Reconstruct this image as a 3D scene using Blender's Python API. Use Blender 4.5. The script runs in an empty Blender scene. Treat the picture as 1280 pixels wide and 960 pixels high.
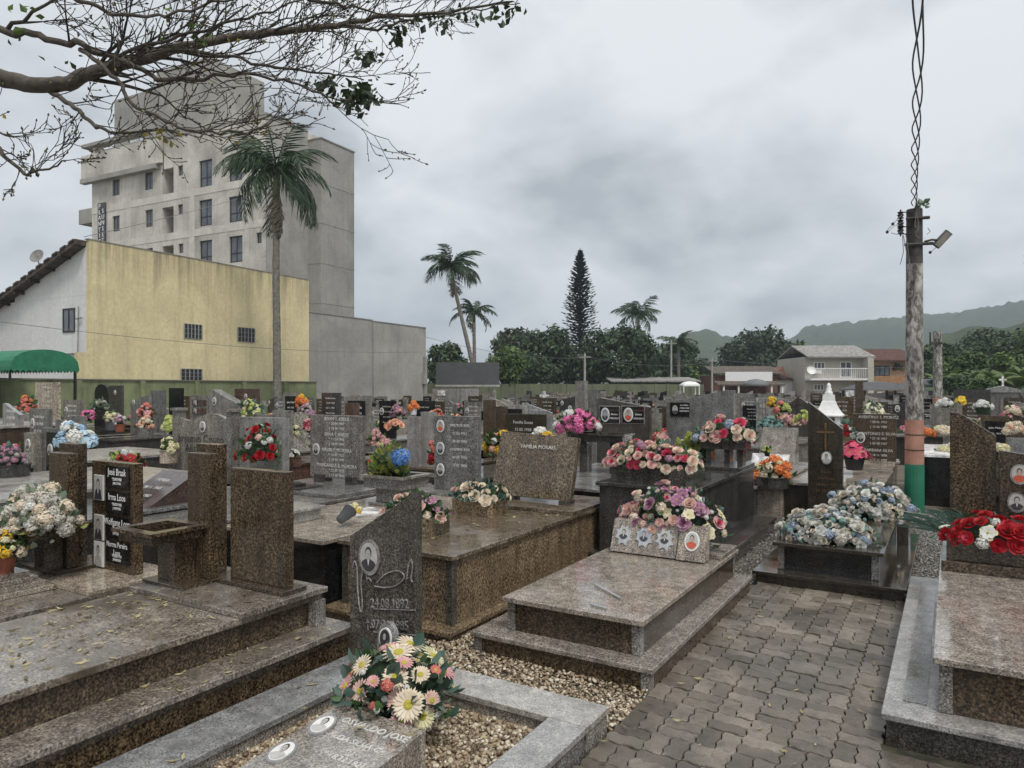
import bpy, bmesh, math, random
import numpy as np
from mathutils import Vector, Matrix, noise as mnoise

# ------------------------------------------------------------------ camera, sky, sun, exposure
S = bpy.context.scene
COL = S.collection
R = math.radians
EYE = 1.65            # camera height
FPX = 900.0           # focal length in pixels of the 1280 wide photograph
HOR = 485.0           # horizon row in the photograph
YAW = R(31.4)         # camera looks 31.4 deg left of the grave rows (rows run along +Y)
cY, sY = math.cos(YAW), math.sin(YAW)

cam_d = bpy.data.cameras.new('camera')
cam_d.sensor_width = 36.0
cam_d.lens = 36.0 * FPX / 1280.0
cam_d.shift_y = 5.0 / 1280.0
cam_d.clip_start = 0.05
cam_d.clip_end = 6000.0
cam = bpy.data.objects.new('camera', cam_d)
COL.objects.link(cam)
cam.location = (0, 0, EYE)
cam.rotation_euler = (R(90), 0, YAW)
S.camera = cam

SUN_EL, SUN_AZ = R(60), R(125)     # azimuth measured clockwise from +Y
world = bpy.data.worlds.new('World')
S.world = world
world.use_nodes = True
def build_sky():
    nt = world.node_tree
    N, L = nt.nodes, nt.links
    for n in list(N): N.remove(n)
    out = N.new('ShaderNodeOutputWorld')
    bg = N.new('ShaderNodeBackground'); bg.inputs['Strength'].default_value = 0.1
    sky = N.new('ShaderNodeTexSky'); sky.sky_type = 'NISHITA'; sky.sun_disc = False
    sky.sun_elevation = SUN_EL; sky.sun_rotation = SUN_AZ
    sky.air_density = 1.0; sky.dust_density = 2.0
    tc = N.new('ShaderNodeTexCoord')
    sep = N.new('ShaderNodeSeparateXYZ'); L.new(tc.outputs['Generated'], sep.inputs[0])
    zc = N.new('ShaderNodeMath'); zc.operation = 'MAXIMUM'; L.new(sep.outputs['Z'], zc.inputs[0]); zc.inputs[1].default_value = 0.0
    za = N.new('ShaderNodeMath'); za.operation = 'ADD'; L.new(zc.outputs[0], za.inputs[0]); za.inputs[1].default_value = 0.42
    dx = N.new('ShaderNodeMath'); dx.operation = 'DIVIDE'; L.new(sep.outputs['X'], dx.inputs[0]); L.new(za.outputs[0], dx.inputs[1])
    dy = N.new('ShaderNodeMath'); dy.operation = 'DIVIDE'; L.new(sep.outputs['Y'], dy.inputs[0]); L.new(za.outputs[0], dy.inputs[1])
    cmb = N.new('ShaderNodeCombineXYZ'); L.new(dx.outputs[0], cmb.inputs[0]); L.new(dy.outputs[0], cmb.inputs[1])
    cmb.inputs[2].default_value = 5.3
    n1 = N.new('ShaderNodeTexNoise'); n1.inputs['Scale'].default_value = 1.9; n1.inputs['Detail'].default_value = 5
    n1.inputs['Roughness'].default_value = 0.45; n1.inputs['Distortion'].default_value = 0.5
    L.new(cmb.outputs[0], n1.inputs['Vector'])
    n2 = N.new('ShaderNodeTexNoise'); n2.inputs['Scale'].default_value = 5.0; n2.inputs['Detail'].default_value = 6
    n2.inputs['Roughness'].default_value = 0.55
    L.new(cmb.outputs[0], n2.inputs['Vector'])
    mx = N.new('ShaderNodeMix'); mx.data_type = 'FLOAT'; mx.inputs[0].default_value = 0.30
    L.new(n1.outputs['Fac'], mx.inputs[2]); L.new(n2.outputs['Fac'], mx.inputs[3])
    rp = N.new('ShaderNodeValToRGB')
    e = rp.color_ramp.elements
    e[0].position = 0.38; e[0].color = (0.385, 0.412, 0.44, 1)
    e[1].position = 0.57; e[1].color = (0.74, 0.762, 0.782, 1)
    m = rp.color_ramp.elements.new(0.47); m.color = (0.57, 0.598, 0.625, 1)
    L.new(mx.outputs[0], rp.inputs[0])
    sc = N.new('ShaderNodeMix'); sc.data_type = 'RGBA'; sc.blend_type = 'MULTIPLY'; sc.inputs[0].default_value = 1.0
    L.new(rp.outputs[0], sc.inputs[6]); sc.inputs[7].default_value = (7.45, 7.45, 7.45, 1)
    fin = N.new('ShaderNodeMix'); fin.data_type = 'RGBA'; fin.inputs[0].default_value = 0.94
    L.new(sky.outputs[0], fin.inputs[6]); L.new(sc.outputs[2], fin.inputs[7])
    L.new(fin.outputs[2], bg.inputs['Color']); L.new(bg.outputs[0], out.inputs[0])
build_sky()

sun_d = bpy.data.lights.new('sun', 'SUN')
sun_d.energy = 1.5; sun_d.angle = R(15); sun_d.color = (1.0, 0.96, 0.90)
sun = bpy.data.objects.new('sun', sun_d); COL.objects.link(sun)
sdir = Vector((math.sin(SUN_AZ) * math.cos(SUN_EL), math.cos(SUN_AZ) * math.cos(SUN_EL), math.sin(SUN_EL)))
sun.rotation_euler = sdir.to_track_quat('Z', 'Y').to_euler()
sun.location = (0, 0, 40)

vs = S.view_settings
vs.view_transform = 'Standard'; vs.look = 'None'; vs.exposure = 0.74; vs.gamma = 1.0; vs.use_curve_mapping = False
S.render.engine = 'CYCLES'
S.cycles.use_denoising = True
S.cycles.max_bounces = 6; S.cycles.diffuse_bounces = 2; S.cycles.glossy_bounces = 3; S.cycles.transmission_bounces = 3
S.cycles.transparent_max_bounces = 6; S.cycles.volume_bounces = 0
S.cycles.sample_clamp_indirect = 6.0

# ------------------------------------------------------------------ layout: photograph pixel + distance -> place in the world
def at(px, py, d):
    l = (px - 640.0) / FPX * d
    return Vector((l * cY - d * sY, l * sY + d * cY, EYE - (py - HOR) / FPX * d))
def gnd(px, py, z=0.0):
    return at(px, py, (EYE - z) * FPX / (py - HOR))
def onY(px, py, Y):
    """point of the pixel ray in the row plane y = Y"""
    k = (px - 640.0) / FPX
    return at(px, py, Y / (k * sY + cY))

# ------------------------------------------------------------------ helpers
class MB:
    """collects faces; build() links them as one mesh object"""
    def __init__(s): s.v = []; s.f = []; s.m = []
    def face(s, pts, mi=0):
        b = len(s.v); s.v += [tuple(p) for p in pts]; s.f.append(tuple(range(b, b + len(pts)))); s.m.append(mi)
    def box(s, x0, x1, y0, y1, z0, z1, mi=0):
        b = len(s.v)
        s.v += [(x0,y0,z0),(x1,y0,z0),(x1,y1,z0),(x0,y1,z0),(x0,y0,z1),(x1,y0,z1),(x1,y1,z1),(x0,y1,z1)]
        for q in ((3,2,1,0),(4,5,6,7),(0,1,5,4),(1,2,6,5),(2,3,7,6),(3,0,4,7)):
            s.f.append(tuple(b + i for i in q)); s.m.append(mi)
        return s
    def prism(s, poly, y0, y1, mi=0):
        """polygon given in (x, z), counter-clockwise seen from -Y, extruded from y0 to y1"""
        n = len(poly); b = len(s.v)
        s.v += [(x, y0, z) for x, z in poly] + [(x, y1, z) for x, z in poly]
        s.f.append(tuple(b + i for i in range(n))); s.m.append(mi)
        s.f.append(tuple(b + n + i for i in reversed(range(n)))); s.m.append(mi)
        for i in range(n):
            j = (i + 1) % n
            s.f.append((b + i, b + n + i, b + n + j, b + j)); s.m.append(mi)
        return s
    def prism_z(s, poly, z0, z1, mi=0):
        n = len(poly); b = len(s.v)
        s.v += [(x, y, z0) for x, y in poly] + [(x, y, z1) for x, y in poly]
        s.f.append(tuple(b + i for i in reversed(range(n)))); s.m.append(mi)
        s.f.append(tuple(b + n + i for i in range(n))); s.m.append(mi)
        for i in range(n):
            j = (i + 1) % n
            s.f.append((b + i, b + j, b + n + j, b + n + i)); s.m.append(mi)
        return s
    def prism_x(s, poly, x0, x1, mi=0):
        """polygon in (y, z) extruded along x"""
        n = len(poly); b = len(s.v)
        s.v += [(x0, y, z) for y, z in poly] + [(x1, y, z) for y, z in poly]
        s.f.append(tuple(b + i for i in reversed(range(n)))); s.m.append(mi)
        s.f.append(tuple(b + n + i for i in range(n))); s.m.append(mi)
        for i in range(n):
            j = (i + 1) % n
            s.f.append((b + i, b + j, b + n + j, b + n + i)); s.m.append(mi)
        return s
    def tube(s, pts, rad, n=6, mi=0, cap=True):
        pts = [Vector(p) for p in pts]; b0 = len(s.v); k = len(pts)
        if not hasattr(rad, '__len__'): rad = [rad] * k
        ref = None
        for i, p in enumerate(pts):
            t = (pts[min(i + 1, k - 1)] - pts[max(i - 1, 0)])
            if t.length < 1e-9: t = Vector((0, 0, 1))
            t.normalize()
            if ref is None:
                ref = Vector((1, 0, 0)) if abs(t.x) < 0.8 else Vector((0, 1, 0))
            u = (ref - t * ref.dot(t))
            if u.length < 1e-6: u = t.orthogonal()
            u.normalize(); w = t.cross(u); ref = u
            for j in range(n):
                a = 2 * math.pi * j / n
                s.v.append(tuple(p + (u * math.cos(a) + w * math.sin(a)) * rad[i]))
        for i in range(k - 1):
            for j in range(n):
                q = (j + 1) % n
                s.f.append((b0 + i*n + j, b0 + i*n + q, b0 + (i+1)*n + q, b0 + (i+1)*n + j)); s.m.append(mi)
        if cap:
            s.f.append(tuple(b0 + j for j in reversed(range(n)))); s.m.append(mi)
            s.f.append(tuple(b0 + (k-1)*n + j for j in range(n))); s.m.append(mi)
        return s
    def lathe(s, prof, n=16, c=(0, 0, 0), mi=0, sq=False):
        """profile of (radius, z) turned about a vertical axis through c"""
        b0 = len(s.v); k = len(prof)
        for r, z in prof:
            for j in range(n):
                a = 2 * math.pi * (j + (0.5 if sq else 0)) / n
                s.v.append((c[0] + r * math.cos(a), c[1] + r * math.sin(a), c[2] + z))
        for i in range(k - 1):
            for j in range(n):
                q = (j + 1) % n
                s.f.append((b0 + i*n + j, b0 + i*n + q, b0 + (i+1)*n + q, b0 + (i+1)*n + j)); s.m.append(mi)
        s.f.append(tuple(b0 + j for j in reversed(range(n)))); s.m.append(mi)
        s.f.append(tuple(b0 + (k-1)*n + j for j in range(n))); s.m.append(mi)
        return s
    def xform(s, M, start=0):
        for i in range(start, len(s.v)): s.v[i] = tuple(M @ Vector(s.v[i]))
        return s
    def mesh(s, name, mats, o=(0, 0, 0), smooth=False):
        me = bpy.data.meshes.new(name)
        vv = [(a - o[0], b - o[1], c - o[2]) for a, b, c in s.v]
        me.from_pydata(vv, [], s.f)
        for mt in (mats if isinstance(mats, (list, tuple)) else [mats]): me.materials.append(mt)
        if any(s.m): me.polygons.foreach_set('material_index', s.m)
        if smooth: me.polygons.foreach_set('use_smooth', [True] * len(s.f))
        me.update()
        return me
    def build(s, name, mats, parent=None, o=None, smooth=False, bev=0.0, label=None, kind=None):
        if o is None: o = org(parent) if parent is not None else (0, 0, 0)
        ob = bpy.data.objects.new(name, s.mesh(name, mats, o, smooth))
        COL.objects.link(ob)
        if parent is not None: ob.parent = parent
        if bev:
            md = ob.modifiers.new('bevel', 'BEVEL'); md.width = bev; md.segments = 2; md.limit_method = 'ANGLE'
        if label: ob['label'] = label
        if kind: ob['kind'] = kind
        return ob

ORG = {}
def org(o):
    while o is not None:
        if o.name in ORG: return ORG[o.name]
        o = o.parent
    return (0, 0, 0)
def thing(name, label, cat, loc=(0, 0, 0), rz=0.0, group=None, local=False):
    o = bpy.data.objects.new(name, None); COL.objects.link(o)
    o.location = loc; o.rotation_euler = (0, 0, rz); o.empty_display_size = 0.2
    ORG[o.name] = (0, 0, 0) if local else tuple(loc)
    tag(o, label, cat, group)
    return o
def tag(o, label=None, cat=None, group=None, kind=None):
    if label: o['label'] = label
    if cat: o['category'] = cat
    if group: o['group'] = group
    if kind: o['kind'] = kind
    return o
def copy_tree(o, parent=None):
    c = o.copy(); COL.objects.link(c); c.parent = parent
    for ch in o.children: copy_tree(ch, c)
    return c
def inst(name, me, parent, loc, rot=(0, 0, 0), sc=1.0):
    ob = bpy.data.objects.new(name, me); COL.objects.link(ob)
    ob.parent = parent; ob.location = loc; ob.rotation_euler = rot
    ob.scale = (sc, sc, sc) if not hasattr(sc, '__len__') else sc
    return ob

# ------------------------------------------------------------------ materials
def srgb(*c): return tuple((x / 12.92 if x <= 0.04045 else ((x + 0.055) / 1.055) ** 2.4) for x in (v / 255.0 for v in c))
def new_mat(name):
    m = bpy.data.materials.new(name); m.use_nodes = True
    nt = m.node_tree
    return m, nt.nodes, nt.links, nt.nodes['Principled BSDF']
def coords(N, L, scale=(1, 1, 1), rnd=True):
    tc = N.new('ShaderNodeTexCoord')
    mp = N.new('ShaderNodeMapping'); mp.inputs['Scale'].default_value = scale
    if rnd:
        oi = N.new('ShaderNodeObjectInfo')
        ml = N.new('ShaderNodeMath'); ml.operation = 'MULTIPLY'; ml.inputs[1].default_value = 37.0
        L.new(oi.outputs['Random'], ml.inputs[0])
        ad = N.new('ShaderNodeVectorMath'); ad.operation = 'ADD'
        L.new(tc.outputs['Object'], ad.inputs[0]); L.new(ml.outputs[0], ad.inputs[1])
        L.new(ad.outputs[0], mp.inputs[0])
    else:
        L.new(tc.outputs['Object'], mp.inputs[0])
    return mp.outputs[0]
def nz(N, L, vec, scale, detail=3, rough=0.5, dist=0.0):
    n = N.new('ShaderNodeTexNoise'); n.inputs['Scale'].default_value = scale; n.inputs['Detail'].default_value = detail
    n.inputs['Roughness'].default_value = rough; n.inputs['Distortion'].default_value = dist
    L.new(vec, n.inputs['Vector']); return n.outputs['Fac']
def ramp(N, L, fac, stops, const=False):
    r = N.new('ShaderNodeValToRGB'); cr = r.color_ramp
    if const: cr.interpolation = 'CONSTANT'
    for i, (p, c) in enumerate(stops):
        e = cr.elements[i] if i < 2 else cr.elements.new(p)
        e.position = p; e.color = tuple(c)[:3] + (1,) if hasattr(c, '__len__') else (c, c, c, 1)
    L.new(fac, r.inputs[0]); return r.outputs[0]
def mixc(N, L, a, b, fac, mode='MIX'):
    m = N.new('ShaderNodeMix'); m.data_type = 'RGBA'; m.blend_type = mode
    for s, v in ((0, fac), (6, a), (7, b)):
        if hasattr(v, 'is_linked') or hasattr(v, 'links'): L.new(v, m.inputs[s])
        elif s == 0: m.inputs[0].default_value = v
        else: m.inputs[s].default_value = tuple(v)[:3] + (1,)
    return m.outputs[2]
def bump(N, L, P, h, strength=0.2, dist=0.01):
    b = N.new('ShaderNodeBump'); b.inputs['Strength'].default_value = strength; b.inputs['Distance'].default_value = dist
    L.new(h, b.inputs['Height']); L.new(b.outputs[0], P.inputs['Normal'])

def granite(name, dark, mid, light, sc=70, r0=0.10, r1=0.38, dirt=0.45, ior=1.55, dirtc=(0.05, 0.042, 0.03), bal=0.0, st=(1, 1, 1), dlo=.46):
    m, N, L, P = new_mat(name)
    v = coords(N, L); vf = coords(N, L, st)
    a = nz(N, L, vf, sc, 3, 0.62)
    c = ramp(N, L, a, [(0.36 + bal, dark), (0.66 + bal, light), (0.50 + bal, mid)])
    vo = N.new('ShaderNodeTexVoronoi'); vo.inputs['Scale'].default_value = sc * 1.3; L.new(v, vo.inputs['Vector'])
    bw = N.new('ShaderNodeSeparateColor'); L.new(vo.outputs['Color'], bw.inputs[0])
    k = ramp(N, L, bw.outputs[0], [(0.0, 0.35), (0.9, 1.45), (0.28, 0.85)])
    c = mixc(N, L, c, k, 0.8, 'MULTIPLY')
    bigp = nz(N, L, v, 9, 2, 0.5)
    c = mixc(N, L, c, ramp(N, L, bigp, [(0.35, 0.72), (0.65, 1.2)]), 0.7, 'MULTIPLY')
    d = nz(N, L, v, 1.9, 5, 0.65, 0.6)
    df = ramp(N, L, d, [(dlo, 0.0), (dlo + .26, dirt)])
    c = mixc(N, L, c, dirtc, df)
    sk = nz(N, L, coords(N, L, (9, 9, .55)), 1.6, 5, 0.65)      # water marks that ran down
    c = mixc(N, L, c, ramp(N, L, sk, [(0.40, 0.62), (0.60, 1.08)]), 0.75, 'MULTIPLY')
    oi = N.new('ShaderNodeObjectInfo')      # no two slabs come from the same block
    c = mixc(N, L, c, ramp(N, L, oi.outputs['Random'], [(0.0, (0.78, 0.80, 0.84)), (1.0, (1.20, 1.14, 1.05)), (0.5, (1.0, 0.97, 0.95))]), 1.0, 'MULTIPLY')
    L.new(c, P.inputs['Base Color'])
    rr = nz(N, L, v, 3.5, 5, 0.6)
    L.new(ramp(N, L, rr, [(0.35, r0), (0.7, r1)]), P.inputs['Roughness'])
    # tops brightened through gloss: IOR raised on up-facing faces, ordinary polish on the sides
    ge = N.new('ShaderNodeNewGeometry'); sx_ = N.new('ShaderNodeSeparateXYZ'); L.new(ge.outputs['Normal'], sx_.inputs[0])
    mr = N.new('ShaderNodeMapRange'); mr.inputs[1].default_value = 0.55; mr.inputs[2].default_value = 0.95; mr.inputs[3].default_value = 1.5; mr.inputs[4].default_value = ior
    L.new(sx_.outputs['Z'], mr.inputs[0]); L.new(mr.outputs[0], P.inputs['IOR'])
    bump(N, L, P, rr, 0.05, 0.02)
    return m
def plain(name, col, rough=0.6, var=0.12, sc=6, metal=0.0, spec=None, bmp=0.0):
    m, N, L, P = new_mat(name)
    v = coords(N, L)
    f = nz(N, L, v, sc, 4, 0.6)
    c = mixc(N, L, tuple(col), ramp(N, L, f, [(0.3, 1 - var * 2), (0.7, 1 + var * 2)]), 1.0, 'MULTIPLY')
    L.new(c, P.inputs['Base Color']); P.inputs['Roughness'].default_value = rough; P.inputs['Metallic'].default_value = metal
    if spec is not None: P.inputs['Specular IOR Level'].default_value = spec
    if bmp: bump(N, L, P, f, bmp, 0.01)
    return m
def plaster(name, col, stain, streak=0.5, patch=0.2, sc=0.5, rough=0.85, top=None):
    """painted or bare render with damp streaks running down and blotches"""
    m, N, L, P = new_mat(name)
    v = coords(N, L, rnd=False)
    vs_ = coords(N, L, (2.2, 2.2, 0.16), rnd=False)
    s1 = nz(N, L, vs_, 1.5, 6, 0.68)
    p1 = nz(N, L, v, sc, 6, 0.62, 0.5)
    p2 = nz(N, L, v, 7, 4, 0.6)
    c = mixc(N, L, tuple(col), ramp(N, L, p1, [(0.3, 1 - patch), (0.7, 1 + patch)]), 1.0, 'MULTIPLY')
    c = mixc(N, L, c, ramp(N, L, p2, [(0.3, 0.9), (0.7, 1.08)]), 1.0, 'MULTIPLY')
    sf = ramp(N, L, s1, [(0.50, 0.0), (0.78, streak)])
    c = mixc(N, L, c, stain, sf)
    if top:      # rain-washed grime that hangs down from the coping
        z0, z1 = top
        tc = N.new('ShaderNodeTexCoord'); sp = N.new('ShaderNodeSeparateXYZ'); L.new(tc.outputs['Object'], sp.inputs[0])
        mr = N.new('ShaderNodeMapRange'); mr.inputs[1].default_value = z0; mr.inputs[2].default_value = z1
        L.new(sp.outputs['Z'], mr.inputs[0])
        ml = N.new('ShaderNodeMath'); ml.operation = 'MULTIPLY'; L.new(mr.outputs[0], ml.inputs[0])
        L.new(ramp(N, L, s1, [(0.36, 0.0), (0.62, 0.85)]), ml.inputs[1])
        c = mixc(N, L, c, stain, ml.outputs[0])
    L.new(c, P.inputs['Base Color']); P.inputs['Roughness'].default_value = rough
    bump(N, L, P, p2, 0.15, 0.02)
    return m
def leafmat(name, c0, c1, rough=0.55, trans=0.25):
    m, N, L, P = new_mat(name)
    g = N.new('ShaderNodeNewGeometry')
    c = mixc(N, L, tuple(c0), tuple(c1), g.outputs['Random Per Island'])
    L.new(c, P.inputs['Base Color']); P.inputs['Roughness'].default_value = rough
    if trans:
        t = N.new('ShaderNodeBsdfTranslucent'); L.new(c, t.inputs['Color'])
        mx = N.new('ShaderNodeMixShader'); mx.inputs[0].default_value = trans
        out = [n for n in N if n.type == 'OUTPUT_MATERIAL'][0]
        L.new(P.outputs[0], mx.inputs[1]); L.new(t.outputs[0], mx.inputs[2]); L.new(mx.outputs[0], out.inputs[0])
    return m
def petal(name, c0, c1=None, rough=0.6):
    return leafmat('petal_' + name, srgb(*c0), srgb(*(c1 or c0)), rough, 0.2)

TOP_GLOSS_BOOST = dict(ior=2.55)  # IOR above real stone, so reflected sky brightens the up-facing faces
G_BROWN = granite('granite_brown', (0.009, 0.007, 0.005), (0.066, 0.046, 0.028), (0.175, 0.130, 0.083), 84, dirt=0.4, **TOP_GLOSS_BOOST)
G_BROWNT = granite('granite_brown_dusty_lit', (0.095, 0.080, 0.063), (0.27, 0.228, 0.182), (0.43, 0.385, 0.32), 85, r0=.14, r1=.42, dirt=0.85, dlo=.43, dirtc=(0.085, 0.064, 0.038), **TOP_GLOSS_BOOST)  # dusty tops, also paler than the sides to carry sky light in the colour
G_TAN = granite('granite_tan', (0.030, 0.022, 0.013), (0.165, 0.120, 0.075), (0.37, 0.295, 0.205), 70, st=(1.7, 1.7, .75), dirt=0.3, dirtc=(0.07, 0.055, 0.035), **TOP_GLOSS_BOOST)
G_ROSE = granite('granite_rose', (0.13, 0.110, 0.088), (0.335, 0.287, 0.236), (0.52, 0.475, 0.41), 105, r0=0.06, r1=0.3, dirt=0.25, **TOP_GLOSS_BOOST)
G_GREY = granite('granite_grey', (0.058, 0.057, 0.052), (0.205, 0.197, 0.181), (0.40, 0.39, 0.365), 110, dirt=0.3, **TOP_GLOSS_BOOST)
G_SLATE = granite('granite_slate', (0.028, 0.026, 0.023), (0.085, 0.078, 0.068), (0.19, 0.178, 0.158), 115, dirt=0.25, **TOP_GLOSS_BOOST)
G_PALE = granite('granite_pale', (0.20, 0.196, 0.186), (0.295, 0.29, 0.276), (0.40, 0.395, 0.378), 120, r0=0.15, r1=0.45, dirt=0.25, dirtc=(0.14, 0.13, 0.11), **TOP_GLOSS_BOOST)
G_DARK = granite('granite_dark', (0.020, 0.019, 0.018), (0.058, 0.055, 0.051), (0.13, 0.125, 0.115), 115, r0=0.05, r1=0.24, dirt=0.25, **TOP_GLOSS_BOOST)
G_BLACK = granite('granite_black', (0.006, 0.006, 0.007), (0.012, 0.012, 0.013), (0.03, 0.03, 0.032), 90, r0=0.04, r1=0.16, dirt=0.1)
G_OLIVE = granite('granite_olive', (0.018, 0.014, 0.010), (0.048, 0.039, 0.027), (0.10, 0.085, 0.062), 120, r0=0.05, r1=0.22, dirt=0.3, **TOP_GLOSS_BOOST)
G_RED = granite('granite_red', (0.03, 0.016, 0.013), (0.105, 0.060, 0.048), (0.20, 0.125, 0.10), 105, dirt=0.2, **TOP_GLOSS_BOOST)
MARBLE = granite('white_marble', (0.62, 0.62, 0.61), (0.74, 0.74, 0.73), (0.82, 0.82, 0.81), 8, r0=0.2, r1=0.5, dirt=0.2, dirtc=(0.35, 0.34, 0.31))
CONC = plaster('weathered_concrete', (0.36, 0.35, 0.32), (0.10, 0.095, 0.085), 0.6, 0.25, 2.0)
CEMENT = plaster('grey_cement', (0.30, 0.29, 0.265), (0.09, 0.085, 0.075), 0.5, 0.25, 2.2)
WHITE = plain('white_paint', (0.78, 0.78, 0.76), 0.5, 0.05, 8)
BLACKP = plain('black_plastic', (0.012, 0.012, 0.013), 0.35, 0.1)
SOIL = plain('potting_soil', (0.03, 0.022, 0.015), 0.95, 0.3, 40)
SILVER = plain('silver_metal', (0.55, 0.55, 0.55), 0.3, 0.1, 20, metal=0.9)
BRONZE = plain('bronze', (0.20, 0.12, 0.06), 0.45, 0.2, 20, metal=0.7)
LETTER = plain('silver_lettering', (0.62, 0.61, 0.58), 0.35, 0.12, 20)
LETTERW = plain('white_print', (0.80, 0.80, 0.80), 0.5, 0.02)
LETTERD = plain('dark_lettering', (0.06, 0.055, 0.05), 0.5, 0.1)
TERRA = plain('terracotta', (0.28, 0.085, 0.045), 0.7, 0.12, 20)
GREYPLAS = plain('grey_plastic', (0.10, 0.105, 0.115), 0.45, 0.08)
SKIN = plain('print_skin', (0.50, 0.36, 0.29), 0.3, 0.06, 60)
SKINBW = plain('print_grey_face', (0.44, 0.42, 0.40), 0.3, 0.06, 60)
HAIRM = plain('print_hair', (0.04, 0.032, 0.028), 0.3, 0.1, 60)
SUITM = plain('print_suit', (0.05, 0.045, 0.05), 0.3, 0.1, 60)
PHBG = plain('print_background', (0.46, 0.45, 0.43), 0.25, 0.08, 30)
PHBLUE = plain('print_background_blue', (0.30, 0.36, 0.44), 0.25, 0.08, 30)
REDM = plain('print_red', (0.55, 0.10, 0.05), 0.3, 0.1, 60)
WHITEP = plain('porcelain', (0.74, 0.73, 0.70), 0.2, 0.04, 30)
# ------------------------------------------------------------------ ground, paved path, gravel
rng = random.Random(7)
npr = np.random.default_rng(11)

def ground_mat():
    m, N, L, P = new_mat('damp_gravelly_soil')
    v = coords(N, L, rnd=False)
    a = nz(N, L, v, 55, 4, 0.7); b = nz(N, L, v, 0.35, 5, 0.6); g = nz(N, L, v, 2.2, 4, 0.6)
    c = ramp(N, L, a, [(0.3, (0.05, 0.042, 0.032)), (0.72, (0.34, 0.29, 0.22)), (0.5, (0.15, 0.125, 0.092))])
    c = mixc(N, L, c, (0.05, 0.065, 0.022), ramp(N, L, g, [(0.52, 0.0), (0.74, 0.7)]))
    c = mixc(N, L, c, ramp(N, L, b, [(0.3, 0.7), (0.7, 1.2)]), 1.0, 'MULTIPLY')
    L.new(c, P.inputs['Base Color']); P.inputs['Roughness'].default_value = 0.85
    bump(N, L, P, a, 0.6, 0.02)
    return m
GROUND = ground_mat()
mb = MB(); mb.face([(-1300, -300, -0.03), (1300, -300, -0.03), (1300, 1350, -0.03), (-1300, 1350, -0.03)])
tag(mb.build('ground', GROUND), 'damp gravelly ground under the graves', kind='structure')

def paver_mat():
    m, N, L, P = new_mat('worn_concrete_paver')
    v = coords(N, L)
    oi = N.new('ShaderNodeObjectInfo')
    base = ramp(N, L, oi.outputs['Random'], [(0.0, (0.110, 0.092, 0.072)), (1.0, (0.225, 0.194, 0.158)), (0.5, (0.165, 0.140, 0.111))])
    a = nz(N, L, v, 120, 3, 0.7); b = nz(N, L, v, 11, 4, 0.6)
    c = mixc(N, L, base, ramp(N, L, a, [(0.3, 0.62), (0.7, 1.35)]), 1.0, 'MULTIPLY')
    c = mixc(N, L, c, (0.055, 0.048, 0.036), ramp(N, L, b, [(0.48, 0.0), (0.75, 0.65)]))
    ge = N.new('ShaderNodeNewGeometry'); wd = nz(N, L, ge.outputs['Position'], 1.6, 5, 0.65, 0.4)      # damp and mossy patches over many blocks
    c = mixc(N, L, c, ramp(N, L, wd, [(0.38, 0.60), (0.62, 1.25)]), 1.0, 'MULTIPLY')
    c = mixc(N, L, c, (0.075, 0.080, 0.028), ramp(N, L, nz(N, L, ge.outputs['Position'], 5.5, 4, 0.7), [(0.58, 0.0), (0.75, 0.55)]))
    L.new(c, P.inputs['Base Color'])
    L.new(ramp(N, L, wd, [(0.3, 0.26), (0.7, 0.60)]), P.inputs['Roughness'])
    bump(N, L, P, a, 0.35, 0.004)
    return m
PAVER = paver_mat()
SAND = plain('mossy_joint_sand', (0.040, 0.038, 0.022), 0.95, 0.4, 9, bmp=0.4)
mb = MB(); mb.box(-1.40, -0.275, 2.0, 6.44, -0.028, -0.016); mb.box(-0.275, 1.6, 2.0, 3.78, -0.028, -0.016)
path = mb.build('path', SAND)
tag(path, 'narrow paved path of wavy interlocking concrete blocks between the tombs', kind='structure')
MOD = 0.1885
def paver_mesh(vertical, half, var):
    rr = random.Random(var * 7 + half * 3 + vertical)
    A, per, gap, ns = 0.0065, MOD / 2, 0.0022, 7
    def disp(x, y): return (x + A * math.sin(2 * math.pi * y / per + 0.5), y + A * math.sin(2 * math.pi * x / per))
    a0, a1 = (half * MOD / 2 + gap, (half + 1) * MOD / 2 - gap)
    x0, x1, y0, y1 = (a0, a1, gap, MOD - gap) if vertical else (gap, MOD - gap, a0, a1)
    loop = []
    for i in range(ns): loop.append((x0 + (x1 - x0) * i / ns, y0))
    for i in range(ns): loop.append((x1, y0 + (y1 - y0) * i / ns))
    for i in range(ns): loop.append((x1 - (x1 - x0) * i / ns, y1))
    for i in range(ns): loop.append((x0, y1 - (y1 - y0) * i / ns))
    cx, cy = (x0 + x1) / 2, (y0 + y1) / 2
    mb = MB(); n = len(loop)
    o = [disp(*p) for p in loop]
    inn = [disp(cx + (x - cx) * 0.965, cy + (y - cy) * 0.945) for x, y in loop]
    mb.v = [(x, y, -0.02) for x, y in o] + [(x, y, -0.004 + rr.uniform(-.001, .001)) for x, y in o] + [(x, y, rr.uniform(-.0012, .0012)) for x, y in inn]
    for i in range(n):
        j = (i + 1) % n
        mb.f.append((i, j, n + j, n + i)); mb.m.append(0)
        mb.f.append((n + i, n + j, 2*n + j, 2*n + i)); mb.m.append(0)
    mb.f.append(tuple(2*n + i for i in range(n))); mb.m.append(0)
    return mb.mesh('paver', PAVER)
PM = {(v, h, k): paver_mesh(v, h, k) for v in (0, 1) for h in (0, 1) for k in range(3)}
npav = 0
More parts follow.
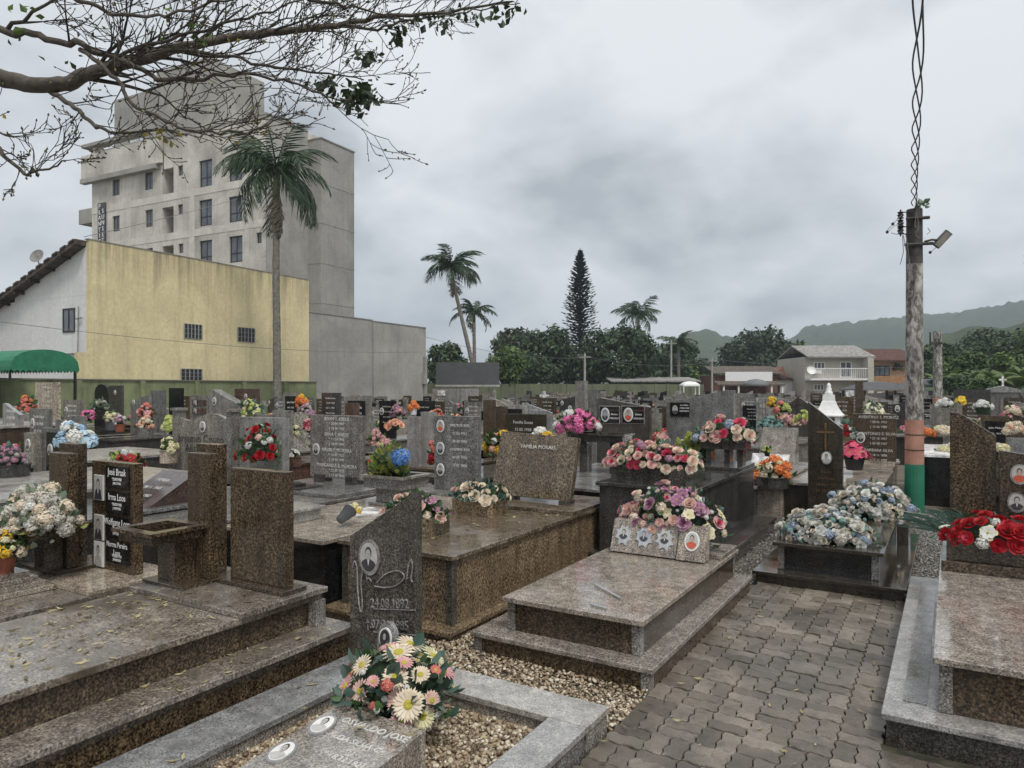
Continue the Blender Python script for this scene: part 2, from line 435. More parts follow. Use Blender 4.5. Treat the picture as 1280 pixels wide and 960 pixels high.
for i in range(0, 12):
    for j in range(9, 36):
        X, Y = -1.404 + i * MOD, j * MOD + 0.1
        ok = (i < 6 and 2.6 < Y < 6.32) or (i >= 6 and 2.9 < Y and Y + MOD < 3.80)
        if not ok: continue
        for h in (0, 1):
            ob = inst('paver', PM[((i + j) % 2, h, rng.randrange(3))], path, (X, Y, rng.uniform(-0.006, 0.003)), (rng.uniform(-.018, .018), rng.uniform(-.018, .018), rng.uniform(-.010, .010)))
            npav += 1

# loose stones: one mesh of small faceted pebbles
def pebble_mat(name, stops):
    m, N, L, P = new_mat(name)
    g = N.new('ShaderNodeNewGeometry')
    c = ramp(N, L, g.outputs['Random Per Island'], stops)
    L.new(c, P.inputs['Base Color']); P.inputs['Roughness'].default_value = 0.45
    return m
PEB = pebble_mat('river_pebbles', [(0.0, (0.09, 0.065, 0.042)), (1.0, (0.66, 0.60, 0.48)), (0.35, (0.25, 0.185, 0.12)), (0.7, (0.42, 0.335, 0.225))])
PEBG = pebble_mat('grey_gravel', [(0.0, (0.06, 0.058, 0.052)), (1.0, (0.36, 0.35, 0.32)), (0.5, (0.17, 0.165, 0.15))])
ph = (1 + 5 ** 0.5) / 2
ICO_V = np.array([(-1,ph,0),(1,ph,0),(-1,-ph,0),(1,-ph,0),(0,-1,ph),(0,1,ph),(0,-1,-ph),(0,1,-ph),(ph,0,-1),(ph,0,1),(-ph,0,-1),(-ph,0,1)]) / math.sqrt(1 + ph * ph)
ICO_F = np.array([(0,11,5),(0,5,1),(0,1,7),(0,7,10),(0,10,11),(1,5,9),(5,11,4),(11,10,2),(10,7,6),(7,1,8),(3,9,4),(3,4,2),(3,2,6),(3,6,8),(3,8,9),(4,9,5),(2,4,11),(6,2,10),(8,6,7),(9,8,1)])
def np_mesh(name, V, F, mats, mi=None, smooth=False):
    me = bpy.data.meshes.new(name)
    k = F.shape[1]
    me.vertices.add(len(V)); me.vertices.foreach_set('co', V.astype(np.float32).ravel())
    me.loops.add(F.size); me.loops.foreach_set('vertex_index', F.astype(np.int32).ravel())
    me.polygons.add(len(F)); me.polygons.foreach_set('loop_start', np.arange(0, F.size, k, dtype=np.int32))
    for m_ in (mats if isinstance(mats, (list, tuple)) else [mats]): me.materials.append(m_)
    if mi is not None: me.polygons.foreach_set('material_index', np.asarray(mi, dtype=np.int32))
    if smooth: me.polygons.foreach_set('use_smooth', np.ones(len(F), dtype=bool))
    me.update(calc_edges=True); me.validate()
    return me
def pebbles(name, rects, dens, size, z, mat, label, holes=()):
    P = []
    for (x0, x1, y0, y1) in rects:
        n = int((x1 - x0) * (y1 - y0) * dens)
        P.append(np.column_stack([npr.uniform(x0, x1, n), npr.uniform(y0, y1, n)]))
    P = np.vstack(P); keep = np.ones(len(P), bool)
    for (x0, x1, y0, y1) in holes:
        keep &= ~((P[:, 0] > x0) & (P[:, 0] < x1) & (P[:, 1] > y0) & (P[:, 1] < y1))
    P = P[keep]; n = len(P)
    s = npr.uniform(0.5, 1.3, (n, 1, 1)) * size * npr.uniform(0.55, 1.25, (n, 1, 3)) * np.array([1, 1, 0.7])
    V = ICO_V[None] * s * (1 + npr.uniform(-.18, .18, (n, 12, 1)))
    a = npr.uniform(0, 6.28, n); ca, sa = np.cos(a)[:, None], np.sin(a)[:, None]
    x, y = V[..., 0] * ca - V[..., 1] * sa, V[..., 0] * sa + V[..., 1] * ca
    tl = npr.uniform(-.6, .6, (n, 1)); zz = V[..., 2] + x * tl
    V = np.stack([x + P[:, :1], y + P[:, 1:2], zz + z + npr.uniform(-0.6, 0.8, (n, 1)) * size], -1).reshape(-1, 3)
    F = (ICO_F[None] + (np.arange(n) * 12)[:, None, None]).reshape(-1, 3)
    ob = bpy.data.objects.new(name, np_mesh(name, V, F, mat)); COL.objects.link(ob)
    tag(ob, label, 'gravel', kind='stuff'); return ob
pebbles('gravel', [(-3.06, -1.40, 3.20, 3.75), (-2.85, -2.56, 3.7, 6.4), (-3.06, -2.92, 1.2, 3.3)], 4200, 0.0115, -0.006, PEB, 'tan river gravel around the kerbed grave and the plinths')
pebbles('gravel', [(-2.66, -1.62, 1.4, 2.93)], 4600, 0.0115, 0.045, PEB, 'tan gravel filling the bed inside the grey kerb', holes=[(-2.40, -1.88, 1.3, 2.3)])
pebbles('gravel', [(-0.30, 0.06, 6.30, 11.2), (-1.75, -1.44, 6.2, 8.9), (-0.75, 0.6, 8.8, 11.2)], 2600, 0.010, -0.012, PEBG, 'grey gravel strip between the flowered tomb and the right tomb')
mb = MB(); mb.box(-2.7, -1.58, 1.3, 2.96, -0.03, 0.036)
tag(mb.build('gravel_bed', PEB), 'gravel bed inside the grey kerb', kind='structure')

# ------------------------------------------------------------------ forested hills far behind
HILLM = leafmat('hill_forest', (0.018, 0.035, 0.014), (0.035, 0.058, 0.022), 0.9, 0.0)
def hill_forest_mat():
    m, N, L, P = new_mat('forested_slope')
    v = coords(N, L, rnd=False)
    a = nz(N, L, v, 0.09, 6, 0.7); b = nz(N, L, v, 0.012, 3, 0.5)
    c = ramp(N, L, a, [(0.3, (0.014, 0.030, 0.012)), (0.7, (0.060, 0.088, 0.030))])
    c = mixc(N, L, c, ramp(N, L, b, [(0.3, 0.7), (0.7, 1.25)]), 1.0, 'MULTIPLY')
    L.new(c, P.inputs['Base Color']); P.inputs['Roughness'].default_value = 0.95
    bump(N, L, P, a, 1.0, 3.0)
    return m
HILL = hill_forest_mat()
def ridge(name, tab, d, depth, label, seed):
    def hy(px):
        for (a, ya), (b, yb) in zip(tab, tab[1:]):
            if a <= px <= b:
                t = (px - a) / (b - a); t = t * t * (3 - 2 * t)
                return ya + (yb - ya) * t
        return tab[-1][1]
    mb = MB(); nx, ny = 620, 22
    x0, x1 = tab[0][0], tab[-1][0]
    for j in range(ny):
        u = j / (ny - 1)
        for i in range(nx):
            px = x0 + (x1 - x0) * i / (nx - 1)
            top = at(px, hy(px), d)
            prof = math.sin(min(1, u / 0.75) * math.pi / 2) ** 1.2 if u < 0.75 else 1 - ((u - 0.75) / 0.25) * 0.35
            dd = d + (u - 0.75) * depth
            q = at(px, 0, dd)
            h = max(0, top.z) * prof
            k = mnoise.fractal(Vector((q.x * .045, q.y * .045, seed)), 1.0, 2.0, 4) * 3.0 * (d / 900)
            k += mnoise.noise(Vector((q.x * .16, q.y * .16, seed))) * 2.2 * (d / 900)
            mb.v.append((q.x, q.y, -2 + (h + 2) * 1.0 + (k if h > 4 else 0)))
    for j in range(ny - 1):
        for i in range(nx - 1):
            a = j * nx + i
            mb.f.append((a, a + 1, a + nx + 1, a + nx)); mb.m.append(0)
    return tag(mb.build(name, HILL, smooth=True), label, kind='structure')
ridge('hill', [(930, 462), (985, 428), (1010, 413), (1060, 408), (1110, 402), (1170, 398), (1230, 391), (1280, 383), (1380, 372), (1560, 392), (1800, 440)], 950, 700, 'long forested ridge on the right horizon', 3.0)
ridge('hill', [(690, 470), (780, 455), (830, 432), (866, 418), (884, 416), (905, 422), (950, 436), (1010, 446), (1060, 470)], 620, 320, 'small rounded forested hill left of the ridge', 8.0)
ridge('hill', [(1120, 468), (1150, 436), (1185, 418), (1215, 408), (1250, 410), (1290, 402), (1400, 398), (1560, 436)], 210, 90, 'low near wooded slope on the right', 5.0)

# ------------------------------------------------------------------ buildings on the left (their walls stand 3.5 deg off the grave rows)
BRZ = R(3.5)
BO = Vector((-26.67, 14.18, 0))
bM = Matrix.Translation(BO) @ Matrix.Rotation(BRZ, 4, 'Z'); bMi = bM.inverted()
def bl(px, py, axis, val):
    """local point where the pixel ray meets the building plane axis = val"""
    o = bMi @ Vector((0, 0, EYE)); p = bMi @ at(px, py, 10.0); d = p - o
    i = 'xyz'.index(axis); t = (val - o[i]) / d[i]
    return o + d * t
YELLOW = plaster('yellow_render', srgb(220, 205, 162), (0.26, 0.225, 0.145), 0.5, 0.16, 0.5, top=(5.4, 7.1))
WHITEW = plaster('off_white_render', (0.70, 0.70, 0.69), (0.36, 0.36, 0.35), 0.25, 0.08, 0.5)
TOWERM = plaster('bare_cement_render', (0.54, 0.515, 0.46), (0.28, 0.265, 0.235), 0.6, 0.38, 0.30)
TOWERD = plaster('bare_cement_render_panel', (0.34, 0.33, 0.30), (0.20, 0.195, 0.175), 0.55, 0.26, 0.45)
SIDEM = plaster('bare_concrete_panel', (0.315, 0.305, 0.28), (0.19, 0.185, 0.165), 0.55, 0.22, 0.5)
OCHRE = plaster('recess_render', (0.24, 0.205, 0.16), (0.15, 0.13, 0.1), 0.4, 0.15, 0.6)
GREENW = plaster('mossy_green_wall_paint', (0.20, 0.225, 0.115), (0.07, 0.065, 0.035), 0.85, 0.3, 0.9)
TILE = plain('weathered_roof_tile', (0.085, 0.068, 0.055), 0.85, 0.3, 5, bmp=0.3)
WOODD = plain('dark_wood', (0.035, 0.026, 0.02), 0.7, 0.2, 8)
FRAME = plain('dark_window_frame', (0.018, 0.018, 0.020), 0.4, 0.1)
def glass_mat(name, col, rough=0.06):
    m, N, L, P = new_mat(name)
    v = coords(N, L); f = nz(N, L, v, 1.2, 3, 0.5)
    c = mixc(N, L, col, ramp(N, L, f, [(0.3, 0.6), (0.7, 1.5)]), 1.0, 'MULTIPLY')
    L.new(c, P.inputs['Base Color']); P.inputs['Roughness'].default_value = rough; P.inputs['IOR'].default_value = 1.5
    return m
GLASS = glass_mat('window_glass', (0.10, 0.11, 0.125))
GLASSB = glass_mat('bluish_window_glass', (0.13, 0.17, 0.20))
GLASSL = glass_mat('pale_window_glass', (0.42, 0.45, 0.46))

def window(parent, face, c0, c1, z0, z1, val, nx=2, rows=(0.36,), frame=FRAME, glass=GLASS, depth=0.12, fw=0.06, sill=None):
    """window in a wall; face 'y' -> wall plane y = val seen from -y, face 'x' -> plane x = val seen from +x"""
    mb = MB(); sg = -1 if face == 'y' else 1
    a, b = val + sg * 0.03, val - sg * 0.02
    lo, hi = min(a, b), max(a, b)
    def bar(u0, u1, w0, w1, m=mb):
        if face == 'y': m.box(u0, u1, lo, hi, w0, w1)
        else: m.box(lo, hi, u0, u1, w0, w1)
    bar(c0, c0 + fw, z0, z1); bar(c1 - fw, c1, z0, z1); bar(c0 + fw, c1 - fw, z0, z0 + fw); bar(c0 + fw, c1 - fw, z1 - fw, z1)
    for k in range(1, nx):
        u = c0 + (c1 - c0) * k / nx; bar(u - fw * .45, u + fw * .45, z0 + fw, z1 - fw)
    for r in rows:
        w = z0 + (z1 - z0) * r
        for k in range(nx):
            ua = c0 + (c1 - c0) * k / nx + fw * .5 + .003; ub = c0 + (c1 - c0) * (k + 1) / nx - fw * .5 - .003
            bar(ua, ub, w - fw * .4, w + fw * .4)
    fr = mb.build('window', frame, parent)
    for k in range(nx):
        g = MB(); u0 = c0 + (c1 - c0) * k / nx + fw * .3; u1 = c0 + (c1 - c0) * (k + 1) / nx - fw * .3
        p0, p1 = sorted((val + sg * 0.004, val + sg * 0.012))
        if face == 'y': g.box(u0, u1, p0, p1, z0 + fw * .5, z1 - fw * .5)
        else: g.box(p0, p1, u0, u1, z0 + fw * .5, z1 - fw * .5)
        g.build('pane', glass, fr)
    if sill is not None:
        s_ = MB()
        p0, p1 = sorted((val + sg * 0.002, val + sg * 0.09))
        if face == 'y': s_.box(c0 - .05, c1 + .05, p0, p1, z0 - .07, z0 - .004)
        else: s_.box(p0, p1, c0 - .05, c1 + .05, z0 - .07, z0 - .004)
        s_.build('sill', sill, fr)
    return fr

# yellow house -------------------------------------------------------------
H = thing('yellow_house', 'two storey house with long blind yellow side wall and white gable', 'house', BO, BRZ, local=True)
HT = 7.0
mb = MB(); mb.box(-9.2, -0.004, 0.12, 11.05, -0.03, 2.92); mb.box(-9.2, -0.004, 0.0, 11.05, 2.924, 5.0); mb.build('core_wall', WHITEW, H)
mb = MB(); mb.box(0, 0.16, -0.42, 11.05, -0.03, 2.92); mb.box(0, 0.16, 0, 11.05, 2.92, HT)
mb.build('side_wall', YELLOW, H, label='stained yellow side wall')
mb = MB(); mb.prism([(-4.6, 5.004), (-0.004, 5.004), (-0.004, HT - 0.24), (-4.6, 5.16)], 0.0, 11.0); mb.build('gable', WHITEW, H)
mb = MB(); mb.prism([(-7.6, 4.10), (-.006, HT - 0.22), (-.006, HT - 0.03), (-7.6, 4.28)], -0.40, 11.1)
roof = mb.build('roof', TILE, H)
for k in range(15):                                       # roof-tile courses along the verge
    t = k / 14.0; x = -7.4 + 7.05 * t; z = 4.33 + (HT - .17 - 4.33) * t
    m2 = MB(); m2.prism([(x, z - .02), (x + .30, z + .085), (x + .30, z + .14), (x, z + .05)], -0.45, 11.1); m2.build('tile_course', TILE, roof)
for k in range(7):
    t = (k + .3) / 7.0; x = -7.3 + 7.0 * t; z = 4.02 + (HT - .36 - 4.02) * t
    m2 = MB(); m2.box(x, x + .10, -0.38, -0.004, z, z + .10); m2.build('rafter_end', WOODD, roof)
mb = MB(); mb.prism([(-.02, HT + .002), (0.18, HT + .002), (0.18, HT + .035), (-.02, HT + .035)], -0.05, 11.08); mb.build('coping', CEMENT, H)
p, q = bl(79, 386, 'y', 0), bl(94, 415, 'y', 0)
window(H, 'y', p.x, q.x, q.z, p.z, 0.0, nx=2, rows=())
for (xa, xb, ya, yb) in ((230, 252, 404.5, 424), (297, 318, 409, 428), (226, 252, 461, 475.5)):
    a, b = bl(xa, ya, 'x', 0.16), bl(xb, yb, 'x', 0.16)
    v = MB(); v.box(0.161, 0.168, a.y, b.y, b.z, a.z); vn = v.build('vent_window', FRAME, H)
    n = 5
    for k in range(n + 1):
        y = a.y + (b.y - a.y) * k / n
        w = MB(); w.box(0.169, 0.20, y - .018, y + .018, b.z, a.z); w.build('slat', CEMENT, vn)
    for k in range(4):
        z = b.z + (a.z - b.z) * k / 3
        w = MB(); w.box(0.172, 0.195, a.y, b.y, z - .012, z + .012); w.build('slat', plain('vent_blue', (0.16, 0.20, 0.22), 0.6) if k == 0 else bpy.data.materials['vent_blue'], vn)
mb = MB(); dp = bl(46, 320, 'y', 1.2)
mb.lathe([(0.01, -0.06), (0.16, -0.045), (0.29, 0.0), (0.30, 0.012), (0.16, -0.03), (0.01, -0.045)], 18)
mb.xform(Matrix.Translation((dp.x, dp.y, dp.z)) @ Matrix.Rotation(R(68), 4, 'X') @ Matrix.Rotation(R(20), 4, 'Y'))
mb.tube([(dp.x, dp.y, dp.z - .02), (dp.x + .05, dp.y + .1, dp.z - .45)], 0.022, 6)
mb.build('satellite_dish', plain('grey_dish', (0.22, 0.21, 0.20), 0.6), H)
a = bl(98, 383, 'y', -0.05); b = bl(97, 440, 'y', -0.05)
mb = MB(); mb.tube([(a.x, -0.05, a.z), (b.x, -0.05, b.z)], 0.02, 6); mb.tube([(a.x - .1, -0.08, a.z - .45), (a.x + .22, -0.08, a.z - .42)], 0.03, 5); mb.build('service_pipe', CEMENT, H)
mb = MB(); mb.box(-4.75, -4.6, -0.8, -0.65, 0, 4.9); mb.box(-6.6, -6.45, -0.8, -0.65, 0, 4.4); mb.build('porch_post', WOODD, H)
mb = MB(); mb.box(-7.0, -4.62, 0.8, 1.0, 2.9, 3.5); mb.build('balcony_panel', GREENW, H)

# long grey boundary building beside it
W = thing('concrete_wall_building', 'blank grey cement boundary wall right of the yellow house', 'wall', BO, BRZ, local=True)
mb = MB(); mb.box(-6.0, 0.06, 11.06, 16.1, -0.03, 5.42); mb.build('wall_panel', SIDEM, W)
mb = MB(); mb.box(-6.0, 0.13, 16.12, 21.2, -0.03, 5.36); mb.build('wall_panel', TOWERD, W)
mb = MB(); mb.box(-6.0, 0.09, 11.06, 16.1, 5.424, 5.47); mb.box(-6.0, 0.16, 16.12, 21.2, 5.364, 5.41); mb.build('coping', CEMENT, W)
mb = MB(); mb.box(0.14, 0.30, 20.9, 21.1, 0.0, 3.6); mb.box(0.14, 0.34, 20.75, 21.05, 1.9, 2.6); mb.build('meter_box', CEMENT, W)

# apartment tower ----------------------------------------------------------
TX, TY, TZ = -12.2, 19.9, 20.4
T = thing('apartment_tower', 'unfinished grey cement apartment tower behind the yellow house', 'building', BO, BRZ, local=True)
xl = bl(115, 230, 'y', TY).x
mb = MB(); mb.box(xl, TX - .002, TY + 1.32, TY + 7.55, -0.03, TZ - .02); mb.box(xl, xl + .3, TY + .01, TY + 1.31, -.03, TZ - .02); mb.build('wall', TOWERM, T)
HOLES = []
xm = bl(205, 180, 'y', TY).x
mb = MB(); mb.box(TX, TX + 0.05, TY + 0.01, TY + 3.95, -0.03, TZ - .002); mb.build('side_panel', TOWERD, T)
mb = MB(); mb.box(xm - .06, TX + .1, TY - .06, TY + 3.9, TZ + .003, TZ + .12); mb.build('parapet_cap', CEMENT, T)
mb = MB(); mb.box(TX - 2, TX + 1.3, TY + 3.96, TY + 7.6, -0.03, 19.75); st = mb.build('stair_shaft', SIDEM, T)
mb = MB(); mb.box(TX - 2, TX + 1.36, TY + 3.92, TY + 7.66, 19.753, 19.84); mb.build('cap', CEMENT, st)
for z in (4.9, 7.8, 10.7, 13.6, 16.5):
    mb = MB(); mb.box(TX + .06, TX + 1.315, TY + 3.945, TY + 7.61, z, z + .05); mb.build('pour_joint', CEMENT, st)
# lift and tank tower on the roof
a, b = bl(143, 95, 'y', TY + 1.5), bl(160, 165, 'y', TY + 1.5)
t0, t1 = bl(200, 82, 'y', TY + 1.5), bl(266, 92, 'y', TY + 1.5)
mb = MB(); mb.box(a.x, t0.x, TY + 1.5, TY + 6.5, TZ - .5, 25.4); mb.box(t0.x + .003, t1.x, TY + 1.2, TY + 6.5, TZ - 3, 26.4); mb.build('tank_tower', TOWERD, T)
# floor bands, thin ledges between storeys
BANDM = plaster('cast_frame_concrete', (0.60, 0.575, 0.515), (0.36, 0.34, 0.30), 0.4, 0.2, 0.6)
for ya in (256, 303.5):
    z = bl(160, ya, 'y', TY).z
    mb = MB(); mb.box(xl, TX, TY - .022, TY - .002, z - .26, z + .26); mb.build('floor_band', BANDM, T)
for pxa, w_ in ((161, .5), (240, .55), (309, .45)):
    xx = bl(pxa, 250, 'y', TY).x
    for za, zb in ((-.03, bl(160, 303.5, 'y', TY).z - .265), (bl(160, 303.5, 'y', TY).z + .265, bl(160, 256, 'y', TY).z - .265), (bl(160, 256, 'y', TY).z + .265, 16.5)):
        mb = MB(); mb.box(xx - w_ / 2, xx + w_ / 2, TY - .018, TY - .002, za, zb); mb.build('column_strip', BANDM, T)
z = bl(115, 229, 'y', TY).z
xr = bl(200, 215, 'y', TY).x
mb = MB(); mb.box(xl - .9, xr, TY - .45, TY - .004, z - .06, z + .30); mb.build('ledge', TOWERD, T)
# terrace at the left end with its slab canopy
p = bl(100, 225, 'y', TY - .5)
mb = MB(); mb.box(p.x - .1, xm - .004, TY - .35, TY - .10, z + .304, 20.45); mb.box(p.x - .1, p.x + .12, TY - .098, TY + 5, z + .304, 20.45); mb.build('terrace_parapet', TOWERM, T)
c0 = bl(97, 183, 'y', TY - .9)
mb = MB(); mb.box(c0.x - .2, xm - 1.4, TY - .5, TY + .2, 21.05, 21.3); mb.box(c0.x - .2, c0.x + .5, TY + .2, TY + 4, 21.05, 21.3)
for k in range(3): mb.box(c0.x + .5, xm - 3.2, TY + 1.0 + k, TY + 1.35 + k, 21.05, 21.28)
mb.build('pergola_slab', TOWERD, T)
mb = MB(); mb.box(c0.x + .95, c0.x + 1.25, TY - .3, TY + .0, 20.3, 21.048); mb.build('pergola_post', TOWERM, T)
mb = MB(); mb.box(xm - 1.9, xm - 1.62, TY - .2, TY + .1, 20.3, 21.048); mb.build('pergola_post', TOWERM, T)
# balconies poking out at the left
for (yt, yb) in ((262, 278),):
    a, b = bl(103, yt, 'y', TY + .1), bl(114, yb, 'y', TY + .1)
    mb = MB(); mb.box(a.x - .5, xl - .002, TY + .1, TY + 4, b.z, a.z); mb.build('balcony', TOWERD, T)
# openings
def tw(xa, ya, xb, yb, **k):
    a, b = bl(xa, ya, 'y', TY), bl(xb, yb, 'y', TY)
    HOLES.append((a.x, b.x, b.z, a.z, .2))
    return window(T, 'y', a.x, b.x, b.z, a.z, TY + .14, **k)
for (xa, ya, xb, yb) in ((249, 201.5, 265, 232), (249, 251, 265, 281), (249.5, 301.5, 265, 331), (286, 195, 302.5, 225), (286, 246.5, 303, 276), (286.5, 296, 303, 327)):
    tw(xa, ya, xb, yb, nx=2, rows=(0.36,), fw=0.10)
for (xa, ya, xb, yb) in ((222.5, 207.5, 228.5, 219), (222.5, 256, 228.5, 267.5), (223, 305, 229, 316), (320.5, 241.5, 327, 253.5), (320.5, 291, 327, 303.5)):
    tw(xa, ya, xb, yb, nx=1, rows=(), fw=0.08)
for (xa, ya, xb, yb) in ((140.5, 225, 149.5, 243.5), (140.5, 270.5, 149.5, 288.5), (181, 216, 191, 236), (181.5, 263, 191, 283), (181.5, 311, 191, 330)):
    tw(xa, ya, xb, yb, nx=2, rows=(), fw=0.08)
for (xa, ya, xb, yb) in ((203, 212, 217, 249), (203, 260, 217, 297), (203, 308, 217, 345)):
    a, b = bl(xa, ya, 'y', TY), bl(xb, yb, 'y', TY)
    HOLES.append((a.x, b.x, b.z, a.z, 1.25))
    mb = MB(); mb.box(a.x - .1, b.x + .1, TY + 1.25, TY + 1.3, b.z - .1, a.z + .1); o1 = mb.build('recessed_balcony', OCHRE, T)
def pierced(name, x0, x1, z0, z1, y, holes, mat, parent, cut=None):
    """wall face with real openings and their reveals"""
    xs = sorted({x0, x1} | ({cut[0]} if cut else set()) | {v for h in holes for v in h[:2]}); zs = sorted({z0, z1} | ({cut[1]} if cut else set()) | {v for h in holes for v in h[2:4]})
    m = MB()
    for i in range(len(xs) - 1):
        for j in range(len(zs) - 1):
            cx, cz = (xs[i] + xs[i+1]) / 2, (zs[j] + zs[j+1]) / 2
            if any(h[0] < cx < h[1] and h[2] < cz < h[3] for h in holes): continue
            if cut and cx < cut[0] and cz > cut[1]: continue
            m.face([(xs[i], y, zs[j]), (xs[i+1], y, zs[j]), (xs[i+1], y, zs[j+1]), (xs[i], y, zs[j+1])])
    for (a_, b_, c_, d_, e_) in holes:
        yb = y + e_
        m.face([(a_, y, c_), (a_, yb, c_), (b_, yb, c_), (b_, y, c_)]); m.face([(a_, y, d_), (b_, y, d_), (b_, yb, d_), (a_, yb, d_)])
        m.face([(a_, y, c_), (a_, y, d_), (a_, yb, d_), (a_, yb, c_)]); m.face([(b_, y, c_), (b_, yb, c_), (b_, yb, d_), (b_, y, d_)])
    return m.build(name, mat, parent)
pierced('front_wall', xl, TX - .001, -.03, TZ, TY, HOLES, TOWERM, T)
mb = MB(); mb.box(xl + .31, TX - .002, TY + .003, TY + 1.31, TZ - .2, TZ - .021); mb.build('roof_edge', TOWERM, T)
a, b = bl(161, 168, 'y', TY + 1.4), bl(186, 189, 'y', TY + 1.4)
window(T, 'y', a.x, b.x, b.z, a.z, TY + 1.46, nx=2, rows=(), glass=GLASSL, fw=0.07)
# vertical name sign on the tower
a, b = bl(124.5, 255, 'y', TY), bl(133.5, 306, 'y', TY)
mb = MB(); mb.box(a.x, b.x, TY - .16, TY - .06, b.z, a.z); sgn = mb.build('name_sign', plain('sign_dark', (0.05, 0.052, 0.058), 0.5), T)
def text_mesh(body, size, mat, align='CENTER', ext=0.002, shear=0.0, sx=1.0, name='lettering'):
    cu = bpy.data.curves.new(name, 'FONT'); cu.body = body; cu.size = size; cu.align_x = align; cu.align_y = 'CENTER'
    cu.extrude = ext; cu.shear = shear; cu.resolution_u = 2
    tmp = bpy.data.objects.new('tmp_text', cu)
    me = bpy.data.meshes.new_from_object(tmp)
    bpy.data.objects.remove(tmp); bpy.data.curves.remove(cu)
    me.name = name
    me.materials.clear(); me.materials.append(mat)
    if sx != 1.0: me.transform(Matrix.Diagonal((sx, 1, 1, 1)))
    return me
for ci, word in enumerate(('PLANTIC', 'SUNSET')):
    for k, ch in enumerate(word):
        hgt = (a.z - b.z)
        ob = inst('letter', text_mesh(ch, hgt * 0.15, LETTERW, ext=0.01), sgn, (a.x + (b.x - a.x) * (0.28 + 0.46 * ci), TY - .172, a.z - hgt * ((k + .6) / 7.2 + (0.12 if ci else 0.0))), (R(90), 0, 0))

# mossy boundary wall in front of the houses
GW = thing('boundary_wall', 'mossy green boundary wall below the yellow house', 'wall', BO, BRZ, local=True)
mb = MB(); mb.box(0.55, 0.70, -24, 11.0, -0.03, 1.92); mb.build('wall', GREENW, GW)
mb = MB(); mb.box(0.50, 0.75, -24, 11.0, 1.923, 1.97); mb.build('coping', plaster('wall_coping', (0.16, 0.15, 0.12), (0.05, 0.05, 0.035), 0.6, 0.2, 2), GW)
y = -20.0
while y < 11:
    mb = MB(); mb.box(0.703, 0.80, y, y + .18, -0.03, 1.918); mb.build('pilaster', GREENW, GW); y += 2.4
# ------------------------------------------------------------------ grave-building helpers
def MF(x, y, z, tilt=0.0):
    """frame of a face that looks to -Y (leaning back by tilt degrees): local x right, y up, z out"""
    return Matrix.Translation((x, y, z)) @ Matrix.Rotation(R(90 - tilt), 4, 'X')
def tomb_body(T, x0, x1, y0, y1, z0, z1, side, top, lip=0.028, th=0.032, strip=None, bev=0.004, front=None):
    """clad box: body, front panel, corner strips and a lipped top slab"""
    zt = z1 - th
    mb = MB(); mb.box(x0, x1, y0 + .02, y1, z0, zt - .001); mb.build('body', side, T)
    mb = MB(); mb.box(x0 + .001, x1 - .001, y0 + .004, y0 + .0195, z0, zt - .001); mb.build('front_panel', front or side, T)
    if strip is not None:
        for xa in (x0 - .004, x1 - .05):
            mb = MB(); mb.box(xa, xa + .054, y0 - .004, y0 + .05, z0 + .001, zt - .002); mb.build('corner_strip', strip, T, bev=.002)
        mb = MB(); mb.box(x1 - .05, x1 + .004, y1 - .05, y1 + .004, z0 + .001, zt - .002); mb.build('corner_strip', strip, T, bev=.002)
    mb = MB(); mb.box(x0 - lip, x1 + lip, y0 - lip, y1 + lip, zt, z1)
    return mb.build('top_slab', top, T, bev=bev)
def plinth(T, x0, x1, y0, y1, z1, side, top, th=0.03, lip=0.02, strip=None):
    mb = MB(); mb.box(x0, x1, y0, y1, -0.03, z1 - th - .001); mb.build('plinth', side, T)
    if strip is not None:
        for xa in (x0 - .003, x1 - .055):
            mb = MB(); mb.box(xa, xa + .058, y0 - .003, y0 + .05, -0.03, z1 - th - .002); mb.build('corner_strip', strip, T, bev=.002)
    mb = MB(); mb.box(x0 - lip, x1 + lip, y0 - lip, y1 + lip, z1 - th, z1)
    return mb.build('plinth_top', top, T, bev=.004)
def stele(T, poly, y0, y1, mat, name='headstone', bev=.004, lean=0.0, label=None):
    mb = MB(); mb.prism(poly, y0, y1)
    if lean:
        zb = min(p[1] for p in poly)
        M = Matrix.Translation((0, y0, zb)) @ Matrix.Rotation(R(-lean), 4, 'X') @ Matrix.Translation((0, -y0, -zb))
        mb.xform(M)
    return mb.build(name, mat, T, bev=bev, label=label)
def rect(x0, x1, z0, z1): return [(x0, z0), (x1, z0), (x1, z1), (x0, z1)]
def trough(T, x0, x1, y0, y1, z0, z1, mat, rim=0.03, name='flower_trough', lip=0.025):
    """open-topped stone flower box"""
    mb = MB()
    mb.box(x0, x1, y0, y1, z0, z0 + .02)
    mb.box(x0, x0 + rim, y0, y1, z0 + .02, z1); mb.box(x1 - rim, x1, y0, y1, z0 + .02, z1)
    mb.box(x0 + rim, x1 - rim, y0, y0 + rim, z0 + .02, z1); mb.box(x0 + rim, x1 - rim, y1 - rim, y1, z0 + .02, z1)
    ob = mb.build(name, mat, T)
    if lip:
        m2 = MB(); a = lip
        m2.box(x0 - a, x1 + a, y0 - a, y0 + rim, z1 + .001, z1 + .022); m2.box(x0 - a, x1 + a, y1 - rim, y1 + a, z1 + .001, z1 + .022)
        m2.box(x0 - a, x0 + rim, y0 + rim, y1 - rim, z1 + .001, z1 + .022); m2.box(x1 - rim, x1 + a, y0 + rim, y1 - rim, z1 + .001, z1 + .022)
        m2.build('rim', mat, ob)
    m3 = MB(); m3.box(x0 + rim + .002, x1 - rim - .002, y0 + rim + .002, y1 - rim - .002, z0 + .021, z1 - .03); m3.build('soil', SOIL, ob)
    return ob
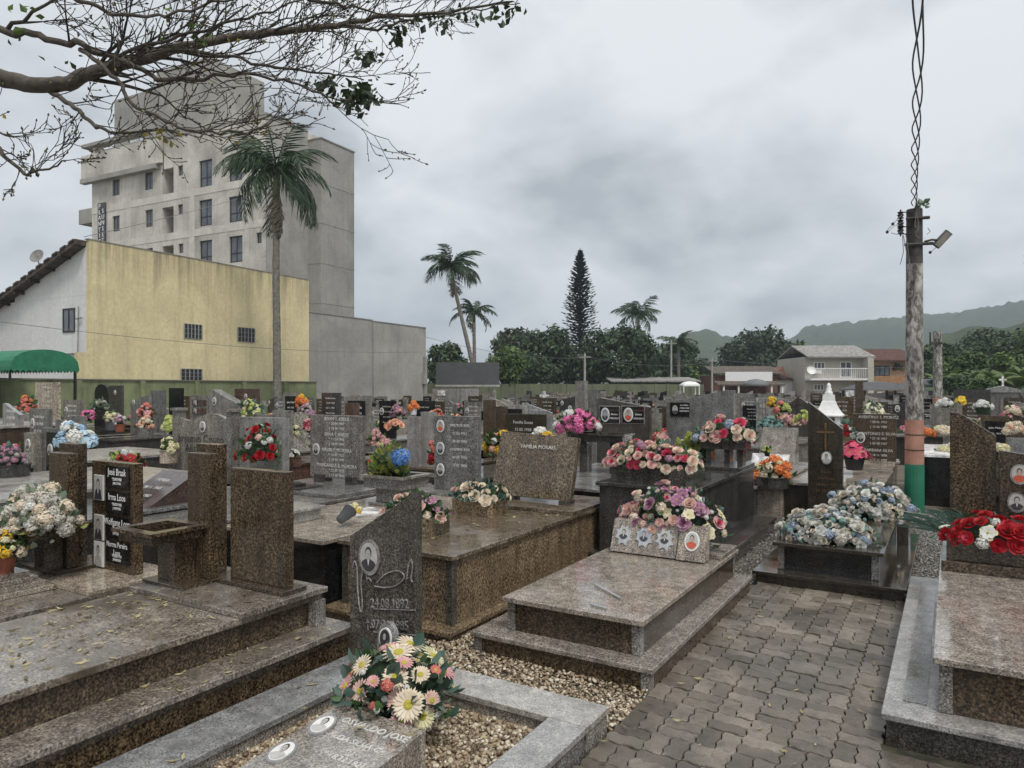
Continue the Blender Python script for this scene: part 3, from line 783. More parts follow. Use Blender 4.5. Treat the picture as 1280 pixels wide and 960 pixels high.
def ell(n, rx, ry, cx=0, cy=0, a0=0, a1=360):
    return [(cx + rx * math.cos(R(a0 + (a1 - a0) * i / n)), cy + ry * math.sin(R(a0 + (a1 - a0) * i / n))) for i in range(n)]
def portrait(T, M, w, h, kind='bw', shape='oval', rim=WHITEP, name='oval_photo'):
    """framed ceramic portrait plate: rim, printed ground, hair, face and shoulders"""
    mb = MB(); a, b = w / 2, h / 2
    bg, face, suit = {'bw': (PHBG, SKINBW, SUITM), 'col': (PHBLUE, SKIN, SUITM), 'red': (PHBG, SKIN, REDM), 'dark': (SUITM, SKINBW, SUITM), 'pale': (WHITEP, SKINBW, PHBG)}[kind]
    def plate(poly, z0, z1, mi):
        mb.prism_z(poly, z0, z1, mi)
    if shape == 'oval': outer, inner = ell(28, a, b), ell(28, a * .82, b * .84)
    elif shape == 'rect': outer, inner = [(-a, -b), (a, -b), (a, b), (-a, b)], [(-a * .94, -b * .95), (a * .94, -b * .95), (a * .94, b * .95), (-a * .94, b * .95)]
    else:   # rayed frame
        outer = []
        for i in range(24):
            r = (1.0 if i % 3 == 0 else 0.74) * (1.15 if 14 < i < 22 else 1.0)
            outer.append((a * r * math.cos(R(15 * i + 20)), b * r * math.sin(R(15 * i + 20))))
        inner = ell(24, a * .55, b * .60, 0, b * .08)
    plate(outer, 0.0, 0.010, 0)
    ia = max(p[0] for p in inner); ib = max(p[1] for p in inner); cy = (max(p[1] for p in inner) + min(p[1] for p in inner)) / 2; ib -= cy
    plate(inner, 0.0101, 0.0120, 1)
    sh = [(ia * .93 * math.cos(R(t)), cy + ib * .93 * math.sin(R(t))) for t in range(205, 336, 13)] if shape != 'rect' else [(-ia * .85, cy - ib * .98), (ia * .85, cy - ib * .98)]
    sh += [(ia * .62, cy - ib * .22), (ia * .22, cy - ib * .08), (-ia * .22, cy - ib * .08), (-ia * .62, cy - ib * .22)]
    plate(sh, 0.0121, 0.0135, 3)
    if kind in ('bw', 'col'):
        plate([(-ia * .12, cy - ib * .1), (0, cy - ib * .55), (ia * .12, cy - ib * .1)][::1], 0.0136, 0.0142, 5)
    plate(ell(14, ia * .36, ib * .40, 0, cy + ib * .34), 0.0136, 0.0146, 4)
    plate(ell(14, ia * .29, ib * .36, 0, cy + ib * .22), 0.0147, 0.0158, 2)
    for s_ in (-1, 1): plate(ell(6, ia * .055, ib * .035, s_ * ia * .12, cy + ib * .27), 0.0159, 0.0163, 4)
    plate(ell(6, ia * .09, ib * .025, 0, cy + ib * .06), 0.0159, 0.0163, 4)
    mb.xform(M)
    return mb.build(name, [rim, bg, face, suit, HAIRM, WHITEP], T)
def write(T, s, M, size, mat=LETTER, align='CENTER', shear=0.0, sx=1.0, ext=0.002):
    me = text_mesh(s, size, mat, align, ext, shear, sx)
    o = org(T); ob = bpy.data.objects.new('lettering', me); COL.objects.link(ob); ob.parent = T
    ob.matrix_local = Matrix.Translation((-o[0], -o[1], -o[2])) @ M
    return ob
def plaque(T, x0, x1, z0, z1, y, mat=G_BLACK, name='plaque', th=.012):
    mb = MB(); mb.box(x0, x1, y - th, y - .001, z0, z1); return mb.build(name, mat, T, bev=.002)
STRIPM = G_GREY

# ================================================================== A: brown tomb, left foreground
A = thing('grave', 'large brown granite stepped tomb strewn with leaves, left foreground', 'grave', (-3.75, 1.6, 0))
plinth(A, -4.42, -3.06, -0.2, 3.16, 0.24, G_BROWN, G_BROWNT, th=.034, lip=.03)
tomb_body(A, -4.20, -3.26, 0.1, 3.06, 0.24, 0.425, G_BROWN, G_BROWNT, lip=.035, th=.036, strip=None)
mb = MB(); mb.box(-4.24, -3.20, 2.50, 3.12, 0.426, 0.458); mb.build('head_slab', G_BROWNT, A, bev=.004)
mb = MB(); mb.box(-3.29, -3.20, 3.02, 3.10, 0.242, 0.388); mb.build('corner_strip', G_GREY, A)
mb = MB(); mb.box(-3.84, -3.25, 2.82, 3.0, 0.459, 0.484); mb.build('footing', G_BROWN, A, bev=.003)
stele(A, rect(-3.79, -3.30, 0.485, 1.16), 2.88, 2.945, G_BROWN, label='plain brown rectangular headstone slab')
mb = MB(); mb.box(-4.26, -3.86, 2.60, 3.02, 0.459, 0.476); mb.build('footing', G_BROWN, A, bev=.003)
stele(A, rect(-4.20, -3.98, 0.477, 1.29), 2.93, 3.0, G_BROWN, name='column')
stele(A, rect(-4.10, -3.885, 0.477, 1.245), 2.80, 2.87, G_BROWN, name='column')
mb = MB(); mb.box(-4.19, -4.02, 2.66, 2.80, 0.477, 0.735); mb.build('trough_leg', G_BROWN, A)
trough(A, -4.27, -3.93, 2.46, 2.79, 0.737, 0.79, G_BROWN, rim=.035, lip=.03)

# ================================================================== C: brown tomb with four black name plaques
C = thing('grave', 'brown granite tomb with four black name plaques on its headstone', 'grave', (-5.5, 1.8, 0))
plinth(C, -6.05, -4.80, -0.3, 3.30, 0.13, G_BROWN, G_BROWN)
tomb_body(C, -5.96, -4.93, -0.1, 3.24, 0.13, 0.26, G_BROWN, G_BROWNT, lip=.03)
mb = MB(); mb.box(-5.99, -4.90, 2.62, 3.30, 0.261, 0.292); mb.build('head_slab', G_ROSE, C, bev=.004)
yc = 3.02
st = stele(C, rect(-5.60, -5.045, 0.293, 1.10), yc, yc + .07, G_BROWN, label='brown headstone with four black plaques and three photographs')
zz = [1.085, 0.90, 0.715, 0.53]
for k, (nm, d1, d2) in enumerate((('José Braak', '*25/05/1908', '†08/12/1983'), ('Irma Loos', '*03/03/1908', '†19/09/1982'), ('Wolfgang Loos', '*07/03/1930', '†19/12/2000'), ('Norma Pereira\nLoos', '*02/06/1934', '†09/08/2020'))):
    zt = zz[k] - .012; zb = zt - .165
    pl = plaque(C, -5.395, -5.095, zb, zt, yc)
    two = '\n' in nm
    write(pl, nm, MF(-5.245, yc - .0125, zt - (.055 if two else .046)), .058 if two else .072, LETTERW, sx=.76, ext=.0008)
    write(pl, d1, MF(-5.245, yc - .0125, zt - (.108 if two else .098)), .031, LETTERW, sx=.8, ext=.0008)
    write(pl, d2, MF(-5.245, yc - .0125, zt - (.136 if two else .128)), .026, LETTERW, sx=.8, ext=.0008)
for (zc, kd) in ((0.90, 'bw'), (0.60, 'bw'), (0.40, 'pale')):
    portrait(C, MF(-5.49, yc - .001, zc), .125, .19, kd, 'rect', name='photo_plate')
mb = MB(); mb.box(-6.02, -5.52, 2.72, 3.08, 0.293, 0.318); mb.build('footing', G_BROWN, C, bev=.003)
stele(C, rect(-5.98, -5.72, 0.319, 1.22), 2.97, 3.05, G_BROWN, name='column')
stele(C, rect(-5.82, -5.56, 0.319, 1.165), 2.82, 2.90, G_BROWN, name='column')
mb = MB(); mb.box(-5.74, -5.60, 2.68, 2.81, 0.319, 0.61); mb.build('trough_leg', G_BROWN, C)
trough(C, -5.74, -5.32, 2.46, 2.81, 0.612, 0.665, G_BROWN, rim=.035, lip=.03)
# stepped stone stand for the pot of yellow flowers
B = thing('stepped_stand', 'four-tiered rose granite flower stand on the brown tomb, far left', 'pedestal', (-5.53, 2.36, 0.262))
for k in range(4):
    s_ = 0.24 - 0.035 * k
    mb = MB(); mb.box(-5.53 - s_, -5.53 + s_, 2.36 - s_, 2.36 + s_, 0.262 + .034 * k, 0.262 + .034 * k + .0335); mb.build('tier', G_ROSE, B, bev=.003)

# low dark tomb left of them with book-like red plaque behind
Q = thing('grave', 'dark granite tomb with slanted red inscription plaque behind the white bouquet', 'grave', (-7.1, 3.2, 0))
tomb_body(Q, -7.7, -6.35, 1.2, 4.6, -0.03, 0.52, G_DARK, G_GREY)
mb = MB(); mb.prism_x([(4.0, .521), (4.5, .521), (4.5, .80)], -7.0, -6.45); mb.build('inscription_block', G_RED, Q)
for k in range(3): write(Q, ('FAMÍLIA', '08 11 1960', '24 12 1987')[k], MF(-6.72, 4.12 + .11 * (2 - k) - .02, .60 + .062 * (2 - k) + .008, 60), .06, LETTER)

# ================================================================== E + D: kerbed gravel grave with slanted grey headstone
E_ = thing('grave', 'kerbed gravel grave with slant-topped dark grey headstone, centre foreground', 'grave', (-2.2, 2.2, 0))
for nm, (x0, x1, y0, y1) in (('kerb', (-2.96, -2.67, 0.6, 3.20)), ('kerb', (-2.667, -1.403, 2.95, 3.20)), ('kerb', (-1.60, -1.403, 0.6, 2.947))):
    mb = MB(); mb.box(x0 + .01, x1 - .01, y0 + .01, y1 - .01, -0.03, 0.088); kb = mb.build(nm, G_GREY, E_)
    mb = MB(); mb.box(x0, x1, y0, y1, 0.089, 0.119); mb.build('kerb_top', G_PALE, kb, bev=.003)
yd = 3.05
stele(E_, [(-2.955, .12), (-2.475, .12), (-2.475, 1.085), (-2.955, .80)], yd, yd + .06, G_SLATE)
portrait(E_, MF(-2.80, yd - .001, .695), .155, .20, 'bw', rim=G_PALE)
write(E_, '24.08.1892', MF(-2.655, yd - .001, .455) @ Matrix.Rotation(R(8), 4, 'Z'), .075, G_PALE, sx=.85, ext=.004)
write(E_, '†.07.06.1985', MF(-2.675, yd - .001, .335) @ Matrix.Rotation(R(7), 4, 'Z'), .072, G_PALE, sx=.85, ext=.004)
def scribble(T, pts, M, r=.004):
    mb = MB()
    for p in pts:
        q = [Vector((x, y, .003)) for x, y in p]; out = []
        for i in range(len(q) - 1):          # smooth the stroke through its points
            a0, a1, a2, a3 = q[max(i - 1, 0)], q[i], q[i + 1], q[min(i + 2, len(q) - 1)]
            for k in range(5):
                t = k / 5; out.append(.5 * ((2 * a1) + (a2 - a0) * t + (2 * a0 - 5 * a1 + 4 * a2 - a3) * t * t + (3 * a1 - a0 - 3 * a2 + a3) * t ** 3))
        out.append(q[-1]); mb.tube([M @ v_ for v_ in out], r, 5)
    mb.build('engraved_signature', G_PALE, T)
scribble(E_, [[(-.215, .10), (-.20, .14), (-.18, .10), (-.175, -.02), (-.16, -.12), (-.145, -.14), (-.14, -.08), (-.15, .02), (-.135, .09), (-.11, .10), (-.105, .05), (-.09, .06), (-.07, .04)]], MF(-2.715, yd - .001, .52))
scribble(E_, [[(-.03, .0), (.03, .055), (.11, .085), (.16, .075), (.16, .045), (.10, .0), (.02, -.02), (-.05, -.022)], [(.185, .05), (.195, .12), (.215, .16), (.225, .12), (.215, .06), (.225, .04)]], MF(-2.715, yd - .001, .56))
scribble(E_, [[(-.1, -.02), (.2, .02)], [(-.1, -.15), (.2, -.115)]], MF(-2.67, yd - .001, .43), .003)
mp = MF(-2.72, 2.93, .24, 4)       # arched photo stone standing behind the daisies
mb = MB(); mb.prism_z([(-.062, -.13), (.062, -.13)] + ell(10, .062, .085, 0, .01, 0, 180) + [(-.062, .01)], 0, .03); mb.xform(MF(-2.60, 2.99, .29, 4)); mb.build('photo_stone', G_PALE, E_)
portrait(E_, MF(-2.60, 2.958, .302, 4), .085, .115, 'dark', rim=WHITEP)
# tilted inscription slab
mb = MB(); mb.prism_x([(1.25, .04), (2.40, .04), (2.40, .21), (1.25, .10)], -2.39, -1.89); mb.build('inscription_slab', G_ROSE, E_, bev=.004)
def ME(x, y): return Matrix.Translation((x, y, .10 + (y - 1.25) * (.11 / 1.15) + .0008)) @ Matrix.Rotation(math.atan(.11 / 1.15), 4, 'X')
write(E_, 'OSVALDO JOSÉ', ME(-2.09, 2.30), .056, LETTER, ext=.003, shear=.1, sx=.95)
write(E_, 'DA SILVA C.', ME(-2.07, 2.19), .045, LETTER, ext=.003, shear=.1)
write(E_, '* 18.12.1921', ME(-2.05, 2.08), .043, LETTER, ext=.003, shear=.1)
for (x, y) in ((-2.31, 2.22), (-2.31, 2.0)):
    portrait(E_, ME(x, y) @ Matrix.Rotation(R(12), 4, 'Z'), .105, .15, 'pale', rim=SILVER)

# ================================================================== F: big tan granite box tomb
F = thing('grave', 'big tan granite box tomb with backward-leaning blank headstone', 'grave', (-3.34, 5.2, 0))
plinth(F, -3.90, -2.79, 3.78, 6.62, 0.06, G_TAN, G_TAN)
tomb_body(F, -3.85, -2.85, 3.90, 6.55, 0.06, 0.53, G_TAN, G_TAN, strip=G_DARK)
mb = MB(); mb.box(-3.88, -2.83, 5.66, 6.57, 0.531, 0.565); mb.build('head_slab', G_TAN, F, bev=.004)
for x in (-3.72, -3.12):
    mb = MB(); mb.box(x, x + .09, 5.94, 6.1, 0.566, 0.60); mb.build('stone_foot', G_DARK, F)
stele(F, [(-3.90, .60), (-3.02, .60), (-2.99, 1.19), (-3.84, 1.23)], 5.98, 6.05, G_TAN, lean=10, label='blank tan headstone leaning back')
for k, s_ in enumerate(('FAMÍLIA MORAES',)): write(F, s_, MF(-3.4, 6.055, 1.08, 10), .05, LETTER)
trough(F, -3.80, -3.38, 5.20, 5.46, 0.531, 0.665, G_TAN, lip=0); trough(F, -3.80, -3.34, 4.28, 4.54, 0.531, 0.665, G_TAN, lip=0)

# F2: polished grey tomb with black front, left of F
F2 = thing('grave', 'polished grey tomb with black front panel beside the tan box tomb', 'grave', (-4.5, 5.0, 0))
tomb_body(F2, -5.06, -3.95, 3.80, 6.50, -0.03, 0.53, G_BLACK, G_ROSE, front=G_BLACK)
mb = MB(); mb.box(-5.05, -4.15, 6.0, 6.5, 0.531, 0.555); mb.build('head_slab', G_GREY, F2, bev=.003)
stele(F2, rect(-4.80, -4.23, 0.556, 1.35), 6.24, 6.31, G_GREY, label='grey headstone with three oval photographs')
for (z, kd) in ((1.24, 'red'), (1.00, 'col'), (.77, 'bw')): portrait(F2, MF(-4.71, 6.239, z), .10, .135, kd)
for k, s_ in enumerate(('VALMOR REIS', '12 03 1931', '30 08 1995', 'ONDINA REIS', '04 07 1936', '11 01 2008')): write(F2, s_, MF(-4.46, 6.239, 1.25 - .085 * k), .042, LETTER)
mb = MB(); mb.box(-4.78, -4.35, 5.18, 5.5, .531, .56); mb.box(-4.72, -4.41, 5.22, 5.46, .561, .70); pd = mb.build('pedestal', G_GREY, F2, bev=.004)
trough(F2, -4.80, -4.33, 5.14, 5.54, .702, .80, G_GREY, lip=.03)
mb = MB(); mb.box(-4.62, -4.36, 4.62, 5.02, .5312, .545); pq = mb.build('inscription_tablet', MARBLE, F2)
mb = MB(); mb.box(-5.02, -4.62, 4.05, 4.42, .531, .62); mb.box(-5.05, -4.59, 4.02, 4.45, .621, .645); mb.build('stone_block', G_PALE, F2, bev=.004)

# F3: tomb with four engraved names
F3 = thing('grave', 'dark-edged grey tomb with upright headstone of four engraved names', 'grave', (-6.3, 5.4, 0))
tomb_body(F3, -6.95, -5.55, 3.6, 6.75, -0.03, 0.47, G_DARK, G_GREY)
mb = MB(); mb.box(-6.93, -5.57, 5.55, 6.74, .471, .51); mb.build('head_slab', G_GREY, F3, bev=.004)
for x in (-6.62, -6.1):
    mb = MB(); mb.box(x, x + .11, 6.22, 6.42, .511, .60); mb.build('stone_foot', G_DARK, F3)
stele(F3, rect(-6.77, -5.92, .56, 1.32), 6.30, 6.37, G_GREY, label='grey headstone with four names')
portrait(F3, MF(-6.66, 6.299, .90), .11, .14, 'bw')
ln = ['ADAM T. KREUS', '* 20 04 1907', '† 18 10 1992', 'ERNA T. KREUS', '* 11 04 1916', '† 18 09 1994', 'NADIR P. MOREIRA', '* 16 03 1932', '† 18 03 1995', 'MARGARIDA R. MOREIRA', '* 22 07 1935', '† 13 08 2010']
z = 1.275
for k, s_ in enumerate(ln):
    write(F3, s_, MF(-6.32, 6.299, z), .058 if k % 3 == 0 else .048, LETTER)
    z -= .058 if k % 3 != 2 else .072
mb = MB(); mb.box(-6.75, -6.2, 5.6, 5.95, .511, .53); mb.box(-6.6, -6.35, 5.66, 5.85, .531, .56); mb.build('book_plaque', G_DARK, F3, bev=.003)

# ================================================================== G: low tomb with four portraits
G = thing('grave', 'low rose granite tomb with four portraits below lilac flowers', 'grave', (-1.97, 5.0, 0))
plinth(G, -2.56, -1.40, 3.74, 6.0, 0.125, G_BROWN, G_ROSE, strip=G_GREY)
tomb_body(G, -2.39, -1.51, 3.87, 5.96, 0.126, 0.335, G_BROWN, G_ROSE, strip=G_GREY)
mb = MB(); mb.box(-2.41, -1.49, 5.52, 5.95, .336, .372); mb.build('head_slab', G_ROSE, G, bev=.004)
for (x0, x1, y0) in ((-2.34, -1.80, 5.34), (-1.79, -1.57, 5.32)):
    mb = MB(); mb.prism_x([(y0, .345), (y0 + .12, .345), (y0 + .16, .59), (y0 + .10, .59)], x0, x1); mb.build('portrait_block', G_ROSE, G, bev=.003)
for x in (-2.25, -1.95):
    mb = MB(); mb.box(x, x + .08, 5.36, 5.44, .336, .3445); mb.build('block_foot', G_DARK, G)
tl = math.degrees(math.atan(.10 / .245))
for k, x in enumerate((-2.24, -2.07, -1.90)): portrait(G, MF(x, 5.34 + .055, .475, tl), .15, .165, ('bw', 'col', 'bw')[k], 'ray', rim=SILVER, name='rayed_photo')
portrait(G, MF(-1.68, 5.32 + .06, .485, tl), .115, .15, 'red')
mb = MB(); mb.tube([(-2.02, 4.36, .347), (-1.75, 4.16, .347)], .008, 5); mb.tube([(-1.86, 3.96, .343), (-1.74, 3.93, .343)], .006, 5); mb.build('metal_handle', SILVER, G)
# ================================================================== H: tall dark tomb with rose planters
Hh = thing('grave', 'tall dark polished tomb carrying two long boxes of roses', 'grave', (-2.3, 7.1, 0))
plinth(Hh, -2.95, -1.75, 6.03, 8.72, .15, G_DARK, G_DARK)
tomb_body(Hh, -2.76, -1.87, 6.06, 8.20, .15, .79, G_DARK, G_DARK)
mb = MB(); mb.box(-2.78, -1.86, 7.55, 8.21, .791, .825); mb.build('head_slab', G_DARK, Hh, bev=.004)
trough(Hh, -2.66, -1.96, 6.10, 6.36, .791, .945, G_DARK, lip=0)
trough(Hh, -2.36, -1.88, 7.86, 8.12, .985, 1.07, G_DARK, lip=.02)
for x in (-2.32, -2.12, -1.98):
    mb = MB(); mb.box(x, x + .06, 7.92, 8.06, .826, .984); mb.build('trough_leg', G_DARK, Hh)
# H2: neighbour with a double photo headstone
H2 = thing('grave', 'dark granite tomb with two colour photo plaques on slanted headstone', 'grave', (-3.45, 8.0, 0))
tomb_body(H2, -4.15, -2.99, 6.7, 9.4, -0.03, .62, G_DARK, G_GREY)
q0, q1 = onY(746, 497, 9.1), onY(812, 509, 9.1)
stele(H2, [(q0.x, .621), (q1.x, .621), (q1.x, q1.z), (q0.x + .05, q0.z), (q0.x, q0.z - .02)], 9.1, 9.18, G_DARK, label='dark headstone with slanted top and two photo plaques')
for (xa, xb) in ((750, 774), (778, 805)):
    a, b = onY(xa, 508, 9.1), onY(xb, 529, 9.1)
    pl = plaque(H2, a.x, b.x, b.z, a.z, 9.1)
    fr = MB(); fr.box(a.x - .012, b.x + .012, 9.098, 9.0995, b.z - .012, a.z + .012); fr.build('plaque_border', G_PALE, H2)
    w_ = b.x - a.x
    portrait(H2, MF(a.x + w_ * .30, 9.088, (a.z + b.z) / 2), w_ * .44, (a.z - b.z) * .86, 'red' if xa > 760 else 'col')
    for k in range(3): write(pl, ('José Carlos', 'Silveira', '15/02/2012')[k], MF(a.x + w_ * .76, 9.087, a.z - .05 - .055 * k), .034, LETTERW if k else BRONZE)
trough(H2, -3.98, -3.30, 7.9, 8.2, 1.00, 1.08, G_DARK)
for x in (-3.9, -3.5):
    mb = MB(); mb.box(x, x + .10, 7.98, 8.12, .621, .999); mb.build('trough_leg', G_DARK, H2)
# H3: slant rising to the right, with small black photo plaque
H3 = thing('grave', 'grey granite wall-like headstone rising rightward with one black photo plaque', 'grave', (-2.6, 10.0, 0))
tomb_body(H3, -3.35, -2.05, 9.0, 11.2, -0.03, .45, G_DARK, G_GREY)
q0, q1, q2 = onY(833, 503, 10.6), onY(908, 488, 10.6), onY(917, 488, 10.6)
stele(H3, [(q0.x, .451), (q2.x, .451), (q2.x, q2.z), (q1.x, q1.z), (q0.x, q0.z)], 10.6, 10.72, G_GREY)
a, b = onY(838, 503, 10.6), onY(862, 521, 10.6)
pl = plaque(H3, a.x, b.x, b.z, a.z, 10.6); portrait(H3, MF(a.x + .08, 10.588, (a.z + b.z) / 2), .10, .15, 'bw', rim=BLACKP)
for k in range(3): write(pl, ('Ivo Mafra', '19/05/1948', '02/07/2013')[k], MF(a.x + .22, 10.587, a.z - .04 - .045 * k), .032, LETTERW)

# ================================================================== I: low dark tomb with blue and white bouquets
I_ = thing('grave', 'low polished brown-black tomb under two blue and white bouquets', 'grave', (-.9, 7.4, 0))
plinth(I_, -1.42, -.32, 6.32, 8.75, .10, G_OLIVE, G_OLIVE, lip=.03, strip=G_OLIVE)
tomb_body(I_, -1.27, -.50, 6.46, 8.55, .101, .335, G_OLIVE, G_OLIVE, lip=.04, strip=G_GREY, front=G_BLACK)
mb = MB(); mb.box(-.462, -.36, 8.05, 8.45, .101, .30); mb.build('side_block', G_OLIVE, I_)
# L: slanted dark headstone with a cross
L_ = thing('grave', 'polished dark slant-topped headstone with engraved cross and oval photo', 'grave', (-1.2, 9.9, 0))
tomb_body(L_, -1.85, -.72, 9.3, 11.3, -0.03, .50, G_OLIVE, G_ROSE)
stele(L_, [(-1.46, -.03), (-1.08, -.03), (-1.08, 1.17), (-1.46, 1.485)], 9.16, 9.24, G_OLIVE)
mb = MB(); mb.box(-1.275, -1.255, 9.150, 9.158, .92, 1.24); mb.box(-1.36, -1.277, 9.150, 9.158, 1.12, 1.14); mb.box(-1.253, -1.17, 9.150, 9.158, 1.12, 1.14); mb.build('cross', BRONZE, L_)
portrait(L_, MF(-1.255, 9.159, .83), .12, .155, 'pale', rim=SILVER)
for k, s_ in enumerate(('Valdir', 'Machado', '14-06-1951', '29-09-2011')): write(L_, s_, MF(-1.26, 9.159, .66 - .075 * k), .05, BRONZE)
# M: brown headstone with three names
M_ = thing('grave', 'brown granite headstone with three names beside the painted pole', 'grave', (-1.2, 12.2, 0))
tomb_body(M_, -1.85, -.75, 11.5, 13.2, -0.03, .50, G_OLIVE, G_ROSE)
q0, q1 = onY(1066, 517, 12.4), onY(1120, 517, 12.4)
stele(M_, rect(q0.x, q1.x, .53, q0.z), 12.4, 12.48, G_BROWN)
mb = MB(); mb.box(q0.x - .05, q1.x + .05, 12.3, 12.55, .501, .529); mb.build('footing', G_ROSE, M_)
portrait(M_, MF(q0.x + .11, 12.399, q0.z - .37), .13, .17, 'bw')
for k, s_ in enumerate(('AVENTINO S. MORITZ', '* 08 05 1910', '† 15 06 1989', 'ANTONIO S. SILVA', '* 27 10 1957', '† 03 08 1967', 'BARBARA SILVA', '* 18 11 1898', '† 12 11 1997')):
    write(M_, s_, MF((q0.x + q1.x) / 2 + .06, 12.399, q0.z - .05 - .075 * k - .03 * (k // 3)), .062 if k % 3 == 0 else .05, LETTER, sx=.9)

# ================================================================== J + K: right foreground tomb
J = thing('grave', 'rose granite stepped tomb in the right foreground with red roses at its head', 'grave', (.45, 5.0, 0))
plinth(J, -.26, 1.5, 3.77, 6.6, .14, G_DARK, G_PALE, th=.03, lip=.02)
mb = MB(); mb.box(-.20, -.10, 3.95, 6.3, .1405, .144); mb.build('inlay_strip', G_GREY, J)
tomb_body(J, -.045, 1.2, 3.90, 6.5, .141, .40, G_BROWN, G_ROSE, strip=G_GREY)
mb = MB(); mb.box(-.06, 1.22, 5.74, 6.52, .401, .47); mb.build('head_slab', G_BROWN, J, bev=.004)
trough(J, -.03, .50, 5.78, 6.02, .474, .62, G_BROWN, lip=0)
mb = MB(); mb.box(.52, .95, 5.80, 5.98, .471, .53); mb.build('ledge_block', G_BROWN, J, bev=.003)
stele(J, [(-.01, .471), (.27, .471), (.27, 1.31), (.05, 1.47), (-.01, 1.475)], 6.14, 6.24, G_BROWN, name='column', label='tall slant-topped brown column')
stele(J, [(.285, .471), (.95, .471), (.95, 1.12), (.285, 1.215)], 6.06, 6.13, G_BROWN)
for (x, z, kd) in ((.40, 1.055, 'red'), (.385, .86, 'bw'), (.40, .67, 'pale')): portrait(J, MF(x, 6.059, z), .11, .14, kd, rim=G_PALE)
scribble(J, [[(-.1, .0), (-.08, .06), (-.04, .07), (-.05, .0), (-.02, .05), (.02, .05), (.06, .0), (.1, .03)]], MF(.56, 6.058, .60))
# ------------------------------------------------------------------ artificial flowers
PET = {
 'pink': petal('pink', (214, 152, 156), (230, 188, 184)), 'deep': petal('deep_pink', (198, 62, 92), (222, 96, 120)), 'cream': petal('cream', (226, 208, 182), (238, 226, 206)),
 'blush': petal('blush', (226, 184, 170), (234, 204, 190)), 'white': petal('white', (222, 222, 214), (236, 236, 232)), 'red': petal('red', (150, 16, 28), (196, 30, 42)),
 'lilac': petal('lilac', (162, 116, 142), (204, 164, 180)), 'mauve': petal('mauve', (134, 76, 112), (168, 112, 146)), 'blue': petal('pale_blue', (150, 164, 188), (184, 196, 210)), 'brightblue': petal('bright_blue', (60, 110, 190), (104, 156, 220)),
 'yellow': petal('yellow', (226, 178, 32), (240, 206, 70)), 'paleyel': petal('pale_yellow', (222, 214, 164), (234, 230, 198)), 'orange': petal('orange', (224, 118, 50), (238, 156, 96)), 'magenta': petal('magenta', (214, 52, 108), (236, 100, 146)),
 'candy': petal('candy_pink', (222, 96, 158), (240, 150, 194)), 'greywhite': petal('grey_white', (188, 182, 170), (216, 212, 202)), 'salmon': petal('salmon', (206, 110, 100), (226, 144, 130)), 'peach': petal('peach', (232, 170, 140), (240, 196, 172)),
 'sky': petal('sky_blue', (160, 196, 222), (206, 226, 238)), 'teal': petal('teal_bloom', (120, 160, 158), (160, 190, 184)), 'lime': petal('lime', (176, 190, 92), (206, 214, 140)),
}
CENTRE = plain('flower_centre', (0.42, 0.36, 0.05), 0.8, 0.2, 60)
LEAFG = leafmat('silk_leaf_green', (0.030, 0.075, 0.022), (0.075, 0.15, 0.045)); LEAFT = leafmat('silk_leaf_teal', (0.045, 0.095, 0.075), (0.12, 0.19, 0.15))
LEAFS = leafmat('silk_leaf_sage', (0.10, 0.15, 0.10), (0.24, 0.30, 0.20)); LEAFY = leafmat('silk_leaf_yellow_green', (0.16, 0.19, 0.03), (0.33, 0.35, 0.08)); LEAFD = leafmat('dark_leaf', (0.012, 0.028, 0.010), (0.03, 0.06, 0.02))

def petal_patch(mb, az, r0, r1, el0, el1, w, mi=0, curl=0.0):
    """one curved petal: 2 x 2 quads from radius r0 rising at el0 to r1 bending to el1"""
    ca, sa = math.cos(az), math.sin(az)
    rows = []
    for t, ww in ((0.0, 0.45), (0.55, 1.0), (1.0, 0.62)):
        el = el0 + (el1 - el0) * t
        rad = r0 + (r1 - r0) * t; z = math.sin(el) * (0.25 + 0.5 * t) * 0.9 - curl * t * t
        row = []
        for u in (-1, 0, 1):
            s = u * w * ww
            bend = -abs(u) * 0.10 * w
            row.append(((rad + bend) * ca - s * sa, (rad + bend) * sa + s * ca, z + abs(u) * .06))
        rows.append(row)
    b = len(mb.v)
    for r_ in rows: mb.v += r_
    for i in range(2):
        for j in range(2):
            a = b + i * 3 + j
            mb.f.append((a, a + 1, a + 4, a + 3)); mb.m.append(mi)
def rose_mesh(col, inner=None):
    mb = MB(); rr = random.Random(hash(col) & 255)
    for k, (n, r0, r1, e0, e1, w) in enumerate(((5, .30, 1.0, .1, .45, .55), (5, .18, .72, .5, .85, .42), (4, .08, .42, 1.0, 1.25, .30), (3, .02, .18, 1.3, 1.5, .16))):
        for i in range(n):
            petal_patch(mb, 2 * math.pi * (i + .5 * (k % 2)) / n + rr.uniform(-.15, .15), r0, r1 * rr.uniform(.92, 1.06), e0, e1, w, 1 if k >= 2 else 0)
    return mb.mesh('rose', [PET[col], PET[inner or col]], smooth=True)
def daisy_mesh(col):
    mb = MB(); n = 15
    for k in range(2):
        for i in range(n):
            a = 2 * math.pi * (i + .5 * k) / n; ca, sa = math.cos(a), math.sin(a)
            z1 = .10 + .10 * k
            pts = [(.22, -.05, 0.02 + .05 * k), (.22, .05, 0.02 + .05 * k), (.7, .105, z1), (1.0 - .1 * k, .0, z1 - .05), (.7, -.105, z1)]
            mb.face([(x * ca - y * sa, x * sa + y * ca, z) for x, y, z in (pts[0], pts[4], pts[3], pts[2], pts[1])], 0)
    mb.lathe([(.30, .02), (.27, .15), (.14, .20), (.02, .16)], 10, mi=1)
    return mb.mesh('daisy', [PET[col], CENTRE])
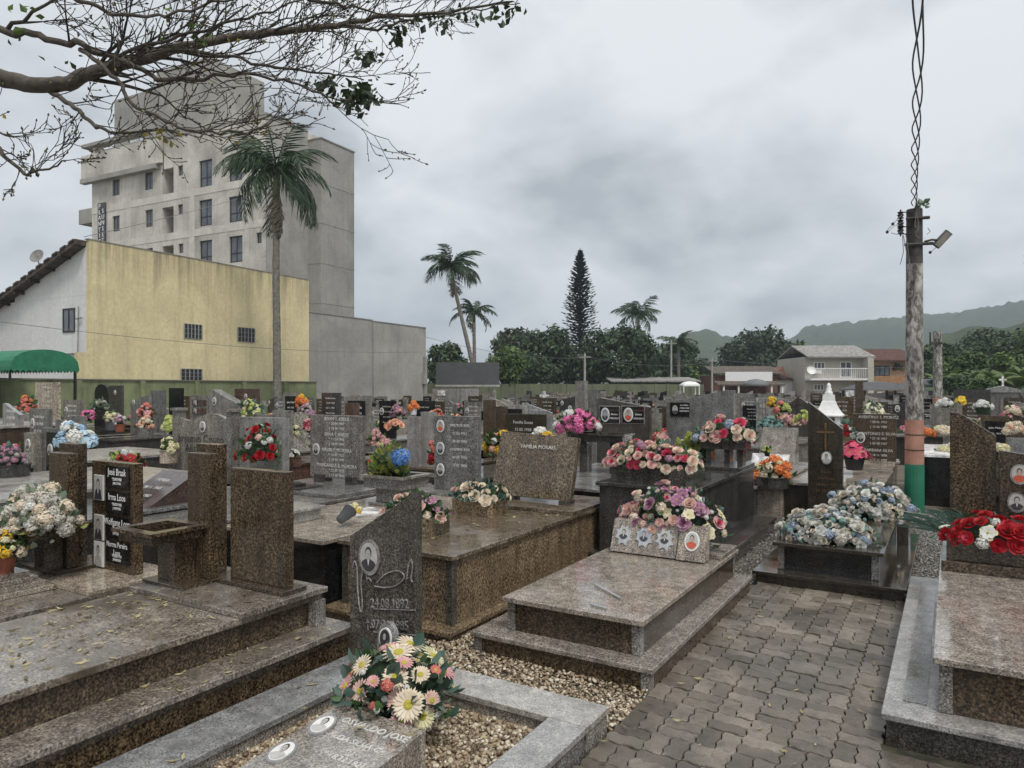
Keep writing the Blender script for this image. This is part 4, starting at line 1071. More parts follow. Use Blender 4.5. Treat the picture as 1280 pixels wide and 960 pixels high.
def puff_mesh(col, n=46, seed=1, cup=.32):
    """carnation or hydrangea head made of many small petals"""
    mb = MB(); rr = random.Random(seed)
    for i in range(n):
        t = (i + .5) / n; ph_ = i * 2.39996; el = math.acos(1 - 1.15 * t)
        d = Vector((math.sin(el) * math.cos(ph_), math.sin(el) * math.sin(ph_), math.cos(el)))
        c = d * rr.uniform(.72, 1.0); c.z *= .8
        q = d.to_track_quat('Z', 'Y'); s = cup * rr.uniform(.7, 1.15); tw_ = rr.uniform(0, 6.28)
        pts = []
        for j in range(4):
            a = tw_ + j * math.pi / 2
            pts.append(c + q @ Vector((math.cos(a) * s, math.sin(a) * s, (.12 if j % 2 else -.10) * s * 2)))
        mb.face(pts)
    return mb.mesh('bloom', [PET[col]])
def lily_mesh(col, inner):
    mb = MB()
    for k in range(2):
        for i in range(5): petal_patch(mb, 2 * math.pi * (i + .5 * k) / 5, .05, 1.0 - .18 * k, .75, .35 + .2 * k, .40, k, curl=.12)
    mb.lathe([(.16, .05), (.12, .3), (.02, .34)], 8, mi=2)
    return mb.mesh('open_bloom', [PET[col], PET[inner], CENTRE], smooth=True)
FM = {}
def fm(kind, col, inner=None):
    k = (kind, col, inner)
    if k not in FM:
        FM[k] = {'rose': lambda: rose_mesh(col, inner), 'daisy': lambda: daisy_mesh(col), 'puff': lambda: puff_mesh(col), 'fluff': lambda: puff_mesh(col, 70, 5, .22), 'lily': lambda: lily_mesh(col, inner or col)}[kind]()
    return FM[k]
def leaf_spray(mb, c, rad, n, size, rr, mi=0, up=0.2, thin=.42, lo=-0.25):
    for i in range(n):
        d = Vector((rr.gauss(0, 1), rr.gauss(0, 1), abs(rr.gauss(0, 1)) * .9 + lo)); d.normalize()
        p = Vector((c[0] + d.x * rad[0] * rr.uniform(.55, 1.05), c[1] + d.y * rad[1] * rr.uniform(.55, 1.05), c[2] + d.z * rad[2] * rr.uniform(.5, 1.0)))
        t = (d + Vector((rr.gauss(0, .5), rr.gauss(0, .5), rr.gauss(up, .5)))).normalized()
        s = t.cross(Vector((rr.gauss(0, 1), rr.gauss(0, 1), 1.2))).normalized()
        L_2 = size * rr.uniform(.6, 1.25); w = L_2 * thin; nrm = t.cross(s) * (L_2 * .12)
        a, b_ = p, p + t * L_2 - nrm * 1.5
        m1, m2 = p + t * L_2 * .30, p + t * L_2 * .68 - nrm * .5
        k = len(mb.v); mb.v += [tuple(a), tuple(m1 + s * w * .85 + nrm), tuple(m2 + s * w * .75 + nrm * .6), tuple(b_), tuple(m2 - s * w * .75 + nrm * .6), tuple(m1 - s * w * .85 + nrm)]
        mb.f += [(k, k + 1, k + 2, k + 3), (k, k + 3, k + 4, k + 5)]; mb.m += [mi, mi]
NAMES = {'rose': 'rose', 'daisy': 'daisy', 'puff': 'bloom', 'fluff': 'bloom', 'lily': 'open_bloom'}
def bouquet(label, c, rad, heads, leaves=((LEAFG, 50, .06),), seed=1, group=None, pot=None, face=None, cat='flowers', lo=0.05, name='bouquet', spread=.6):
    """dome of separate flower heads over a mass of leaves. c = bottom centre, rad = (rx, ry, height)"""
    rr = random.Random(seed)
    T = thing(name, label, cat, c, group=group)
    cx, cy, cz = c
    if pot: pot(T, c)
    tot = sum(h[1] for h in heads)
    pos = []
    i = 0; tries = 0
    avg = math.sqrt(2 * math.pi * rad[0] * rad[1] / max(tot, 1)) * .78
    while len(pos) < tot and tries < tot * 60:
        tries += 1
        d = Vector((rr.gauss(0, 1), rr.gauss(0, 1) - (0.35 if face is None else 0), abs(rr.gauss(0, 1)) + lo)).normalized()
        f = rr.uniform(.72, 1.14) if rr.random() > .08 else rr.uniform(1.1, 1.3)
        f = 1 + (f - 1) * spread
        p = Vector((d.x * rad[0] * f, d.y * rad[1] * f, d.z * rad[2] * f))
        md = avg * (1 - tries / (tot * 75.0))
        if all((p - q[0]).length > md for q in pos): pos.append((p, d))
    kinds = [(k, col, inn, s) for (k, n, s, col, inn) in [(h + (None,) * 5)[:5] for h in heads] for _ in range(n)]
    rr.shuffle(kinds)
    for (p, d), (k, col, inn, s) in zip(pos, kinds):
        n_ = Vector((d.x / rad[0], d.y / rad[1], d.z / rad[2])).normalized()
        n_ = (n_ + Vector((rr.gauss(0, .18), rr.gauss(0, .18) - .15, .25))).normalized()
        e = (n_.to_track_quat('Z', 'Y').to_matrix() @ Matrix.Rotation(rr.uniform(0, 6.28), 3, 'Z')).to_euler()
        sc = s * rr.choice((.62, .8, .9, 1.0, 1.05, 1.2, 1.3)) * rr.uniform(.92, 1.08)
        inst(NAMES[k], fm(k, col, inn), T, tuple(p), tuple(e), (sc, sc, sc * rr.uniform(.8, 1.15)))
    for li, (mt, n, sz) in enumerate(leaves):
        mb = MB(); leaf_spray(mb, (0, 0, rad[2] * .12), (rad[0] * 1.08, rad[1] * 1.08, rad[2] * 1.02), int(n * 1.25), sz, rr)
        mb.build('foliage', mt, T, o=(0, 0, 0), kind='stuff')
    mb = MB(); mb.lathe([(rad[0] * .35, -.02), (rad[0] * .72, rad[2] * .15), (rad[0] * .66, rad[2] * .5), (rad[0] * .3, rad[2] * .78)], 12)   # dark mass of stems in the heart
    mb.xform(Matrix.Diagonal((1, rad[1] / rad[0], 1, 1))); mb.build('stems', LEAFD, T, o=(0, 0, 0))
    return T
def pot_round(r, h, mat, flare=1.25):
    def f(T, c):
        mb = MB(); mb.lathe([(r, 0), (r * flare, h), (r * flare + .008, h), (r * flare + .008, h + .012), (r * flare - .006, h + .012), (r * flare - .012, h - .02), (.004, h - .02)], 16)
        mb.xform(Matrix.Translation((0, 0, -h))); mb.build('pot', mat, T, o=(0, 0, 0), smooth=False)
    return f

# daisies in the foreground gravel bed
bouquet('big bouquet of pink and cream daisies in a black pot, centre foreground', (-2.215, 2.60, .19), (.265, .22, .235),
        [('daisy', 12, .058, 'cream'), ('daisy', 9, .056, 'paleyel'), ('daisy', 10, .055, 'pink'), ('daisy', 3, .050, 'salmon'), ('daisy', 5, .052, 'blush'), ('puff', 2, .03, 'salmon'), ('fluff', 14, .018, 'white')],
        ((LEAFT, 120, .075), (LEAFG, 50, .055), (LEAFS, 60, .04)), seed=5, pot=pot_round(.10, .15, BLACKP, 1.15))
# lilac arrangement on the portrait tomb
bouquet('lilac and pink flower arrangement behind the four portraits', (-1.92, 5.62, .50), (.40, .20, .36),
        [('lily', 14, .062, 'lilac', 'mauve'), ('rose', 12, .050, 'lilac', 'mauve'), ('rose', 16, .045, 'blush'), ('puff', 12, .040, 'cream'), ('lily', 8, .045, 'cream', 'paleyel'), ('rose', 8, .042, 'pink', 'deep'), ('fluff', 22, .026, 'blush'), ('fluff', 12, .024, 'white')],
        ((LEAFT, 120, .06), (LEAFG, 60, .05), (LEAFS, 50, .05)), seed=12)
# roses in the two long boxes of the tall dark tomb
bouquet('long box of pink, cream and crimson roses on the front of the tall dark tomb', (-2.31, 6.23, .93), (.44, .17, .21),
        [('rose', 18, .050, 'cream', 'blush'), ('rose', 20, .048, 'pink', 'deep'), ('rose', 13, .046, 'deep'), ('rose', 20, .048, 'blush', 'pink'), ('rose', 8, .042, 'cream'), ('puff', 8, .035, 'lilac')],
        ((LEAFT, 60, .06), (LEAFG, 70, .06)), seed=3)
bouquet('rounded bunch of pink and cream roses on the legged box of the tall dark tomb', (-2.12, 7.99, 1.06), (.30, .17, .25),
        [('rose', 9, .062, 'blush', 'pink'), ('rose', 8, .060, 'cream', 'blush'), ('rose', 7, .056, 'deep'), ('puff', 3, .05, 'blue')],
        ((LEAFT, 40, .06), (LEAFG, 40, .06)), seed=8)
bouquet('spiky yellow-green plant between the rose boxes', (-2.50, 8.05, .83), (.20, .16, .24), [('fluff', 5, .03, 'paleyel')], ((LEAFY, 110, .08), (LEAFG, 50, .07)), seed=9, cat='plant', name='potted_plant')
# blue-white mounds
BW = [('rose', 42, .038, 'greywhite'), ('rose', 22, .038, 'cream', 'greywhite'), ('puff', 18, .040, 'blue'), ('puff', 18, .040, 'greywhite'), ('rose', 26, .036, 'white'), ('fluff', 22, .024, 'teal'), ('fluff', 20, .022, 'white')]
bouquet('nearer mound of white roses and blue hydrangeas on the low dark tomb', (-.93, 6.74, .335), (.37, .24, .25), BW, ((LEAFT, 130, .05), (LEAFS, 60, .045)), seed=21, spread=.45)
bouquet('farther mound of white roses and blue hydrangeas beside the painted pole', (-.70, 8.20, .335), (.40, .25, .31), BW + [('fluff', 8, .04, 'cream')], ((LEAFT, 130, .05), (LEAFS, 60, .045)), seed=22, spread=.45)
# red roses, right
bouquet('box of red roses with pale green blooms and spiky grass, right foreground', (.235, 5.89, .60), (.30, .15, .17),
        [('rose', 20, .052, 'red'), ('lily', 6, .045, 'paleyel', 'white'), ('rose', 4, .05, 'red', 'deep'), ('fluff', 3, .035, 'white')],
        ((LEAFG, 60, .05),), seed=31)
gr = thing('grass_spray', 'spray of long green plastic grass blades behind the red roses', 'plant', (.22, 6.04, .60))
mb = MB(); rr = random.Random(4)
for i in range(170):
    a = rr.uniform(-3.2, 3.0); l = rr.uniform(.18, .42); s = .006
    bx, by = rr.uniform(-.26, .26), rr.uniform(-.03, .05)
    dx = math.sin(a * .45) * l * .75 + bx * .9; dz = math.cos(a * .45) * l * .55
    p0, p1, p2 = Vector((.22 + bx, 6.03 + by, .6)), Vector((.22 + bx + dx * .5, 6.03 + by, .6 + dz * .75)), Vector((.22 + bx + dx, 6.01 + by, .6 + dz * .9))
    mb.face([p0 - Vector((s, 0, 0)), p0 + Vector((s, 0, 0)), p1 + Vector((s, 0, s)), p2, p1 - Vector((s, 0, s))], 1 if i % 7 == 0 else 0)
mb.build('grass_blades', [LEAFT, PET['greywhite']], gr, kind='stuff')
# tan tomb planters
bouquet('cream roses with trailing teal leaves in the rear planter of the tan tomb', (-3.59, 5.33, .66), (.25, .15, .14), [('rose', 12, .045, 'cream'), ('rose', 6, .042, 'blush'), ('puff', 4, .04, 'cream')], ((LEAFT, 150, .055), (LEAFG, 40, .05)), seed=41)
bouquet('lilac and white flowers with green leaves in the front planter of the tan tomb', (-3.57, 4.41, .66), (.27, .14, .15), [('rose', 8, .045, 'blush'), ('lily', 6, .045, 'lilac', 'mauve'), ('puff', 5, .04, 'cream'), ('lily', 3, .04, 'mauve')], ((LEAFG, 120, .05), (LEAFT, 60, .05)), seed=42)
# column troughs on the left
bouquet('bushy bunch of white filler flowers in the trough of the plaque tomb', (-5.53, 2.62, .65), (.30, .21, .27), [('fluff', 46, .052, 'greywhite'), ('fluff', 30, .046, 'cream'), ('puff', 12, .035, 'white')], ((LEAFS, 140, .055), (LEAFY, 30, .05)), seed=51)
bouquet('terracotta pot of yellow and cream flowers on the stepped stand', (-5.53, 2.36, .52), (.185, .14, .17), [('puff', 16, .036, 'yellow'), ('puff', 22, .034, 'cream'), ('puff', 6, .034, 'paleyel')], ((LEAFG, 160, .05),), seed=52, pot=pot_round(.085, .125, TERRA))
# vase lying on the polished tomb
v = thing('flower_vase', 'small grey plastic vase of yellow flowers tipped over on the polished tomb', 'vase', (-4.18, 4.25, .531))
mb = MB(); mb.lathe([(.035, 0), (.055, .13), (.06, .13), (.06, .14), (.045, .135), (.035, .05)], 14)
mb.xform(Matrix.Translation((-4.18, 4.20, .59)) @ Matrix.Rotation(R(-62), 4, 'X')); mb.build('vase', GREYPLAS, v, smooth=True)
for k in range(7):
    inst('bloom', fm('puff', 'yellow' if k % 2 else 'paleyel'), v, (rng.uniform(-.06, .06), .12 + rng.uniform(-.03, .04), .10 + rng.uniform(-.02, .05)), (rng.uniform(-.5, .5), rng.uniform(-.5, .5), 0), .03)
bouquet('yellow-green leaves in the grey pedestal trough', (-4.66, 5.34, .80), (.17, .16, .30), [('fluff', 4, .03, 'lime')], ((LEAFY, 120, .075), (LEAFG, 40, .06)), seed=61, cat='plant', name='potted_plant')
o = thing('chrysanthemum', 'single large bright blue chrysanthemum in the grey pedestal trough', 'flowers', (-4.44, 5.26, .99))
inst('bloom', puff_mesh('brightblue', 120, 9, .16), o, (0, 0, 0), (R(58), 0, R(10)), .10)
mb = MB(); mb.tube([(-4.44, 5.30, .75), (-4.44, 5.29, .97)], .006, 5); mb.build('stem', LEAFG, o)
bouquet('pink flowers in a small black pot at the foot of the engraved tomb', (-5.12, 4.16, .76), (.11, .10, .14), [('lily', 6, .05, 'pink', 'deep'), ('puff', 3, .04, 'blush')], ((LEAFG, 25, .05),), seed=62, pot=pot_round(.055, .11, BLACKP))

# fallen leaves scattered on slabs and path
FALL = leafmat('fallen_leaf', (0.06, 0.040, 0.018), (0.50, 0.42, 0.22), 0.7, 0.1)
def litter(name, x0, x1, y0, y1, z, n, label, seed, s0=.022, cl=0):
    rr = random.Random(seed); mb = MB()
    cs = [(rr.uniform(x0, x1), rr.uniform(y0, y1)) for _ in range(cl)] if cl else None
    for i in range(n):
        if cs and rr.random() < .7:
            c_ = rr.choice(cs); x = min(x1, max(x0, rr.gauss(c_[0], .14))); y = min(y1, max(y0, rr.gauss(c_[1], .22)))
        else: x, y = rr.uniform(x0, x1), rr.uniform(y0, y1)
        a = rr.uniform(0, 6.28); s = s0 * rr.uniform(.4, 1.55); w = s * rr.uniform(.22, .42); u = rr.uniform(.1, .5) * s
        ca, sa = math.cos(a), math.sin(a)
        pts = [(-s, 0, u * rr.random()), (0, -w, .0015), (s, 0, u), (0, w, .0015 + u * .5)]
        b = len(mb.v); mb.v += [(x + px_ * ca - py_ * sa, y + px_ * sa + py_ * ca, z + .001 + pz) for px_, py_, pz in pts]
        mb.f += [(b, b + 1, b + 2), (b, b + 2, b + 3)]; mb.m += [0, 0]
    tag(mb.build(name, FALL), label, 'leaves', kind='stuff')
litter('fallen_leaves', -4.2, -3.24, .6, 2.48, .426, 360, 'dry leaves scattered over the brown tomb', 1, cl=9)
litter('fallen_leaves', -4.2, -3.24, 2.52, 2.8, .459, 24, 'dry leaves on the head slab of the brown tomb', 2)
litter('fallen_leaves', -3.24, -3.05, .6, 3.1, .241, 60, 'dry leaves on the lower step of the brown tomb', 3, cl=4)
litter('fallen_leaves', -5.94, -4.93, .8, 2.6, .261, 180, 'dry leaves on the plaque tomb', 4, cl=5)
litter('fallen_leaves', -1.38, -.3, 2.7, 6.2, .006, 60, 'small dry leaves on the paved path', 5, .02)
litter('fallen_leaves', -3.84, -2.85, 4.0, 5.9, .566 - .035, 70, 'dry leaves on the tan box tomb', 6, cl=5)
litter('fallen_leaves', -2.9, -1.45, 1.4, 3.15, .12, 16, 'dry leaves on the grey kerb', 7)
litter('fallen_leaves', -2.2, -1.95, 2.2, 2.28, .205, 3, 'dry leaves on the inscription slab', 8)
# water and litter patch on the low dark tomb
# ------------------------------------------------------------------ graves of the middle distance, each placed one by one
TAKEN = [(-3.75, 1.6), (-5.5, 1.8), (-7.1, 3.2), (-2.2, 2.2), (-3.34, 5.2), (-4.5, 5.0), (-6.3, 5.4), (-1.97, 5), (-2.3, 7.1), (-3.45, 8.0), (-2.6, 10.0), (-.9, 7.4), (-1.2, 9.9), (-1.2, 12.2), (.45, 5.0)]
HEADS = {
 'rect': lambda w, h: rect(-w / 2, w / 2, 0, h),
 'slant_r': lambda w, h: [(-w / 2, 0), (w / 2, 0), (w / 2, h), (-w / 2, h * .80)],
 'slant_l': lambda w, h: [(-w / 2, 0), (w / 2, 0), (w / 2, h * .78), (-w / 2 + .06, h), (-w / 2, h)],
 'round': lambda w, h: [(-w / 2, 0), (w / 2, 0), (w / 2, h - w * .4)] + ell(10, w / 2, w * .4, 0, h - w * .4, 8, 180) + [(-w / 2, h - w * .4)],
 'wave': lambda w, h: [(-w / 2, 0), (w / 2, 0)] + [(w / 2 - w * t, h - .06 + .05 * math.sin(t * 6.6 - .6)) for t in [i / 14 for i in range(15)]],
 'peak': lambda w, h: [(-w / 2, 0), (w / 2, 0), (w / 2, h * .8), (0, h), (-w / 2, h * .8)],
}
TXT = {}
def cached_text(s, mat):
    k = (s, mat.name)
    if k not in TXT: TXT[k] = text_mesh(s, 1.0, mat, ext=.02)
    return TXT[k]
def put_text(T, s, x, y, z, size, mat=LETTER):
    return inst('lettering', cached_text(s, mat), T, (x, y, z), (R(90), 0, 0), size)
def grave(label, X, Y, style='rect', w=.6, top=1.2, mh=None, mb_=None, zb=.4, bw=None, bl_=1.9, extra=(), group=None, th=.07, name='grave', mtop=None):
    """local frame: headstone at the origin facing -Y, body stretched towards -Y"""
    mh = mh or G_GREY; mb_ = mb_ or G_GREY
    T = thing(name, label, 'grave', (X, Y, 0), group=group, local=True)
    bw = bw or max(w + .16, .82)
    m = MB(); m.box(-bw / 2, bw / 2, -bl_, .28, -.03, zb - .033); m.build('body', mb_, T)
    m = MB(); m.box(-bw / 2 - .03, bw / 2 + .03, -bl_ - .03, .31, zb - .032, zb); m.build('top_slab', mtop or mb_, T)
    h = top - zb
    if style == 'twin':
        m = MB(); m.prism(rect(-w * .5, -w * .02, zb + .001, top - .07), 0, th); m.build('headstone', mh, T)
        m = MB(); m.prism(rect(-w * .06, w * .5, zb + .001, top), th + .004, th * 2); m.build('headstone', mh, T)
    elif style == 'cross':
        m = MB(); m.prism(rect(-w * .4, w * .4, zb + .001, zb + h * .35), 0, th * 2); m.build('pedestal', mh, T)
        c = MB(); a = .045; zz0 = zb + h * .352; zc = top - .17
        c.prism([(-a, zz0), (a, zz0), (a, zc - a), (.17, zc - a), (.17, zc + a), (a, zc + a), (a, top), (-a, top), (-a, zc + a), (-.17, zc + a), (-.17, zc - a), (-a, zc - a)], .03, .11); c.build('cross', MARBLE if 'white' in extra else mh, T)
    elif style == 'framed':
        p_ = .10
        for s_ in (-1, 1):
            m = MB(); x0 = s_ * (w / 2 - p_ / 2); m.box(x0 - p_ / 2, x0 + p_ / 2, -.03, th + .03, zb + .001, top); m.build('pillar', mh, T)
            m = MB(); m.box(x0 - p_ / 2 - .02, x0 + p_ / 2 + .02, -.05, th + .05, top + .001, top + .035); m.build('pillar_cap', mh, T)
        m = MB(); m.prism([(x, z + zb + .001) for x, z in HEADS['wave'](w - 2 * p_ - .004, h - .02)], 0, th); m.build('headstone', mh, T)
    elif style == 'box':
        pass
    elif style == 'lean':
        m = MB(); m.prism_x([(-.25, zb + .001), (.15, zb + .001), (.15, top), (.10, top)], -w / 2, w / 2); m.build('headstone', mh, T)
    else:
        m = MB(); m.prism([(x, z + zb + .001) for x, z in HEADS[style](w, h)], 0, th); m.build('headstone', mh, T)
    for e in extra:
        if e == 'oval': portrait(T, MF(0, -.001, top - .20), .11, .14, 'bw')
        elif e == 'ovall': portrait(T, MF(-w * .32, -.001, top - .22), .11, .15, 'bw')
        elif e == 'text':
            n = max(2, int((h - .2) / .13))
            for k in range(min(n, 6)): put_text(T, ('Família Souza', '12 05 1938', '03 11 1999', 'Maria Souza', '07 02 1941', '22 09 2007')[k], 0, -.002, top - .12 - .11 * k, min(.07, w * .105))
        elif e == 'dtext':
            for k in range(2): put_text(T, ('Benjamin Couto de', 'Aliso Júnior')[k], 0, -.002, top - .36 - .13 * k, w * .13, LETTERD)
        elif e == 'plaque':
            m = MB(); m.box(-w * .34, w * .34, -.016, -.001, top - h * .55, top - .08); pq = m.build('plaque', G_BLACK, T)
            put_text(pq, 'João Melo', 0, -.0175, top - .08 - h * .14, w * .11, LETTERW); put_text(pq, '1950 - 2015', 0, -.0175, top - .08 - h * .26, w * .09, LETTERW)
        elif e == 'photos2':
            for k in range(2):
                z_ = top - .10 - .17 * k
                m = MB(); m.box(-w * .36, w * .36, -.014, -.001, z_ - .12, z_); pq = m.build('plaque', G_RED, T)
                portrait(T, MF(-w * .2, -.015, z_ - .06), .08, .10, 'bw', 'rect', name='photo_plate')
        elif e == 'bricks':
            m = None
            nb = 4; n_z = 8; bw_ = w / nb; bh = h / n_z
            for j in range(n_z):
                for i in range(nb):
                    mk = MB(); mk.box(-w / 2 + i * bw_ + .008, -w / 2 + (i + 1) * bw_ - .008, -.018, -.001, zb + j * bh + .008, zb + (j + 1) * bh - .008); mk.build('brick', G_PALE, T)
        elif e == 'pillartop':
            m = MB(); m.box(-w / 2 - .03, w / 2 + .03, -.04, th + .04, top + .001, top + .03); m.build('cap', mh, T)
    TAKEN.append((X, Y - .8))
    return T
def gpx(label, xl, xr, yt, d, style='rect', mh=None, mb_=None, zb=.4, extra=(), **k):
    a = at((xl + xr) / 2, yt, d); p0 = onY(xl, yt, a.y); p1 = onY(xr, yt, a.y)
    return grave(label, (p0.x + p1.x) / 2, a.y, style, p1.x - p0.x, a.z, mh, mb_, zb, extra=extra, **k)

BEIGE = granite('beige_rough_stone', (0.22, 0.19, 0.15), (0.40, 0.36, 0.29), (0.54, 0.50, 0.42), 30, r0=.6, r1=.9, dirt=.3)
gpx('pale beige rough headstone with engraved lines near the green wall', 44, 72, 478, 17, 'rect', BEIGE, G_BROWN, .72, ('text',))
gpx('small dark grey headstone with white lettering right of the beige one', 79, 101, 500, 15, 'rect', G_GREY, G_DARK, .45, ('ovall', 'text'))
gpx('black round-topped headstone near the green wall', 118, 135, 480, 21, 'round', G_BLACK, G_DARK, .5)
gpx('tall black rectangular headstone with two ovals near the green wall', 136, 152, 482, 20.5, 'rect', G_DARK, G_DARK, .5, ('oval',))
gpx('grey slant-topped headstone left of the black blank slab', 163, 186, 493, 19, 'slant_r', G_GREY, G_GREY, .4, ('ovall',))
gpx('narrow grey headstone against the green wall', 188, 205, 488, 20, 'rect', G_GREY, G_GREY, .4)
gpx('blank black slab headstone in front of the green wall', 211, 227, 485, 19, 'rect', G_BLACK, G_DARK, .4)
gpx('grey headstone with two red photo plaques', 238, 261, 494, 15, 'rect', G_GREY, G_GREY, .4, ('photos2',))
gpx('dark grey headstone sloping down rightward with white oval', 262, 297, 487, 13.5, 'slant_l', G_GREY, G_DARK, .4, ('ovall',), th=.20)
gpx('grey wavy-topped headstone framed by two square pillars', 218, 292, 514, 9.3, 'framed', G_GREY, G_GREY, .45, ('oval', 'dtext'))
gpx('pale speckled granite slab holding the red rose bouquet', 291, 352, 522, 8.9, 'rect', G_PALE, G_PALE, .45, th=.12)
gpx('short grey stone behind the pale speckled slab', 319, 358, 513, 11.2, 'twin', G_GREY, G_GREY, .5)
gpx('brown headstone with white oval below the palm', 293, 322, 486, 19, 'rect', G_RED, G_GREY, .5, ('oval',))
gpx('grey stone with black plaque right of the palm trunk', 354, 374, 491, 17, 'rect', G_GREY, G_GREY, .5, ('plaque',))
gpx('slim beige column stone left of the engraved tomb', 364, 382, 516, 13, 'rect', BEIGE, G_GREY, .55)
gpx('slate headstone with light frame behind the engraved tomb', 402, 424, 491, 16, 'rect', G_DARK, G_GREY, .5, ('text',))
gpx('grey headstone with dark centred plaque behind the engraved tomb', 430, 462, 496, 14.5, 'rect', G_GREY, G_GREY, .5, ('plaque',))
gpx('small reddish stone peeping over the engraved headstone', 431, 446, 504, 12.5, 'rect', G_RED, G_RED, .5)
gpx('low wide black headstone with white oval before the grey wall', 474, 493, 501, 15, 'rect', G_BLACK, G_GREY, .6, ('ovall', 'text'))
gpx('black square headstone with lettering left of the speckled pair', 520, 541, 501, 13.5, 'rect', G_BLACK, G_GREY, .5, ('text',))
gpx('pair of pale speckled slabs behind the blue flower', 509, 539, 515, 10.5, 'twin', G_PALE, G_GREY, .45)
gpx('narrow brown headstone right of the three-oval stone', 604, 617, 500, 12, 'rect', G_BROWN, G_BROWN, .5)
gpx('brown headstone with pink flowers on top', 618, 632, 508, 13, 'rect', G_BROWN, G_BROWN, .5)
gpx('light grey stone with black square plaque', 630, 657, 506, 14, 'rect', G_PALE, G_GREY, .5, ('plaque',))
gpx('low brown-black headstone with white names behind the tan tomb', 632, 676, 518, 10.8, 'rect', G_OLIVE, G_DARK, .5, ('text',), th=.18)
gpx('tall plain grey pillar stone in the centre distance', 719, 730, 476, 15, 'rect', G_GREY, G_GREY, .5, th=.2)
gpx('grey stone beside the tall pillar stone', 733, 746, 487, 15.5, 'rect', G_GREY, G_GREY, .5)
gpx('white cross on a low pale brick base', 669, 690, 489, 26, 'cross', G_PALE, G_PALE, .5, ('white',))
gpx('stone faced with small pale bricks near the yellow flowers', 945, 961, 497, 18, 'rect', CEMENT, G_GREY, .3, ('bricks',))
gpx('tan slanted stone with white marble book leaning on it', 952, 996, 535, 10.6, 'lean', G_ROSE, G_ROSE, .55)
gpx('brown headstone with red and black plaque behind the slanted column', 1226, 1262, 520, 11, 'rect', G_BROWN, G_DARK, .5, ('plaque',))
gpx('grey headstone with inset relief, far right edge', 1258, 1300, 548, 9.5, 'rect', G_PALE, G_BLACK, .45)
gpx('black tomb with white top behind the painted pole', 1166, 1196, 556, 11.8, 'box', G_BLACK, G_BLACK, .70, mtop=MARBLE)
gpx('dark low tomb wall right of the second pole', 1192, 1238, 487, 24, 'rect', G_DARK, G_DARK, .6)
gpx('tall narrow brown post stone near the white monument', 1069, 1078, 476, 16, 'rect', G_BROWN, G_GREY, .4, th=.2)
gpx('grey inclined stone left of the white monument', 985, 1012, 496, 17, 'peak', G_DARK, G_GREY, .5)
gpx('dark twin slabs at the left edge', -12, 22, 566, 8.6, 'twin', G_GREY, G_DARK, .5)
gpx('grey column stones with two ovals left of the blue ribbon bow', 30, 62, 535, 9.2, 'twin', G_GREY, G_GREY, .55, ('ovall',))
gpx('black nameplate stone beside the blue ribbon bow', 58, 88, 541, 9.0, 'rect', G_BLACK, G_GREY, .55, ('ovall',))
gpx('long grey tomb with pale top slab behind the plaque headstone', 128, 240, 545, 8.9, 'box', G_GREY, G_GREY, .62, mtop=G_PALE, bl_=2.2)
gpx('second pale-topped grey tomb left of the wavy headstone', 140, 215, 532, 11.4, 'box', G_GREY, G_DARK, .66, mtop=G_PALE, bl_=2.1)
gpx('brown raised tomb with pale top at the left edge', -30, 74, 522, 14.2, 'box', G_BROWN, G_BROWN, .98, mtop=G_PALE, bl_=2.0)
gpx('low pale slab tomb between the engraved headstone and the blue flower', 462, 520, 590, 9.4, 'box', G_DARK, G_DARK, .42, mtop=G_PALE, bl_=1.8)
# little crypt at the right with a cross on its gable
T = thing('crypt', 'small grey crypt with gabled front and cross, far right', 'crypt', tuple(at(1254, 485, 24).xy) + (0,), local=True)
m = MB(); m.prism([(-.42, 0), (.42, 0), (.42, 1.5), (-.42, 1.5)], -.2, 1.4); m.build('wall', G_PALE, T)
m = MB(); m.prism([(-.5, 1.503), (.5, 1.503), (.42, 1.62), (0, 1.72), (-.42, 1.62)], -.28, 1.45); m.build('roof', G_PALE, T)
for x in (-.27, 0, .27):
    m = MB(); m.box(x - .11, x + .11, -.225, -.203, .3, 1.38); m.build('door_panel', G_GREY, T)
m = MB(); m.prism([(-.03, 1.7), (.03, 1.7), (.03, 1.9), (.11, 1.9), (.11, 1.96), (.03, 1.96), (.03, 2.06), (-.03, 2.06), (-.03, 1.96), (-.11, 1.96), (-.11, 1.9), (-.03, 1.9)], .2, .26); m.build('cross', MARBLE, T)
TAKEN.append((T.location.x, T.location.y))
# white shrine with bell-shaped roof
p = at(1036, 485, 13.5)
T = thing('shrine_monument', 'white columned shrine with bell-shaped roof and finial', 'monument', (p.x, p.y, 0), local=True)
T.scale = (.68, .68, .885)
m = MB(); m.box(-.36, .36, -.36, .36, -.03, .62); m.build('base', MARBLE, T)
for sx in (-1, 1):
    for sy in (-1, 1):
        m = MB(); m.box(sx * .25 - .055, sx * .25 + .055, sy * .25 - .055, sy * .25 + .055, .621, 1.26); m.build('column', WHITE, T)
m = MB(); m.box(-.15, .15, -.1, .1, .621, 1.22); m.build('inner_stone', G_OLIVE, T)
rp_ = [(.50, 1.262), (.51, 1.29), (.44, 1.33), (.36, 1.40), (.28, 1.49), (.225, 1.58), (.20, 1.60), (.205, 1.615), (.19, 1.72), (.12, 1.725)]
m = MB(); m.lathe([(r * 1.0, z) for r, z in rp_], 4, sq=True); m.build('roof', WHITE, T)
m = MB(); m.lathe([(.11, 1.726), (.10, 1.78), (.07, 1.80), (.075, 1.85), (.05, 1.88), (.06, 1.92), (.02, 1.97)], 10); m.build('finial', WHITE, T, smooth=True)
TAKEN.append((p.x, p.y))
